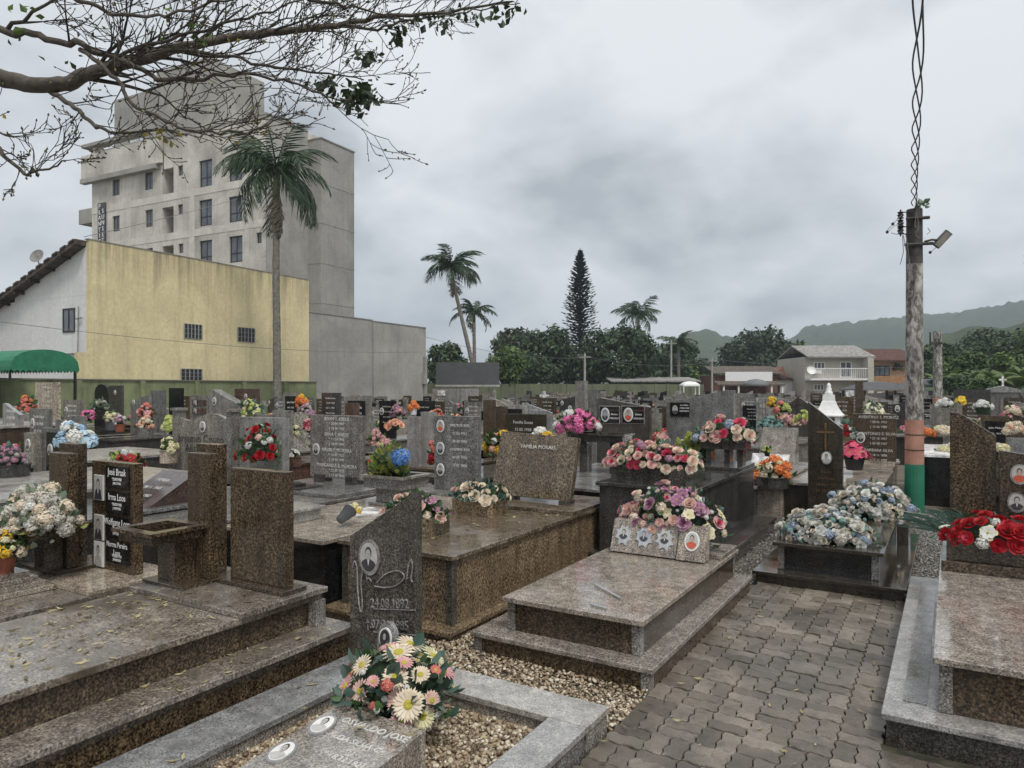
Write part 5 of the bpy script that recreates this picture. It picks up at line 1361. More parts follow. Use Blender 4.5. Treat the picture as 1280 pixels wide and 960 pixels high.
# white marble open book on the tan slanted stone
p = at(961, 566, 9.6)
b_ = thing('marble_book', 'white marble book tablet leaning before the tan slanted stone', 'tablet', (p.x, p.y, .56), local=True)
m = MB(); m.prism_x([(0, 0), (.03, -.0), (.16, .20), (.13, .20)], -.24, .24); m.build('tablet', MARBLE, b_)

# ------------------------------------------------------------------ rows of further graves (copies of a few patterns)
protos = []
def pr(label, **k):
    g = grave(label, 0, -500, **k); TAKEN.pop(); protos.append(g); return g
pr('grey upright slab grave', style='rect', w=.62, top=1.15, mh=G_GREY, mb_=G_GREY, extra=('text', 'ovall'))
pr('brown upright slab grave', style='rect', w=.56, top=1.22, mh=G_BROWN, mb_=G_TAN, zb=.5, extra=('text',))
pr('grey twin-slab grave', style='twin', w=.66, top=1.28, mh=G_GREY, mb_=G_DARK, zb=.45, extra=())
pr('dark slant-topped grave', style='slant_r', w=.6, top=1.25, mh=G_DARK, mb_=G_DARK, zb=.55, extra=('ovall',), mtop=G_GREY)
pr('pale grey slant-topped grave', style='slant_l', w=.64, top=1.2, mh=G_PALE, mb_=G_PALE, zb=.4, extra=('text',))
pr('grey grave with black plaque', style='rect', w=.7, top=1.1, mh=G_GREY, mb_=G_GREY, zb=.6, extra=('plaque',))
pr('black slab grave', style='rect', w=.5, top=1.2, mh=G_BLACK, mb_=G_DARK, zb=.45, extra=('text',))
pr('rose granite wavy-topped grave', style='wave', w=.7, top=1.12, mh=G_ROSE, mb_=G_ROSE, zb=.4, extra=('oval',))
pr('high tan box grave without headstone', style='box', w=.8, top=.9, mh=G_TAN, mb_=G_TAN, zb=.8, extra=(), mtop=G_PALE)
pr('grey round-topped grave', style='round', w=.5, top=1.18, mh=G_GREY, mb_=CEMENT, zb=.4, extra=('oval',))
pr('pale grave with small cross', style='cross', w=.5, top=1.3, mh=G_PALE, mb_=CEMENT, zb=.45, extra=())
pr('brown grave with backward-leaning stone', style='lean', w=.66, top=.95, mh=G_TAN, mb_=G_BROWN, zb=.5, extra=())
pr('white marble grave', style='rect', w=.5, top=.98, mh=MARBLE, mb_=G_PALE, zb=.35, extra=())
WGT = [10, 8, 9, 7, 6, 8, 7, 5, 4, 4, 3, 4, 1.2]
def cam_xy(X, Y):
    d = -X * sY + Y * cY; l = X * cY + Y * sY
    return l, d
def zone(px):
    return ('in the rows below the yellow house' if px < 385 else 'in the rows before the grey cement wall' if px < 545 else 'in the far rows before the tree line' if px < 860 else 'in the far rows before the houses' if px < 1130 else 'in the far rows right of the painted pole')
LMK = [(-60, 'left edge'), (46, 'beige headstone'), (145, 'black headstones'), (219, 'black slab'), (346, 'tall palm'), (427, 'engraved stone'), (500, 'cement wall'), (585, 'billboard'), (680, 'white cross'), (725, 'conifer'), (798, 'windblown palm'), (850, 'gazebo'), (940, 'long house'), (1036, 'white shrine'), (1095, 'peach house'), (1143, 'painted pole'), (1172, 'second pole'), (1254, 'grey crypt'), (1345, 'right edge')]
def zone(px, d=0):
    row = 'front rows' if d < 16 else 'middle rows' if d < 24 else 'rear rows' if d < 33 else 'farthest rows'
    for (a, na), (b, nb) in zip(LMK, LMK[1:]):
        if a <= px < b: return f'in {row} between the {na} and {nb}'
    return f'in the {row}'
spots = []
rr = random.Random(99)
for k in range(-3, 22):
    Yr = 8.9 + 2.72 * k
    X = -60.0
    while X < 40:
        X += rr.uniform(1.12, 1.42)
        x, y = X + rr.uniform(-.06, .06), Yr + rr.uniform(-.22, .22)
        l, d = cam_xy(x, y)
        if d < 6.5 or d > 62: continue
        px = 640 + FPX * l / d
        if not (-60 < px < 1340): continue
        if (bMi @ Vector((x, y, 0))).x < 1.6 and y < 29 + 2: continue
        if (bMi @ Vector((x, y, 0))).x < 0.9: continue
        if x > -7.4 and y < 11.4 and x < 2.2 and not (x < -4.4 and y > 8.0): continue
        if 2.2 <= x and y < 8.5: continue
        if -0.75 < x < 0.35 and y < 12.2: continue
        if any(abs(x - a) < .98 and abs((y - .8) - b) < 1.75 for a, b in TAKEN): continue
        if rr.random() < .05: continue
        spots.append((d, x, y, px))
spots.sort()
FARG = []
ng = 0
for i, (d, x, y, px) in enumerate(spots):
    pi = rr.choices(range(len(protos)), WGT)[0]
    if ng < 225:
        p_ = protos[pi]
        g = copy_tree(p_)
        g.location = (x, y, 0); s = rr.uniform(.88, 1.14)
        g.scale = (s * rr.uniform(.94, 1.08), 1.0, rr.uniform(.84, 1.16)); g.rotation_euler = (0, 0, R(rr.uniform(-1.6, 1.6)))
        z = zone(px, d); lb = p_['label']
        g['label'] = f'{lb} {z}'.replace(' grave with', ' with').replace(' grave without headstone', ' tomb'); g['group'] = f'{lb}s {z}'
        ng += 1
    else: FARG.append((x, y, pi))
for p_ in protos:
    def kill(o):
        for c in list(o.children): kill(c)
        bpy.data.objects.remove(o)
    kill(p_)
# the farthest rows, too many and too small to tell apart
mb = MB(); mats = [G_GREY, G_BROWN, G_DARK, G_PALE, G_ROSE, G_BLACK, MARBLE]
for (x, y, pi) in FARG:
    w = rr.uniform(.4, .75) / 2; t = rr.uniform(.95, 1.5); zb = rr.uniform(.35, .7); mi = rr.choices(range(7), [6, 3, 4, 4, 2, 1.5, .5])[0]
    mb.box(x - .48, x + .48, y - 1.9, y + .3, -.03, zb, rr.choice([0, 2, 3, 4]))
    if rr.random() < .5: mb.box(x - w, x + w, y, y + .08, zb + .002, t, mi)
    else: mb.prism([(x - w, zb + .002), (x + w, zb + .002), (x + w, t), (x - w, t * rr.uniform(.8, 1))], y, y + .08, mi)
    if rr.random() < .4: mb.box(x - .2, x + .2, y - .3, y - .1, zb + .002, zb + .2, 0)
tag(mb.build('distant_graves', mats), 'mass of tiny distant graves below the tree line', 'graves', kind='stuff')

# ------------------------------------------------------------------ bouquets of the middle distance
def bpx(label, cx, cy, w, h, d, heads, leaves=((LEAFG, 45, .07),), seed=1, pot=None, **k):
    """bouquet whose dome is centred on a photograph position at distance d"""
    p = at(cx, cy + h / 2, d); s = d / FPX
    return bouquet(label, tuple(p), (w * s * .5 * .9, w * s * .5 * .7, h * s * .82), heads, leaves, seed, pot=pot, **k)
bpx('bunch of red roses hanging on the pale speckled slab', 325, 549, 62, 48, 8.55, [('rose', 17, .058, 'red'), ('fluff', 7, .04, 'white'), ('puff', 3, .04, 'blush')], ((LEAFG, 70, .08), (LEAFS, 40, .07)), 71)
bpx('pale blue and white ribbon-like flowers on the black nameplate stone', 92, 540, 50, 28, 8.9, [('puff', 9, .075, 'sky'), ('puff', 6, .075, 'white'), ('lily', 4, .08, 'sky')], ((LEAFT, 10, .05),), 72)
bpx('red poinsettias and white flowers behind the plaque headstone', 155, 571, 52, 20, 7.3, [('lily', 6, .07, 'red'), ('fluff', 8, .04, 'white'), ('fluff', 5, .04, 'lime')], ((LEAFG, 40, .06),), 73)
bpx('lavender sprigs in grey box at the left edge', 12, 568, 46, 26, 8.4, [('fluff', 26, .035, 'lilac'), ('fluff', 8, .03, 'greywhite')], ((LEAFT, 70, .06),), 74, pot=pot_round(.2, .14, G_DARK, 1.05))
bpx('orange-red flowers by the beige headstone', 33, 503, 24, 20, 16.5, [('puff', 12, .07, 'salmon'), ('puff', 5, .06, 'orange')], ((LEAFG, 40, .12),), 75)
bpx('green and white flowers on the black round-topped grave', 123, 505, 24, 14, 19.5, [('fluff', 10, .06, 'greywhite')], ((LEAFS, 60, .12),), 76)
bpx('bright pink flowers below the small dark headstone', 110, 519, 18, 12, 14.5, [('puff', 9, .06, 'candy')], ((LEAFG, 12, .08),), 77)
bpx('yellow flowers in a grey pot left of the lilac ones', 139, 519, 20, 14, 14, [('puff', 12, .05, 'paleyel')], ((LEAFG, 20, .07),), 78, pot=pot_round(.09, .18, GREYPLAS))
bpx('lilac flowers in a terracotta pot', 150, 524, 14, 14, 13.6, [('fluff', 10, .045, 'lilac'), ('fluff', 5, .04, 'white')], ((LEAFG, 15, .06),), 79, pot=pot_round(.07, .13, TERRA))
bpx('red and pink flowers behind the cream bunch', 183, 512, 22, 16, 15.5, [('puff', 12, .06, 'salmon'), ('puff', 5, .06, 'pink')], ((LEAFG, 25, .08),), 80)
bpx('cream flowers in a square grey box', 181, 527, 24, 16, 13.6, [('fluff', 16, .05, 'peach'), ('fluff', 8, .045, 'cream')], ((LEAFG, 25, .07),), 81, pot=pot_round(.15, .16, G_GREY, 1.05))
bpx('yellow-green flowers left of the wavy headstone', 213, 527, 18, 20, 12.8, [('puff', 12, .06, 'lime'), ('puff', 5, .05, 'paleyel')], ((LEAFY, 20, .07),), 82)
bpx('small pale yellow flowers below the wavy headstone', 211, 554, 20, 18, 9.4, [('puff', 9, .045, 'paleyel')], ((LEAFG, 25, .06),), 83, pot=pot_round(.11, .16, G_ROSE, 1.0))
bpx('yellow and green flowers with blue fan above the pale slab', 314, 510, 32, 24, 12, [('puff', 24, .055, 'lime'), ('puff', 12, .05, 'paleyel')], ((LEAFT, 40, .12),), 84)
bpx('small yellow bunch right of the red roses', 368, 536, 15, 13, 11.5, [('puff', 9, .05, 'paleyel')], ((LEAFG, 18, .06),), 85)
bpx('orange and yellow flowers near the palm base', 377, 500, 14, 14, 16, [('puff', 8, .07, 'orange'), ('puff', 5, .06, 'yellow')], ((LEAFG, 12, .08),), 86)
bpx('lilac-grey flowers right of the palm base', 383, 511, 20, 14, 14, [('fluff', 16, .05, 'lilac'), ('fluff', 6, .05, 'greywhite')], ((LEAFG, 15, .07),), 87)
bpx('white starry flower on a reddish box', 367, 566, 13, 11, 9.4, [('lily', 4, .06, 'white')], ((LEAFG, 8, .05),), 88, pot=pot_round(.10, .12, G_RED, 1.0))
bpx('pink flowers and red heart left of the engraved headstone', 386, 530, 16, 18, 11.5, [('rose', 6, .05, 'pink'), ('rose', 3, .06, 'deep')], ((LEAFG, 12, .06),), 89)
bpx('pale pink hydrangeas right of the engraved headstone', 473, 547, 26, 20, 10.6, [('fluff', 16, .055, 'pink'), ('fluff', 8, .05, 'blush')], ((LEAFG, 40, .08),), 90)
bpx('mixed pink flowers in a dark vase left of the blue flower', 470, 575, 18, 14, 9.6, [('rose', 6, .045, 'blush'), ('rose', 4, .04, 'deep')], ((LEAFG, 25, .06),), 91, pot=pot_round(.07, .14, GREYPLAS))
bpx('dried mauve bunch above peach roses', 497, 512, 18, 14, 13, [('fluff', 12, .055, 'lilac'), ('fluff', 5, .05, 'peach')], ((LEAFD, 20, .08),), 92)
bpx('row of peach roses on a dark stone trough', 493, 529, 24, 9, 12, [('rose', 12, .055, 'peach')], ((LEAFG, 16, .06),), 93)
bpx('orange flowers in a white pot on the speckled pair', 517, 506, 11, 10, 12.5, [('puff', 7, .06, 'orange')], ((LEAFY, 8, .06),), 94, pot=pot_round(.05, .10, WHITE))
bpx('peach roses on the stone beside three ovals', 544, 516, 18, 9, 11, [('rose', 9, .055, 'peach'), ('rose', 3, .05, 'salmon')], ((LEAFG, 16, .06),), 95)
bpx('tall red and pink gladioli beside the three-oval headstone', 543, 560, 14, 36, 8.6, [('puff', 8, .045, 'red'), ('puff', 5, .045, 'salmon')], ((LEAFG, 8, .06),), 96)
bpx('yellow and white chrysanthemum balls left of the blank tan headstone', 624, 549, 34, 26, 8.2, [('puff', 5, .06, 'yellow'), ('puff', 4, .06, 'white'), ('fluff', 5, .05, 'peach')], ((LEAFG, 80, .08),), 97)
bpx('white and yellow balls peeping over the blank tan headstone', 680, 543, 26, 12, 8.4, [('puff', 3, .065, 'white'), ('puff', 4, .055, 'yellow')], ((LEAFG, 8, .05),), 98)
bpx('arched row of candy pink and white flowers on the dark legged trough', 721, 524, 58, 24, 8.9, [('puff', 18, .065, 'candy'), ('puff', 7, .065, 'white')], ((LEAFG, 110, .08),), 99)
bpx('pink and cream flowers left of the rising grey headstone', 828, 546, 14, 12, 9.8, [('rose', 6, .05, 'pink'), ('fluff', 4, .05, 'blush')], ((LEAFG, 12, .06),), 100)
bpx('yellow flowers before the pale brick stone', 966, 502, 13, 12, 16, [('puff', 9, .06, 'yellow')], ((LEAFG, 14, .07),), 101)
bpx('pink and green flowers right of the pale brick stone', 978, 508, 20, 13, 15, [('puff', 8, .06, 'salmon'), ('puff', 6, .06, 'lime')], ((LEAFG, 22, .07),), 102)
bpx('teal feathery flowers above the white marble book', 963, 527, 28, 12, 12, [('fluff', 22, .05, 'teal')], ((LEAFT, 50, .08),), 103)
bpx('pale pink roses near the teal flowers', 988, 523, 26, 14, 12.5, [('rose', 10, .06, 'blush'), ('fluff', 8, .05, 'pink')], ((LEAFG, 20, .06),), 104)
bpx('yellow-green roses left of the dark cross headstone', 1004, 520, 16, 16, 11.5, [('rose', 7, .06, 'lime'), ('fluff', 3, .05, 'pink')], ((LEAFG, 14, .06),), 105)
bpx('orange and white gerberas on a dark box left of the cross headstone', 965, 584, 48, 24, 8.9, [('puff', 9, .07, 'orange'), ('puff', 6, .055, 'cream'), ('fluff', 4, .05, 'paleyel')], ((LEAFG, 40, .07),), 106, pot=pot_round(.2, .13, G_DARK, 1.1))
bpx('tiny yellow-green flowers on the white marble book', 959, 561, 13, 9, 9.3, [('puff', 9, .03, 'lime')], ((LEAFG, 10, .04),), 107, pot=pot_round(.03, .05, BLACKP))
bpx('magenta flowers right of the dark cross headstone', 1068, 562, 38, 24, 9.6, [('lily', 16, .07, 'magenta', 'deep')], ((LEAFG, 16, .06),), 108, pot=pot_round(.10, .14, BLACKP))
bpx('red rose with teal leaves behind the cross headstone', 1058, 535, 16, 18, 11.2, [('rose', 4, .06, 'red'), ('fluff', 3, .05, 'white')], ((LEAFT, 40, .09),), 109)
bpx('white lilies above the brown three-name headstone', 1092, 508, 20, 14, 13.4, [('lily', 9, .07, 'white', 'paleyel')], ((LEAFS, 30, .10),), 110)
bpx('white-green bunch on the white-topped black tomb', 1183, 564, 30, 20, 10.8, [('puff', 9, .065, 'paleyel'), ('puff', 7, .065, 'white'), ('puff', 5, .06, 'lime')], ((LEAFG, 16, .06),), 111)
bpx('white-green bunch right of the slanted column', 1246, 563, 22, 20, 9.6, [('puff', 6, .06, 'paleyel'), ('puff', 6, .06, 'white')], ((LEAFG, 14, .06),), 112)
bpx('orange flowers in a trough behind the painted pole', 1160, 539, 16, 7, 12.5, [('puff', 8, .06, 'orange')], ((LEAFG, 8, .05),), 113)
bpx('cream flowers on a grey trough behind the slanted column', 1178, 537, 24, 9, 12.5, [('fluff', 14, .055, 'cream'), ('fluff', 6, .05, 'paleyel')], ((LEAFG, 14, .06),), 114)
bpx('white flowers on the dark wall right of the second pole', 1182, 503, 18, 11, 18, [('puff', 10, .07, 'white')], ((LEAFG, 14, .08),), 115)
bpx('yellow star lilies on a dark tomb at the right', 1202, 499, 13, 9, 17, [('lily', 6, .08, 'yellow')], ((LEAFG, 8, .08),), 116)
bpx('white flowers in a dark green pot at the right', 1229, 505, 18, 9, 16, [('puff', 10, .07, 'white')], ((LEAFG, 10, .08),), 117, pot=pot_round(.12, .14, LEAFD))
bpx('cream and pink flowers at the far right', 1266, 512, 18, 10, 14, [('puff', 7, .06, 'cream'), ('puff', 3, .06, 'pink')], ((LEAFG, 10, .06),), 118)
bpx('pale bunch above the relief stone at the far right', 1268, 534, 20, 12, 10.5, [('fluff', 12, .06, 'cream'), ('fluff', 4, .05, 'peach')], ((LEAFG, 12, .06),), 119)
# small bunches on further graves: a few patterns, one copy per grave
PAL = [('pink', 'candy', 'blush'), ('red', 'salmon', 'white'), ('yellow', 'paleyel', 'white'), ('white', 'cream', 'greywhite'), ('orange', 'peach', 'cream'), ('lilac', 'blue', 'greywhite'), ('magenta', 'pink', 'white')]
fb = []
for k, pal in enumerate(PAL):
    m = MB(); q = random.Random(k)
    fl = MB()
    for i in range(26):
        d_ = Vector((q.gauss(0, 1), q.gauss(0, 1), abs(q.gauss(0, 1)) + .1)).normalized(); c_ = Vector((d_.x * .19, d_.y * .14, .10 + d_.z * .14))
        for j in range(6):
            n_ = (d_ + Vector((q.gauss(0, .7), q.gauss(0, .7), q.gauss(0, .7)))).normalized(); t_ = n_.orthogonal().normalized(); u_ = n_.cross(t_); s = .042
            o_ = c_ + n_ * .02
            fl.face([o_ + t_ * s, o_ + u_ * s, o_ - t_ * s, o_ - u_ * s], q.choices((0, 1, 2), (5, 3, 2))[0])
    lf = MB(); leaf_spray(lf, (0, 0, .08), (.22, .17, .16), 60, .09, q)
    po = MB(); po.lathe([(.07, 0), (.10, .12), (.085, .12), (.07, .1), (.01, .1)], 10)
    fb.append((fl.mesh('blooms', [PET[c] for c in pal]), lf.mesh('foliage', LEAFG), po.mesh('pot', (BLACKP, TERRA, GREYPLAS, WHITE, G_DARK, G_GREY, BLACKP)[k]), ('pink', 'red and salmon', 'yellow', 'white', 'orange', 'lilac', 'magenta')[k]))
cnt = 0
for i, (d, x, y, px) in enumerate(spots[:260]):
    if rr.random() > .62: continue
    k = rr.randrange(len(fb)); fl, lf, po, nm = fb[k]
    z = zone(px, d)
    T = thing('flower_pot', f'potted {nm} flowers {z}', 'flowers', (x + rr.uniform(-.25, .25), y - rr.uniform(.25, .9), rr.uniform(.5, .62)), group=f'small {nm} flower pots {z}', local=True)
    s = rr.uniform(.75, 1.35)
    inst('blooms', fl, T, (0, 0, .02), (0, 0, rr.uniform(0, 6)), s); inst('foliage', lf, T, (0, 0, .02), (0, 0, rr.uniform(0, 6)), s); inst('pot', po, T, (0, 0, -.04), (0, 0, 0), s)
    cnt += 1
for o_ in COL.objects:
    if o_.name.startswith('foliage') or o_.name.startswith('blooms'): o_['kind'] = 'stuff'
print('graves', ng, 'far', len(FARG), 'pots', cnt)
# ------------------------------------------------------------------ trees
BARK = plain('grey_bark', (0.085, 0.072, 0.058), 0.9, 0.25, 14, bmp=0.5)
BARKD = plain('dark_bark', (0.035, 0.029, 0.024), 0.9, 0.25, 14, bmp=0.4)
PALMT = plain('palm_trunk', (0.17, 0.155, 0.13), 0.9, 0.22, 9, bmp=0.5)
CROWNSH = plain('palm_crownshaft', (0.085, 0.10, 0.045), 0.6, 0.2, 6)
DEADF = leafmat('dead_frond', (0.085, 0.068, 0.045), (0.19, 0.155, 0.105), 0.8, 0.1)
LF = {'dark': leafmat('foliage_dark', (0.012, 0.026, 0.012), (0.052, 0.084, 0.030), 0.6, .15), 'mid': leafmat('foliage_mid', (0.028, 0.055, 0.018), (0.070, 0.115, 0.034), 0.6, .2),
      'light': leafmat('foliage_light', (0.065, 0.115, 0.022), (0.15, 0.22, 0.05), 0.6, .25), 'brown': leafmat('foliage_brownish', (0.045, 0.045, 0.026), (0.085, 0.080, 0.045), 0.7, .15),
      'palm': leafmat('palm_leaf', (0.022, 0.048, 0.020), (0.055, 0.095, 0.038), 0.5, .15), 'conif': leafmat('conifer_needles', (0.012, 0.026, 0.016), (0.030, 0.052, 0.028), 0.7, .05),
      'banana': leafmat('banana_leaf', (0.055, 0.095, 0.024), (0.13, 0.185, 0.05), 0.5, .3)}
def leaf_cloud(n, lobes, size, seed, up=.35, thin=.5):
    """n separate leaf faces spread through ellipsoid lobes (cx, cy, cz, rx, ry, rz)"""
    g = np.random.default_rng(seed)
    w = np.array([l[3] * l[4] * l[5] for l in lobes]) ** .67; w /= w.sum()
    idx = g.choice(len(lobes), n, p=w); Lb = np.array(lobes)[idx]
    d = g.normal(size=(n, 3)); d /= np.linalg.norm(d, axis=1, keepdims=True)
    r = g.uniform(0.25, 1.0, (n, 1)) ** .38 * (1 + .10 * g.normal(size=(n, 1)))
    c = Lb[:, :3] + d * r * Lb[:, 3:]
    nr = d + g.normal(size=(n, 3)) * .55 + np.array([0, 0, up]); nr /= np.linalg.norm(nr, axis=1, keepdims=True)
    t = np.cross(nr, g.normal(size=(n, 3))); t /= np.linalg.norm(t, axis=1, keepdims=True)
    u = np.cross(nr, t); s = size * g.uniform(.55, 1.4, (n, 1))
    droop = nr * s * .18
    V = np.stack([c - t * s, c + u * s * thin - droop * 0, c + t * s - droop, c - u * s * thin], 1).reshape(-1, 3)
    F = np.arange(n * 4).reshape(-1, 4)
    return V, F
def tree(label, px, ybase, d, w_px, ytop, kinds, seed, n=3400, name='tree', group=None, base_z=0.0, size=None, trunk=True, squat=1.0, ylow=None):
    rr = random.Random(seed); s = d / FPX
    base = at(px, HOR, d); top = EYE - (ytop - HOR) * s; R_ = w_px * s / 2
    T = thing(name, label, 'tree', (base.x, base.y, base_z), group=group, local=True)
    low = (EYE - ((ylow or (HOR - 6)) - HOR) * s) - base_z; H_ = top - base_z
    low = max(.6, low); cz = (H_ + low) / 2; rz = (H_ - low) / 2
    lobes = [(0, 0, cz, R_ * .72, R_ * .72, rz * .82)]
    for k in range(15):
        a = rr.uniform(0, 6.28); el = rr.uniform(-.7, 1.25); q = rr.uniform(.28, .44)
        lobes.append((math.cos(a) * math.cos(el) * R_ * .66, math.sin(a) * math.cos(el) * R_ * .66, cz + math.sin(el) * rz * .68, R_ * q, R_ * q, min(R_ * q, rz * q * 1.3)))
    if trunk:
        mb = MB(); mb.tube([(0, 0, -.03), (.05, 0, low * .7 + .3), (0, .05, cz)], [.05 * R_ + .1, .04 * R_ + .08, .05], 8)
        tr = mb.build('trunk', BARKD, T, o=(0, 0, 0))
        for k in range(5):
            l = lobes[1 + k]; m2 = MB(); m2.tube([(0, 0, low * .8 + .2), (l[0] * .5, l[1] * .5, (low + l[2]) / 2), (l[0], l[1], l[2])], [.10, .07, .03], 6); m2.build('limb', BARKD, tr, o=(0, 0, 0))
    size = size or max(.12, 3.0 * s)
    V, F = leaf_cloud(n, lobes, size, seed)
    mi = np.random.default_rng(seed + 1).integers(0, len(kinds), n)
    hi = (V.reshape(-1, 4, 3)[:, 0, 2] > cz)
    me = np_mesh('crown', V, F, [LF[k] for k in kinds], mi)
    ob = bpy.data.objects.new('crown', me); COL.objects.link(ob); ob.parent = T; ob['kind'] = 'stuff'
    return T
tree('leafy green tree left of the grey billboard', 555, 480, 64, 60, 426, ('mid', 'dark', 'mid'), 1, 2600, ylow=490)
tree('bright yellow-green tree right of the billboard', 634, 480, 60, 58, 432, ('light', 'light', 'mid'), 2, 3000, ylow=490)
tree('brownish-green tall tree behind the bright green one', 645, 480, 84, 74, 406, ('brown', 'dark', 'mid'), 3, 3200, ylow=490)
tree('dark green tree left of the conifer', 686, 480, 74, 80, 405, ('dark', 'mid', 'dark'), 4, 4400, ylow=490)
tree('wide dark weeping tree right of the conifer', 772, 480, 68, 112, 410, ('dark', 'dark', 'mid'), 5, 6200, ylow=490)
tree('dark tree at the right end of the tree line', 850, 480, 82, 58, 420, ('dark', 'mid'), 6, 2800, ylow=490)
tree('large round dark tree behind the long-roofed house', 947, 480, 100, 92, 404, ('dark', 'dark', 'dark'), 7, 6000, ylow=490)
for k, (x_, d_, w_, y_) in enumerate(((570, 72, 70, 446), (660, 70, 80, 440), (712, 78, 70, 432), (735, 74, 60, 438), (820, 76, 80, 440), (875, 90, 60, 448))):
    tree(('low dark thicket behind the billboard', 'low dark thicket behind the bright green tree', 'low dark thicket left of the conifer foot', 'low dark thicket at the conifer foot', 'low dark thicket behind the shed', 'low dark thicket left of the long-roofed house')[k], x_, 480, d_, w_, y_, ('dark', 'dark', 'mid'), 60 + k, 2200, ylow=492)
tree('small loose tree behind the white house', 1000, 470, 105, 34, 420, ('mid', 'dark', 'light'), 8, 1600, ylow=490)
tree('pale green bush left of the long-roofed house', 868, 480, 76, 26, 455, ('mid', 'light'), 9, 900, ylow=486)
RT = [(1172, 60, 60, 426, ('dark', 'mid')), (1205, 70, 66, 424, ('mid', 'dark')), (1232, 80, 74, 409, ('dark', 'dark', 'mid')), (1268, 64, 78, 412, ('mid', 'dark')), (1300, 58, 70, 405, ('mid', 'light')), (1186, 50, 50, 446, ('mid', 'light')), (1222, 46, 58, 440, ('light', 'mid', 'mid')), (1258, 44, 56, 442, ('mid', 'light'))]
for k, (px, d, w, yt, kd) in enumerate(RT):
    tree(('dark tree just right of the painted pole', 'mid green tree behind the second pole', 'tall dark tree on the right slope', 'leafy tree on the right slope', 'tree at the right edge of the picture', 'low bushy tree behind the second pole', 'light green bushy tree in the right thicket', 'low tree before the right slope')[k], px, 480, d, w, yt, kd, 20 + k, 2600, ylow=486)
tree('bright green shrub above the right dark tombs', 1229, 480, 36, 36, 471, ('light', 'mid'), 40, 1100, name='shrub', ylow=492, trunk=False)
tree('dark shrub left of the bright green one', 1196, 480, 38, 44, 470, ('dark', 'mid'), 41, 1100, name='shrub', ylow=492, trunk=False)
# banana plants in the right thicket
def banana(label, px, d, ytop, seed, nl=9):
    rr = random.Random(seed); b = at(px, HOR, d); H_ = EYE - (ytop - HOR) * d / FPX
    T = thing('banana_plant', label, 'plant', (b.x, b.y, 0), group='banana plants in the right thicket', local=True)
    mb = MB(); mb.tube([(0, 0, -.03), (.03, 0, H_ * .6)], [.14, .10], 8); mb.build('stem', CROWNSH, T, o=(0, 0, 0))
    for k in range(nl):
        a = k * 2.4 + rr.uniform(-.3, .3); l = rr.uniform(1.5, 2.3); el = rr.uniform(.5, 1.2); m = MB(); prev = None
        for i in range(7):
            t = i / 6; r_ = math.cos(el) * l * t + .1; z = H_ * .55 + math.sin(el) * l * t - .9 * t * t * l * .5
            w = .28 * math.sin(math.pi * min(1, t * .9 + .08)); ca, sa = math.cos(a), math.sin(a)
            cur = [(r_ * ca - w * sa, r_ * sa + w * ca, z - .08), (r_ * ca, r_ * sa, z), (r_ * ca + w * sa, r_ * sa - w * ca, z - .08)]
            if prev:
                m.face([prev[0], prev[1], cur[1], cur[0]]); m.face([prev[1], prev[2], cur[2], cur[1]])
            prev = cur
        m.build('leaf', LF['banana'], T, o=(0, 0, 0))
for k, (px, d, yt) in enumerate(((1182, 42, 450), (1206, 40, 446), (1232, 41, 448), (1252, 38, 444), (1272, 37, 446), (1290, 36, 440))):
    banana(('banana plant left in the right thicket', 'second banana plant from the second pole', 'banana plant above the bright green shrub', 'banana plant above the grey crypt', 'banana plant near the right edge', 'rightmost banana plant cut by the frame')[k], px, d, yt, k)

# palms --------------------------------------------------------------------
def frond_mesh(L_, droop, seed, mat, leaflet=.42, n=40, lift=.9, hang=.6):
    rr = random.Random(seed); mb = MB(); pts = []
    el = lift; p = Vector((0, 0, 0)); st = L_ / 14
    for i in range(15):
        pts.append(p.copy()); p = p + Vector((math.cos(el), 0, math.sin(el))) * st; el -= droop / 14 * (.6 + i * .06)
    mb.tube(pts, [.035 - .0019 * i for i in range(15)], 4, cap=False)
    for i in range(2, n):
        t = i / n; f = t * 13.99; a = int(f); q = pts[a].lerp(pts[a + 1], f - a); tan = (pts[a + 1] - pts[a]).normalized()
        ll = leaflet * math.sin(math.pi * (t * .82 + .14)) * rr.uniform(.65, 1.2)
        for s_ in (-1, 1):
            dr = (Vector((0, s_, 0)) * rr.uniform(.45, 1.0) + tan * rr.uniform(.2, .9) + Vector((0, 0, -hang * rr.uniform(.4, 1.5)))).normalized()
            mid = q + dr * ll * .55; end = q + dr * ll + Vector((0, 0, -ll * .28)); w = tan * (.034 if L_ > 3.4 else .045)
            if rr.random() < .12: continue
            mb.face([q - w * .5, q + w * .5, mid + w, mid - w]); mb.face([mid - w, mid + w, end])
    return mb.mesh('frond', mat)
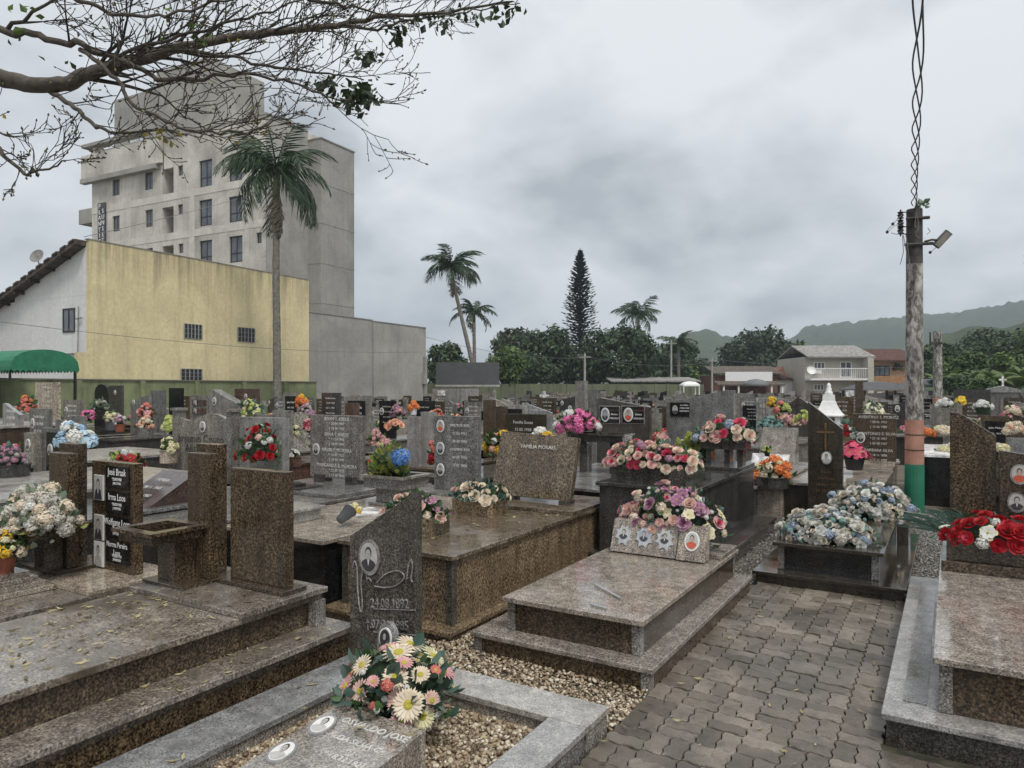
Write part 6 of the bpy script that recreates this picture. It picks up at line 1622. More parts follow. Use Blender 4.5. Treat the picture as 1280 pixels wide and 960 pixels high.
def palm(label, pts, rad, L_, nf, seed, droop=1.9, lift=(.2, 1.25), leaflet=.45, dead=2, hang=.6, shaft=1.0, only=None):
    """pts = trunk line in the world from the ground up"""
    rr = random.Random(seed); base = pts[0]
    T = thing('palm_tree', label, 'palm', (base.x, base.y, 0)); o = (base.x, base.y, 0)
    fine = []
    for i in range(len(pts) - 1):
        for k in range(6): fine.append(pts[i].lerp(pts[i + 1], k / 6))
    fine.append(pts[-1]); rads = [rad[0] + (rad[1] - rad[0]) * i / (len(fine) - 1) * 1.0 + (.012 if i % 2 else 0) for i in range(len(fine))]
    mb = MB(); mb.tube(fine, rads, 10); mb.build('trunk', PALMT, T, smooth=True)
    topv = pts[-1]; ax = (pts[-1] - pts[-2]).normalized()
    if shaft:
        mb = MB(); mb.tube([topv - ax * .05, topv + ax * shaft * .4, topv + ax * shaft], [rad[1] * 1.05, rad[1] * 1.15, rad[1] * .55], 9); mb.build('crownshaft', CROWNSH, T, smooth=True)
    c = topv + ax * shaft * .95 - Vector(o)
    meshes = [frond_mesh(L_ * rr.uniform(.85, 1.1), droop * rr.uniform(.85, 1.2), seed * 10 + k, LF['palm'], leaflet, lift=0, hang=hang) for k in range(4)]
    for k in range(nf):
        az = k * 2.39996 + rr.uniform(-.25, .25); lf = lift[0] + (lift[1] - lift[0]) * ((k + .5) / nf) + rr.uniform(-.1, .1)
        inst('frond', meshes[k % 4], T, tuple(c), (rr.uniform(-.5, .5), -lf - rr.uniform(-.18, .18), az + rr.uniform(-.3, .3)), rr.uniform(.8, 1.14))
    dm = frond_mesh(L_ * .8, .7, seed * 10 + 7, DEADF, leaflet * .8, lift=0, hang=.9)
    for k in range(dead):
        inst('dead_frond', dm, T, tuple(c - ax * shaft * .6), (0, 1.25 + rr.uniform(-.1, .15), rr.uniform(-.9, .5) if k else -.35), .75)
    return T
# tall palm before the yellow wall
d = 29.0
palm('tall single palm with drooping fronds before the yellow wall', [at(347, HOR + EYE * FPX / d + 2, d), at(346, 420, d), at(345, 340, d), at(345.5, 250, d)], (.165, .125), 3.4, 22, 3, droop=2.0, lift=(-.45, 1.35), leaflet=.95, dead=4, hang=1.5, shaft=1.3)
# pair beside the billboard, third behind the trees
d = 52.0
palm('taller leaning palm beside the grey billboard', [at(598, HOR + EYE * FPX / d, d), at(590, 452, d), at(580, 410, d), at(570, 368, d), at(567, 352, d)], (.17, .10), 2.6, 19, 5, droop=1.7, lift=(-.1, 1.25), leaflet=.9, dead=2, hang=.8, shaft=1.1)
palm('shorter palm with sparse fronds beside the leaning one', [at(594, HOR + EYE * FPX / (d + 2), d + 2), at(593, 450, d + 2), at(592.5, 402, d + 2)], (.15, .11), 2.3, 12, 6, droop=1.6, lift=(-.5, 1.2), leaflet=.5, dead=3, hang=.7, shaft=.8)
d = 80.0
palm('windblown palm above the wide dark tree', [at(799, HOR + EYE * FPX / d, d), at(798.5, 440, d), at(798, 402, d)], (.20, .14), 3.2, 16, 7, droop=1.5, lift=(-.2, 1.2), leaflet=1.1, dead=1, hang=.9, shaft=.9)
palm('small palm at the right end of the tree line', [at(848, HOR + EYE * FPX / 74, 74), at(848, 445, 74), at(848, 432, 74)], (.2, .16), 2.2, 12, 9, droop=1.5, lift=(.1, 1.2), leaflet=.7, dead=0, hang=.5, shaft=.3)

# columnar conifer ----------------------------------------------------------
d = 88.0; b = at(725, HOR, d); s = d / FPX
T = thing('conifer_tree', 'tall narrow columnar conifer rising above the tree line', 'tree', (b.x, b.y, 0), local=True)
Hc = EYE + (485 - 315) * s
mb = MB(); mb.tube([(0, 0, -.03), (0, 0, Hc * .6), (0, 0, Hc - .2)], [.32, .18, .03], 8); mb.build('trunk', BARKD, T, o=(0, 0, 0))
rr = random.Random(17); tier = 0
for i in range(46):
    t = i / 45; z = 4.0 + (Hc - 4.2) * t
    rad = 2.05 * (min(1, (1 - t) * 2.1 + .03)) ** .75 * rr.uniform(.88, 1.08)
    m = MB(); nb = 13
    for k in range(nb):
        a = k * 6.283 / nb + i * .7 + rr.uniform(-.2, .2); ca, sa = math.cos(a), math.sin(a); l = rad * rr.uniform(.8, 1.1)
        for j in range(7):
            q = (j + 1) / 7; r_ = l * q; zz_ = z + .15 * q + .25 * q * q - .1; w = .10 + .06 * math.sin(q * 3.1)
            ox, oy = rr.uniform(-.09, .09), rr.uniform(-.09, .09)
            c_ = Vector((r_ * ca + ox, r_ * sa + oy, zz_ + rr.uniform(-.06, .06))); tv = Vector((ca, sa, .45)) * .24; sv = Vector((-sa, ca, rr.uniform(-.6, .6))) * w
            m.face([c_ - tv, c_ + sv, c_ + tv, c_ - sv])
    m.build('branch_tier', LF['conif'], T, o=(0, 0, 0), kind='stuff')
m = MB(); m.lathe([(.16, Hc - .5), (.10, Hc), (.015, Hc + .55)], 6); m.build('leader_shoot', LF['conif'], T, o=(0, 0, 0))

# overhanging tree at the top left: trunk stands left of the frame -----------
rr = random.Random(23)
D0 = 5.6
tb = at(-330, HOR, 6.6); tb.z = -.03
OT = thing('overhanging_tree', 'almost bare tree limb with fine twigs overhanging from the upper left', 'tree', (tb.x, tb.y, 0))
fork = at(-240, 150, 6.2)
mb = MB(); mb.tube([tb, tb.lerp(fork, .35) + Vector((.05, .1, 0)), tb.lerp(fork, .75), fork], [.26, .21, .18, .15], 12); mb.build('trunk', BARK, OT, smooth=True)
TW = MB(); BUD = MB(); LEAFO = MB()
def wob(pts, n, amp):
    """resample a polyline with small sideways wobble"""
    out = []
    for i in range(len(pts) - 1):
        for k in range(n):
            q = pts[i].lerp(pts[i + 1], k / n)
            if i or k: q = q + Vector((rr.gauss(0, amp), rr.gauss(0, amp), rr.gauss(0, amp)))
            out.append(q)
    out.append(pts[-1]); return out
def bud(p, t, s):
    u = t.orthogonal().normalized(); b_ = len(BUD.v); w = u.cross(t)
    a = p + t * s
    m_ = p + t * s * .5
    BUD.v += [tuple(p), tuple(m_ + u * s * .26), tuple(m_ - u * s * .13 + w * s * .22), tuple(m_ - u * s * .13 - w * s * .22), tuple(a)]
    mi = 0 if rr.random() < .66 else 1
    for f in ((0, 1, 2), (0, 2, 3), (0, 3, 1), (4, 2, 1), (4, 3, 2), (4, 1, 3)): BUD.f.append(tuple(b_ + i for i in f)); BUD.m.append(mi)
def leaf(p, t, s, mi=0):
    sd = t.cross(Vector((rr.gauss(0, 1), rr.gauss(0, 1), rr.gauss(0, 1)))).normalized(); n_ = t.cross(sd) * s * .1
    b_ = len(LEAFO.v); q = p + t * s * .62
    LEAFO.v += [tuple(p), tuple(q + sd * s * .30 + n_), tuple(p + t * s), tuple(q - sd * s * .30 + n_)]
    LEAFO.f.append((b_, b_ + 1, b_ + 2, b_ + 3)); LEAFO.m.append(mi)
def twig(p, t, l, r_, depth):
    n = 5; pts = [p]; d_ = t.normalized(); kids = []
    for i in range(n):
        d_ = (d_ + Vector((rr.gauss(0, .12), rr.gauss(0, .12), rr.gauss(0.03, .11)))).normalized()
        pts.append(pts[-1] + d_ * l / n)
        if depth > 0 and i >= 1 and rr.random() < .80: kids.append((pts[-1], d_, i))
    TW.tube(pts, [max(.0027, r_ * (1 - .62 * i / n)) for i in range(n + 1)], 4 if depth < 2 else 5, cap=False)
    if depth == 0:
        if rr.random() < .8: bud(pts[-1], d_, rr.uniform(.022, .040))
        for q in pts[2:-1]:
            if rr.random() < .28: bud(q, (d_ + Vector((rr.gauss(0, .9), rr.gauss(0, .9), rr.gauss(.3, .9)))).normalized(), rr.uniform(.016, .030))
    for (q, dd, i) in kids:
        side = dd.cross(Vector((rr.gauss(0, 1), rr.gauss(0, 1), rr.gauss(0, 1)))).normalized()
        twig(q, (dd * .95 + side * .75 + Vector((0, 0, rr.uniform(-.05, .40)))).normalized(), l * rr.uniform(.42, .68), r_ * .52, depth - 1)
def limb(px_pts, r0, r1, name, sub=10, sl=.8, depth=2, amp=.012, start=0.1, mat=BARK):
    sub = int(sub * 1.1); sl *= .8
    """limb through photograph points (x, y, distance) with twigs along it"""
    P_ = wob([q.copy() if isinstance(q, Vector) else at(*q) for q in px_pts], 5, amp); n = len(P_)
    m = MB(); m.tube(P_, [r0 + (r1 - r0) * (i / (n - 1)) ** .8 for i in range(n)], 8); m.build(name, mat, OT, smooth=True)
    for k in range(sub):
        t = start + (1 - start) * (k + rr.random()) / sub; i = min(n - 2, int(t * (n - 1))); q = P_[i]; dd = (P_[i + 1] - P_[i]).normalized()
        side = Vector((rr.gauss(0, 1), rr.gauss(0, 1), rr.gauss(.15, .8))); side.z = abs(side.z) if rr.random() < .7 else side.z * .6; side = (side - dd * side.dot(dd)).normalized()
        twig(q, (dd * 1.0 + side * .62).normalized(), sl * rr.uniform(.55, 1.15), max(.004, (r0 + (r1 - r0) * t) * .35), depth)
    return P_
FK = fork
limb([FK, (-120, 110, 5.9), (0, 96, 5.7), (40, 107, 5.65), (85, 104, 5.6), (120, 88, 5.6), (165, 78, 5.6), (215, 62, 5.65), (280, 48, 5.75), (350, 40, 5.9), (420, 32, 6.0), (480, 20, 6.1), (560, 16, 6.3), (640, 2, 6.5)], .088, .008, 'main_limb', 26, .75, 2, .006, .34)
limb([FK, (-110, 60, 5.5), (0, 38, 5.2), (50, 46, 5.1), (105, 58, 5.0), (150, 74, 5.0), (200, 98, 4.9), (245, 98, 4.95), (300, 92, 5.0), (355, 100, 5.1), (400, 118, 5.1), (440, 128, 5.2)], .034, .005, 'limb', 18, .62, 2, .01, .3)
limb([(60, 112, 5.65), (95, 135, 5.5), (120, 160, 5.4), (150, 166, 5.3), (200, 164, 5.3), (235, 160, 5.3)], .022, .004, 'limb', 9, .5, 2, .008, .15)
limb([(100, 62, 5.0), (140, 92, 4.9), (165, 130, 4.8), (205, 152, 4.8), (250, 166, 4.8), (310, 166, 4.9), (352, 148, 5.0), (385, 140, 5.1)], .017, .004, 'limb', 12, .5, 2, .008, .15)
limb([(120, 90, 5.6), (170, 62, 5.3), (240, 40, 5.2), (310, 22, 5.2), (360, 6, 5.3), (400, -14, 5.4)], .016, .005, 'limb', 12, .7, 2, .01, .1)
limb([(215, 62, 5.65), (290, 72, 5.5), (350, 86, 5.5), (410, 92, 5.5), (455, 100, 5.6)], .016, .005, 'limb', 10, .5, 2, .008, .1)
limb([FK, (-110, -60, 5.2), (0, -50, 4.9), (70, -14, 4.6), (140, 18, 4.6), (210, 20, 4.7), (280, 2, 4.8), (340, -20, 4.9)], .022, .006, 'limb', 15, .62, 2, .01, .3)
limb([(420, 32, 6.0), (470, 36, 6.0), (520, 24, 6.1), (565, 18, 6.2), (610, 10, 6.3), (650, 4, 6.4)], .014, .004, 'limb', 9, .42, 2, .008, .1)
limb([(340, -10, 5.0), (400, 2, 5.2), (450, 12, 5.5), (500, 22, 5.8)], .016, .006, 'limb', 8, .5, 2, .008, .1)
limb([FK, (-110, 170, 5.6), (-40, 170, 5.3), (0, 186, 5.2), (30, 218, 5.1), (55, 212, 5.1), (82, 202, 5.1)], .030, .005, 'limb', 9, .36, 2, .006, .45)
limb([(-40, 170, 5.3), (0, 165, 5.2), (18, 172, 5.2)], .012, .005, 'limb', 4, .3, 1, .006, .3)
limb([(10, 36, 5.2), (50, 10, 5.0), (95, -12, 4.9)], .016, .006, 'limb', 7, .6, 2, .01, .1)
TW.build('twigs', BARKD, OT, kind='stuff')
def bunch(px, py, d, n, rx, ry, s=.07, mi=0):
    for k in range(n):
        p = at(px + rr.gauss(0, rx), py + rr.gauss(0, ry), d + rr.gauss(0, .12)); leaf(p, Vector((rr.gauss(0, .6), rr.gauss(0, .6), rr.gauss(-.5, .5))).normalized(), s * rr.uniform(.6, 1.2), mi)
bunch(447, 116, 5.4, 120, 11, 7, .085); bunch(410, 104, 5.5, 40, 7, 5, .08); bunch(458, 68, 5.9, 30, 9, 5, .085); bunch(497, 40, 6.1, 36, 8, 8, .085); bunch(548, 24, 6.2, 36, 12, 6, .085); bunch(600, 14, 6.3, 34, 22, 5, .085); bunch(640, 12, 6.4, 16, 8, 4, .085)
bunch(250, 42, 5.2, 12, 10, 10, .075, 1); bunch(200, 20, 5, 10, 25, 12, .08, 1); bunch(40, 10, 4.9, 7, 20, 10, .085, 1); bunch(196, 168, 4.9, 10, 12, 5, .06, 2); bunch(300, 45, 5.5, 8, 60, 20, .05, 2); bunch(320, 160, 5, 10, 30, 8, .05, 2); bunch(60, 55, 5.2, 12, 40, 15, .06, 0); bunch(45, 215, 5.1, 5, 9, 5, .06, 0); bunch(2, 142, 5.1, 2, 2, 2, .06, 2)
LEAFO.build('leaves', [LF['dark'], LF['light'], leafmat('yellowing_leaf', (0.22, 0.17, 0.03), (0.36, 0.30, 0.07), .6, .3)], OT, kind='stuff')
BUD.build('buds', [leafmat('bud_dark', (0.04, 0.035, 0.02), (0.09, 0.08, 0.035), .7, 0), leafmat('bud_green', (0.14, 0.13, 0.04), (0.26, 0.23, 0.09), .7, .1)], OT, kind='stuff')
# branch tip of an unseen tree at the right edge
ob = thing('branch_tip', 'dark leafy branch tip entering at the right edge', 'branch', tuple(at(1290, 320, 7)))
m = MB(); m.tube([at(1345, 318, 7.2), at(1310, 312, 7), at(1284, 300, 7)], [.02, .012, .004], 5); m.build('twig', BARKD, ob)
V, F = leaf_cloud(60, [tuple(at(1292, 292, 7) - at(1290, 320, 7)) + (.06, .06, .05), tuple(at(1290, 328, 7) - at(1290, 320, 7)) + (.05, .05, .07)], .05, 5)
o2 = bpy.data.objects.new('leaves', np_mesh('leaves', V, F, [LF['dark']])); COL.objects.link(o2); o2.parent = ob; o2['kind'] = 'stuff'
# ------------------------------------------------------------------ pole, cables, awning, billboard, houses
GREENP = plaster('green_pole_paint', (0.014, 0.20, 0.115), (0.05, 0.09, 0.06), 0.6, 0.25, 5, rough=.6)
SALMON = plaster('salmon_pole_paint', (0.42, 0.20, 0.14), (0.30, 0.22, 0.18), 0.8, 0.3, 5)
def lichen_mat():
    m, N, L, P_ = new_mat('lichen_mottled_concrete')
    v = coords(N, L, (1, 1, .45)); a = nz(N, L, v, 17, 5, .7, .6); b = nz(N, L, v, 5, 3, .5)
    c = ramp(N, L, a, [(.40, (.085, .078, .068)), (.60, (.46, .44, .41)), (.5, (.25, .235, .215))])
    c = mixc(N, L, c, ramp(N, L, b, [(.35, .6), (.65, 1.15)]), 1.0, 'MULTIPLY'); L.new(c, P_.inputs['Base Color']); P_.inputs['Roughness'].default_value = .9
    bump(N, L, P_, a, .4, .01); return m
POLEC = lichen_mat()
POLED = plain('sooty_pole_top', (0.055, 0.05, 0.045), 0.85, 0.35, 10, bmp=.4)
WIRE = plain('black_cable', (0.02, 0.02, 0.021), 0.5, 0.1)
WIREG = plain('grey_cable', (0.16, 0.16, 0.165), 0.6, 0.1)
d0 = 9.4; pb = at(1143, HOR, d0); px0, py0 = pb.x, pb.y
def zy(y, d=d0): return EYE - (y - HOR) * d / FPX
T = thing('utility_pole', 'concrete pole with green foot, salmon band and floodlight', 'pole', (px0, py0, 0), local=True)
def seg(name, z0, z1, r0, r1, mat, sq=False):
    m = MB(); m.lathe([(r0, z0), (r1, z1)], 20); return m.build(name, mat, T, o=(0, 0, 0), smooth=False)
zt, zs, zg = zy(262), zy(525), zy(580)
rad = lambda z: .114 - .020 * z / zt
seg('green_band', -.03, zg, rad(0) + .003, rad(zg) + .003, GREENP); seg('salmon_band', zg + .001, zs, rad(zg) + .0015, rad(zs) + .0015, SALMON)
seg('shaft', zs + .001, zy(330), rad(zs), rad(zy(330)), POLEC); seg('shaft_top', zy(330) + .001, zt, rad(zy(330)), rad(zt), POLED, )
for y in (543, 562):
    z = zy(y); m = MB(); m.lathe([(rad(z) + .006, z - .006), (rad(z) + .009, z), (rad(z) + .006, z + .006)], 20); m.build('wire_band', WIRE, T, o=(0, 0, 0))
rt = Vector((cY, sY, 0)); fw_ = Vector((-sY, cY, 0))
def L2(px, py, f=0.0): return rt * ((px - 1143) * d0 / FPX) + fw_ * f + Vector((0, 0, zy(py)))
for (y, x0, x1) in ((274, 1128, 1156), (306, 1126, 1160)):
    m = MB(); m.tube([L2(x0, y + 2, -.10), L2(x1, y, -.10)], .022, 6); m.build('bracket', POLED, T, o=(0, 0, 0))
for k, y in enumerate((271, 281, 290)):
    m = MB(); c = L2(1121.5, y, -.08); m.lathe([(.012, -.05), (.04, -.04), (.026, -.015), (.042, .0), (.026, .02), (.038, .04), (.012, .05)], 10, tuple(c)); m.build('insulator', BLACKP, T, o=(0, 0, 0))
m = MB(); m.tube([L2(1121.5, 264, -.08), L2(1121.5, 297, -.08)], .010, 5)
for y in (267, 285, 294): m.tube([L2(1121.5, y, -.08), L2(1134, y, -.06)], .007, 4)
m.build('insulator_rack', BLACKP, T, o=(0, 0, 0))
fl = MB(); fl.box(-.045, .045, -.03, .03, -.115, .115); fl.xform(Matrix.Translation(L2(1169, 302, -.15)) @ Matrix.Rotation(YAW, 4, 'Z') @ Matrix.Rotation(R(38), 4, 'Y') @ Matrix.Rotation(R(18), 4, 'X'))
fo = fl.build('floodlight', BLACKP, T, o=(0, 0, 0))
gl = MB(); gl.box(-.037, .037, -.0335, -.031, -.105, .105); gl.xform(Matrix.Translation(L2(1169, 302, -.15)) @ Matrix.Rotation(YAW, 4, 'Z') @ Matrix.Rotation(R(38), 4, 'Y') @ Matrix.Rotation(R(18), 4, 'X')); gl.build('lens', plain('floodlight_lens', (0.30, 0.29, 0.26), .25, .1), fo, o=(0, 0, 0))
m = MB(); m.tube([L2(1150, 304, -.1), L2(1158, 302, -.12), L2(1166, 303, -.13)], .014, 6); m.build('lamp_arm', POLED, T, o=(0, 0, 0))
# loose service wires hanging on the pole
m = MB()
for pts in ([(1121, 271), (1112, 280), (1101, 292)], [(1121, 281), (1110, 286), (1103, 293)], [(1120, 291), (1114, 296), (1107, 294)], [(1122, 297), (1126, 320), (1131, 340)], [(1121, 297), (1122, 318), (1118, 333)], [(1125, 296), (1129, 325), (1133, 350)], [(1138, 268), (1136, 285), (1141, 290), (1137, 297), (1142, 300)], [(1139, 272), (1141, 288), (1136, 294)], [(1152, 288), (1155, 292), (1151, 296)], [(1162, 312), (1158, 316), (1154, 318)]):
    m.tube([L2(x, y, -.14) for x, y in pts], .0045, 4)
m.build('service_wires', WIREG, T, o=(0, 0, 0))
for (x, y) in ((1109, 283), (1102, 293), (1155, 318)):
    m = MB(); m.lathe([(.005, -.02), (.018, -.01), (.018, .012), (.004, .02)], 8, tuple(L2(x, y, -.14))); m.build('cable_clamp', BLACKP, T, o=(0, 0, 0))
m = MB(); rr = random.Random(3)
leaf_spray(m, tuple(L2(1153, 258, 0)), (.05, .05, .09), 26, .07, rr); m.build('tuft', LEAFS, T, o=(0, 0, 0), kind='stuff')
# twisted cable bundle running overhead towards and past the camera
cb = thing('cable_bundle', 'twisted bundle of black cables rising from the pole top', 'cable', tuple(Vector((px0, py0, zt))), local=True)
for k in range(3):
    m = MB(); pts = []
    for i in range(110):
        t = i / 109; dd = d0 - t * 15.0
        l = (1143.5 - 640) / FPX * dd + .10 * math.sin(t * 3) * t
        z = zt + .02 + .30 * t - .55 * 4 * t * (1 - t) * .35
        a = i * .42 * (1 + .25 * math.sin(i * .07)) + k * 2.09; r_ = .022 + .018 * math.sin(i * .23 + k) ** 2
        pts.append(Vector((l * cY - dd * sY + math.cos(a) * r_ - px0, l * sY + dd * cY - py0, z + math.sin(a) * r_ - zt)))
    m.tube(pts, .0062, 5); m.build('cable', WIRE, cb, o=(0, 0, 0))
# second pole
d1 = 24.0; q = at(1172, HOR, d1)
T2 = thing('utility_pole', 'second, farther concrete pole with salmon foot right of the big one', 'pole', (q.x, q.y, 0), local=True)
m = MB(); m.lathe([(.142, zy(497, d1)), (.13, zy(414, d1))], 16); m.build('shaft', POLEC, T2, o=(0, 0, 0))
m = MB(); m.lathe([(.15, -.03), (.145, zy(497, d1) - .001)], 16); m.build('salmon_band', SALMON, T2, o=(0, 0, 0))
m = MB(); m.box(-.24, -.19, -.02, .02, zy(432, d1), zy(415, d1)); m.box(-.19, .14, -.155, -.135, zy(431, d1), zy(428, d1)); m.build('bracket', POLED, T2, o=(0, 0, 0))
# other thin poles and wires of the background
for k, (x, yt, yb, d, lb) in enumerate(((731, 442, 486, 58, 'thin grey street pole before the wide dark tree'), (839, 425, 480, 66, 'thin street lamp pole with curved arm by the low shed'), (890, 447, 486, 66, 'wooden pole left of the long-roofed house'))):
    q = at(x, HOR, d); t_ = thing('street_pole', lb, 'pole', (q.x, q.y, 0), local=True)
    m = MB(); m.lathe([(.11, -.03), (.08, zy(yt, d))], 8); m.build('shaft', CONC, t_, o=(0, 0, 0))
    m = MB(); m.box(-.5, .5, -.05, .05, zy(yt + 5, d), zy(yt + 5, d) + .09); m.build('cross_arm', CONC, t_, o=(0, 0, 0))
for k, (a, b, sag, lb) in enumerate((((-40, 397, 22), (527, 440, 40), .35, 'thin cable crossing in front of the yellow wall'), ((527, 420, 45), (739, 447, 58), .5, 'power line between the grey wall and the street pole'), ((739, 447, 58), (893, 452, 66), .5, 'power line behind the low shed'), ((893, 449, 66), (1300, 452, 50), .6, 'power line before the white house'), ((105, 296, 27), (318, 242, 49), .1, 'cable slung from the yellow house to the tower'))):
    p0, p1 = at(*a), at(*b); m = MB()
    m.tube([p0.lerp(p1, i / 20) - Vector((0, 0, sag * 4 * (i / 20) * (1 - i / 20))) for i in range(21)], .012 if k else .009, 4)
    tag(m.build('power_line', WIREG), lb, 'cable')

# green scalloped awning at the left
d = 21.5; q = at(30, HOR, d)
GAW = plain('green_canvas', (0.02, 0.17, 0.085), 0.6, 0.12, 5)
T = thing('awning', 'green barrel awning with scalloped edge on black posts, left edge', 'awning', (q.x, q.y, 0), BRZ, local=True)
m = MB(); n = 12; Lw, Wd = 3.2, .95
z0 = zy(464, d)
prof = [(-Wd * math.cos(math.pi * i / n), z0 + .10 + .52 * math.sin(math.pi * i / n) ** .8) for i in range(n + 1)]
for i in range(n):
    for sgn in (0,):
        (ya, za), (yb, zb) = prof[i], prof[i + 1]
        m.face([(-Lw, ya, za), (1.15, ya, za), (1.15, yb, zb), (-Lw, yb, zb)])
m.face([(1.15, y_, z_) for y_, z_ in prof]); m.face([(-Lw, y_, z_) for y_, z_ in reversed(prof)])
cv = m.build('canopy', GAW, T, o=(0, 0, 0))
m = MB(); ns = 26
for side in (-Wd, Wd):
    for i in range(ns):
        x0, x1 = -Lw + (1.15 + Lw) * i / ns, -Lw + (1.15 + Lw) * (i + 1) / ns; xm_ = (x0 + x1) / 2; s_ = .006 if side > 0 else -.006
        m.face([(x0, side + s_, z0 + .1), (x1, side + s_, z0 + .1), (x1, side + s_, z0 + .02), (xm_, side + s_, z0 - .05), (x0, side + s_, z0 + .02)])
for i in range(12):
    y0_, y1_ = -Wd + 2 * Wd * i / 12, -Wd + 2 * Wd * (i + 1) / 12
    m.face([(1.156, y0_, z0 + .1), (1.156, y1_, z0 + .1), (1.156, y1_, z0 + .02), (1.156, (y0_ + y1_) / 2, z0 - .05), (1.156, y0_, z0 + .02)])
m.build('valance', GAW, cv, o=(0, 0, 0))
for (x, y) in ((.15, -Wd), (.95, Wd), (-2.6, -Wd), (-2.6, Wd)):
    m = MB(); m.box(x - .03, x + .03, y - .03, y + .03, -.03, z0 + .1); m.build('post', BLACKP, T, o=(0, 0, 0))

# grey billboard on posts
d = 48.0; a, b = at(545, 453, d), at(624, 481, d)
T = thing('billboard', 'blank dark grey billboard panel beside the leaning palms', 'billboard', ((a.x + b.x) / 2, (a.y + b.y) / 2, 0), YAW, local=True)
w = (b - a).xy.length / 2; SLATE = plain('slate_sheet', (0.075, 0.078, 0.080), .6, .08, 2)
m = MB(); m.box(-w, w, -.06, .06, b.z, a.z); m.build('panel', SLATE, T, o=(0, 0, 0))
m = MB(); m.box(-w - .03, w + .03, -.08, .08, b.z - .12, b.z - .002); m.build('bottom_rail', CONC, T, o=(0, 0, 0))
for x in (-w * .9, -w * .35, w * .25, w * .85):
    m = MB(); m.box(x - .07, x + .07, .07, .2, -.03, a.z - .1); m.build('post', CONC, T, o=(0, 0, 0))
# white and dark vault blocks under it
q = at(566, HOR, 36)
T = thing('vault_block', 'pale double-door vault under the billboard', 'vault', (q.x, q.y, 0), local=True)
m = MB(); m.box(-.9, .9, -.5, 1.0, -.03, 1.62); m.build('wall', G_PALE, T, o=(0, 0, 0))
for z in (.9, 1.25):
    m = MB(); m.box(-.55, -.1, -.53, -.503, z, z + .28); m.build('door', MARBLE, T, o=(0, 0, 0))

# pale green far boundary wall, with pilasters
FW = thing('far_boundary_wall', 'low pale green boundary wall under the tree line', 'wall', (0, 0, 0))
A0, A1 = at(528, HOR, 58), at(880, HOR, 62); PG = plaster('pale_green_wall', (0.13, 0.145, 0.085), (0.05, 0.05, 0.035), .7, .2, .6)
dv = (A1 - A0); n = 22; ang = math.atan2(dv.y, dv.x)
for i in range(n):
    p0 = A0.lerp(A1, i / n); l = dv.length / n; M = Matrix.Translation((p0.x, p0.y, 0)) @ Matrix.Rotation(ang, 4, 'Z')
    m = MB(); m.box(0.0, l - .004, 0, .15, -.03, 1.98); m.xform(M); m.build('wall_panel', PG, FW)
    m = MB(); m.box(-.1, .1, -.06, -.003, -.03, 2.0); m.xform(M); m.build('pilaster', PG, FW)

# houses on the right --------------------------------------------------------
CREAMW = plaster('cream_house_render', (0.50, 0.47, 0.40), (0.25, 0.24, 0.2), .35, .1, .5); PEACHW = plaster('peach_house_render', (0.52, 0.36, 0.25), (0.3, 0.2, 0.14), .3, .1, .5)
ASB = plain('fibre_cement_roof', (0.36, 0.345, 0.32), .85, .25, 3); CLAY = plain('old_clay_tiles', (0.13, 0.062, 0.048), .85, .3, 4); BRNROOF = plain('brown_tiles', (0.15, 0.125, 0.10), .85, .25, 4)
BRICKW = plain('red_brick_wall', (0.20, 0.10, 0.07), .85, .2, 6); ORANGEB = plain('ochre_balcony', (0.36, 0.20, 0.10), .75, .12, 3)
def hframe(px, d, name, label, cat='house', rz=None):
    q = at(px, HOR, d); return thing(name, label, cat, (q.x, q.y, 0), YAW if rz is None else rz, local=True)
def corr(T, x0, x1, y0, z0, y1, z1, mat, n, name='roof', amp=.05):
    """corrugated or tiled roof slope made of half-round ribs from eaves (y0, z0) to ridge (y1, z1)"""
    m = MB(); m.prism_x([(y0, z0 - .08), (y1, z1 - .08), (y1, z1), (y0, z0)], x0, x1); r = m.build(name, mat, T, o=(0, 0, 0))
    for i in range(n):
        x = x0 + (x1 - x0) * (i + .5) / n; k = MB(); w_ = (x1 - x0) / n * .32
        k.prism_x([(y0 - .03, z0 + .003), (y1, z1 + .003), (y1, z1 + amp), (y0 - .03, z0 + amp)], x - w_, x + w_); k.build('roof_rib', mat, r, o=(0, 0, 0))
    return r
d = 68.0; s = d / FPX
def hx(px, c): return (px - c) * s
# white two-storey house
c = 1046
T = hframe(c, d, 'white_house', 'pale two storey house with grey corrugated roof and long balcony')
zz = lambda y: EYE - (y - HOR) * s
m = MB(); m.box(hx(1006, c), hx(1083, c), 0, 7, -.03, zz(446)); m.build('wall', CREAMW, T, o=(0, 0, 0))
corr(T, hx(1005.5, c), hx(1089, c), -.9, zz(446.5), 3.2, zz(430), ASB, 26)
m = MB(); m.prism_x([(3.2, zz(430) - .1), (7.4, zz(446) - .1), (7.4, zz(446)), (3.2, zz(430))], hx(1005.5, c), hx(1089, c)); m.build('rear_roof', ASB, T, o=(0, 0, 0))
m = MB(); m.box(hx(1006, c), hx(1077, c), -1.2, -.004, zz(475.5), zz(473)); bal = m.build('balcony', WHITE, T, o=(0, 0, 0))
m = MB(); m.box(hx(1006, c), hx(1077, c), -1.2, -1.15, zz(461.5), zz(460.5)); m.build('handrail', WHITE, bal, o=(0, 0, 0))
for i in range(30):
    x = hx(1006, c) + (hx(1077, c) - hx(1006, c)) * i / 29; m = MB(); m.box(x - .02, x + .02, -1.19, -1.16, zz(473) + .002, zz(461.5)); m.build('baluster', WHITE, bal, o=(0, 0, 0))
m = MB(); m.box(hx(1077, c), hx(1084, c), -1.25, -.004, -.03, zz(448)); m.build('pier', CREAMW, T, o=(0, 0, 0))
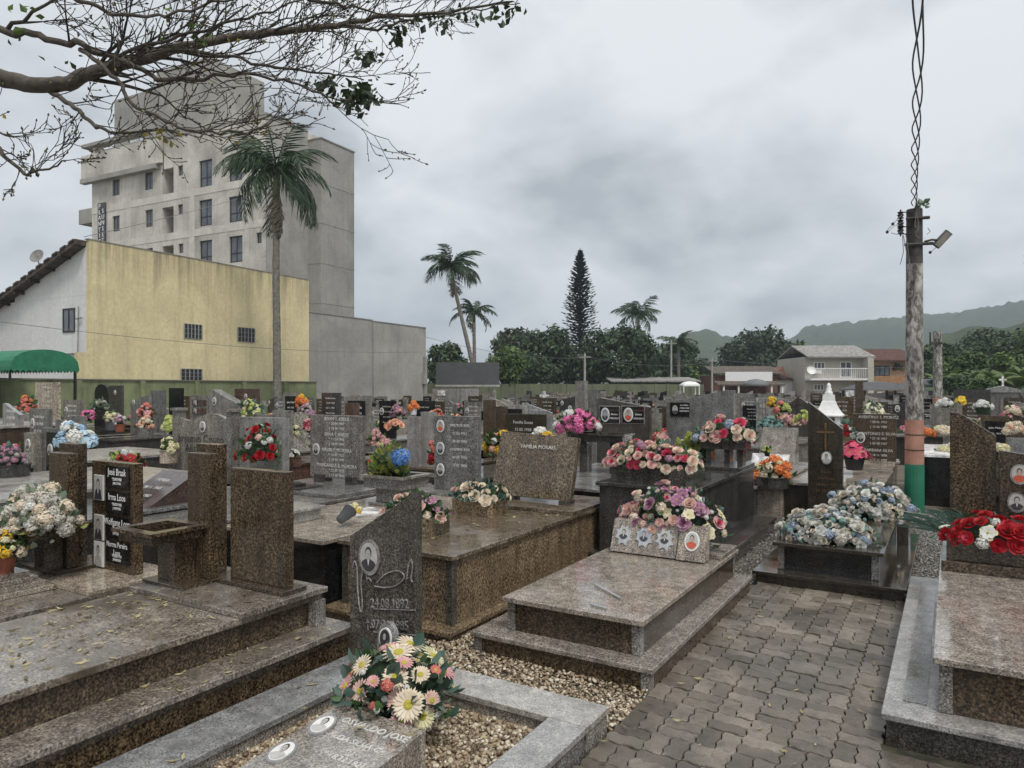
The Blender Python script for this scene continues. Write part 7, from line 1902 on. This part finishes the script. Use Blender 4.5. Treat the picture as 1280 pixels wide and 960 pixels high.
window(T, 'y', hx(1017, c), hx(1031, c), zz(462), zz(452.5), 0, nx=3, rows=(), fw=.08, frame=WHITE)
window(T, 'y', hx(1050, c), hx(1064.5, c), zz(472), zz(452), 0, nx=2, rows=(), fw=.09, frame=WHITE)
window(T, 'y', hx(1017, c), hx(1030, c), zz(488), zz(480), 0, nx=3, rows=(), fw=.08, frame=WHITE)
m = MB(); m.lathe([(.01, -.08), (.3, -.04), (.42, .04), (.3, -.02), (.01, -.06)], 14); m.xform(Matrix.Translation((hx(1007, c), -1.3, zz(463))) @ Matrix.Rotation(R(70), 4, 'X')); m.build('satellite_dish', WHITE, T, o=(0, 0, 0))
m = MB(); m.box(hx(1016, c), hx(1024, c), -.5, -.05, zz(467), zz(463)); m.build('air_conditioner', WHITE, T, o=(0, 0, 0))
# peach house with clay roof
c = 1112; d = 72.0; s = d / FPX
T = hframe(c, d, 'peach_house', 'peach two storey house with dark red tiled roof and ochre balcony')
m = MB(); m.box(hx(1083, c), hx(1150, c), 0, 7, -.03, zz(450)); m.build('wall', PEACHW, T, o=(0, 0, 0))
corr(T, hx(1084, c), hx(1152, c), -.8, zz(451), 4.0, zz(434), CLAY, 24)
m = MB(); m.box(hx(1083, c), hx(1150, c), -.9, -.004, zz(479.5), zz(470)); m.build('balcony', ORANGEB, T, o=(0, 0, 0))
window(T, 'y', hx(1093, c), hx(1112, c), zz(470), zz(457), 0, nx=3, rows=(), fw=.08, glass=GLASSB)
m = MB(); m.box(hx(1118, c), hx(1128, c), -.03, -.003, zz(487), zz(480)); m.build('garage_shade', FRAME, T, o=(0, 0, 0))
m = MB(); leaf_spray(m, (hx(1121, c), -.25, zz(462)), (.5, .15, .5), 60, .25, random.Random(2)); m.build('hanging_plants', LF['mid'], T, o=(0, 0, 0), kind='stuff')
# long-roofed house with blank white sign
c = 938; d = 70.0; s = d / FPX
T = hframe(c, d, 'long_house', 'low long house with brown tiled roof and blank white sign')
m = MB(); m.box(hx(893, c), hx(972, c), 0, 6, -.03, zz(469)); m.build('wall', BRICKW, T, o=(0, 0, 0))
corr(T, hx(891, c), hx(977, c), -.5, zz(467), 3.0, zz(457), BRNROOF, 22)
m = MB(); m.prism([(hx(966, c), zz(470)), (hx(984, c), zz(470)), (hx(980, c), zz(458))], .2, 6); m.build('gable_end', BRICKW, T, o=(0, 0, 0))
m = MB(); m.box(hx(904, c), hx(962, c), -.75, -.6, zz(476.5), zz(465)); m.build('blank_sign', WHITE, T, o=(0, 0, 0))
corr(T, hx(890, c), hx(971, c), -2.2, zz(481), -.55, zz(476.8), BRNROOF, 20, 'porch_roof')
for x in (897, 915, 955, 968):
    m = MB(); m.box(hx(x, c) - .08, hx(x, c) + .08, -2.1, -1.95, -.03, zz(481.5)); m.build('porch_post', WHITE, T, o=(0, 0, 0))
m = MB(); m.lathe([(1.25, zz(483)), (1.1, zz(479)), (.7, zz(475.5)), (.1, zz(474))], 14, (hx(932, c), -2.9, 0)); m.build('dome_awning', plain('grey_canvas', (.16, .165, .17), .7), T, o=(0, 0, 0), smooth=True)
# white annex between them
c = 990; d = 71; s = d / FPX
T = hframe(c, d, 'annex_shed', 'low white annex wall between the long house and the white house', 'shed')
m = MB(); m.box(hx(975, c), hx(1006, c), 0, 4, -.03, zz(475)); m.build('wall', WHITEW, T, o=(0, 0, 0)); corr(T, hx(974, c), hx(1007, c), -.3, zz(474), 3, zz(469), CLAY, 10)
# low green shed
c = 815; d = 64; s = d / FPX
T = hframe(c, d, 'low_shed', 'low shed with thin grey roof and dark green front', 'shed')
m = MB(); m.box(hx(770, c), hx(862, c), 0, 5, -.03, zz(477)); m.build('wall', plain('dark_green_boards', (.02, .055, .045), .7, .15, 3), T, o=(0, 0, 0))
corr(T, hx(762, c), hx(872, c), -1.2, zz(476.6), 3, zz(471.5), ASB, 30)
# white gazebo tent
q = at(862, HOR, 52); T = thing('gazebo', 'small white gazebo tent before the low shed', 'gazebo', (q.x, q.y, 0), YAW, local=True)
for x in (-.55, .55):
    for y in (-.55, .55):
        m = MB(); m.box(x - .03, x + .03, y - .03, y + .03, -.03, 1.78); m.build('post', WHITE, T, o=(0, 0, 0))
m = MB(); m.lathe([(.86, 1.782), (.84, 1.9), (.5, 2.08), (.05, 2.14)], 4, sq=True); m.build('roof', WHITE, T, o=(0, 0, 0))
# dark shelter roofs near the right houses
for (x, y, d, lb) in ((1095, 480, 40, 'black tarpaulin shelter below the peach house'), (1158, 476, 44, 'dark hipped pavilion roof beside the painted pole')):
    q = at(x, HOR, d); T = thing('shelter', lb, 'shelter', (q.x, q.y, 0), YAW, local=True); zr = zy(y + 8, d)
    m = MB(); m.lathe([(2.0, zr), (1.95, zr + .08), (.9, zr + .42), (.1, zr + .5)], 4, sq=True); m.build('roof', SLATE, T, o=(0, 0, 0))
    for sx in (-1, 1):
        for sy in (-1, 1):
            m = MB(); m.box(sx * 1.25 - .05, sx * 1.25 + .05, sy * 1.25 - .05, sy * 1.25 + .05, -.03, zr); m.build('post', WOODD, T, o=(0, 0, 0))
# two tiny white houses on the hillside
for k, x in enumerate((996, 1004)):
    q = at(x, 440 - k * .5, 560); T = thing('hillside_house', ('left', 'right')[k] + ' of two tiny white houses on the hillside', 'house', (q.x, q.y, q.z - 7), YAW, local=True)
    m = MB(); m.box(-2.6, 2.6, 0, 6, 0, 7); m.build('wall', WHITE, T, o=(0, 0, 0))
    m = MB(); m.prism([(-3, 7.05), (3, 7.05), (0, 8.8)], -.5, 6.5); m.build('roof', ASB, T, o=(0, 0, 0))
# ------------------------------------------------------------------ damp air: far hills fade to blue-grey
def haze_mat():
    m = bpy.data.materials.new('damp_air'); m.use_nodes = True; nt = m.node_tree
    for n in list(nt.nodes): nt.nodes.remove(n)
    out = nt.nodes.new('ShaderNodeOutputMaterial'); v = nt.nodes.new('ShaderNodeVolumePrincipled')
    v.inputs['Color'].default_value = (0.75, 0.86, 0.97, 1); v.inputs['Density'].default_value = 0.00062; v.inputs['Anisotropy'].default_value = 0.0
    nt.links.new(v.outputs[0], out.inputs['Volume']); return m
mb = MB(); mb.box(-1320, 1320, -320, 1370, -3.2, 170)
hz = mb.build('haze', haze_mat()); tag(hz, 'thin damp haze in the air over the whole cemetery', 'haze', kind='stuff')
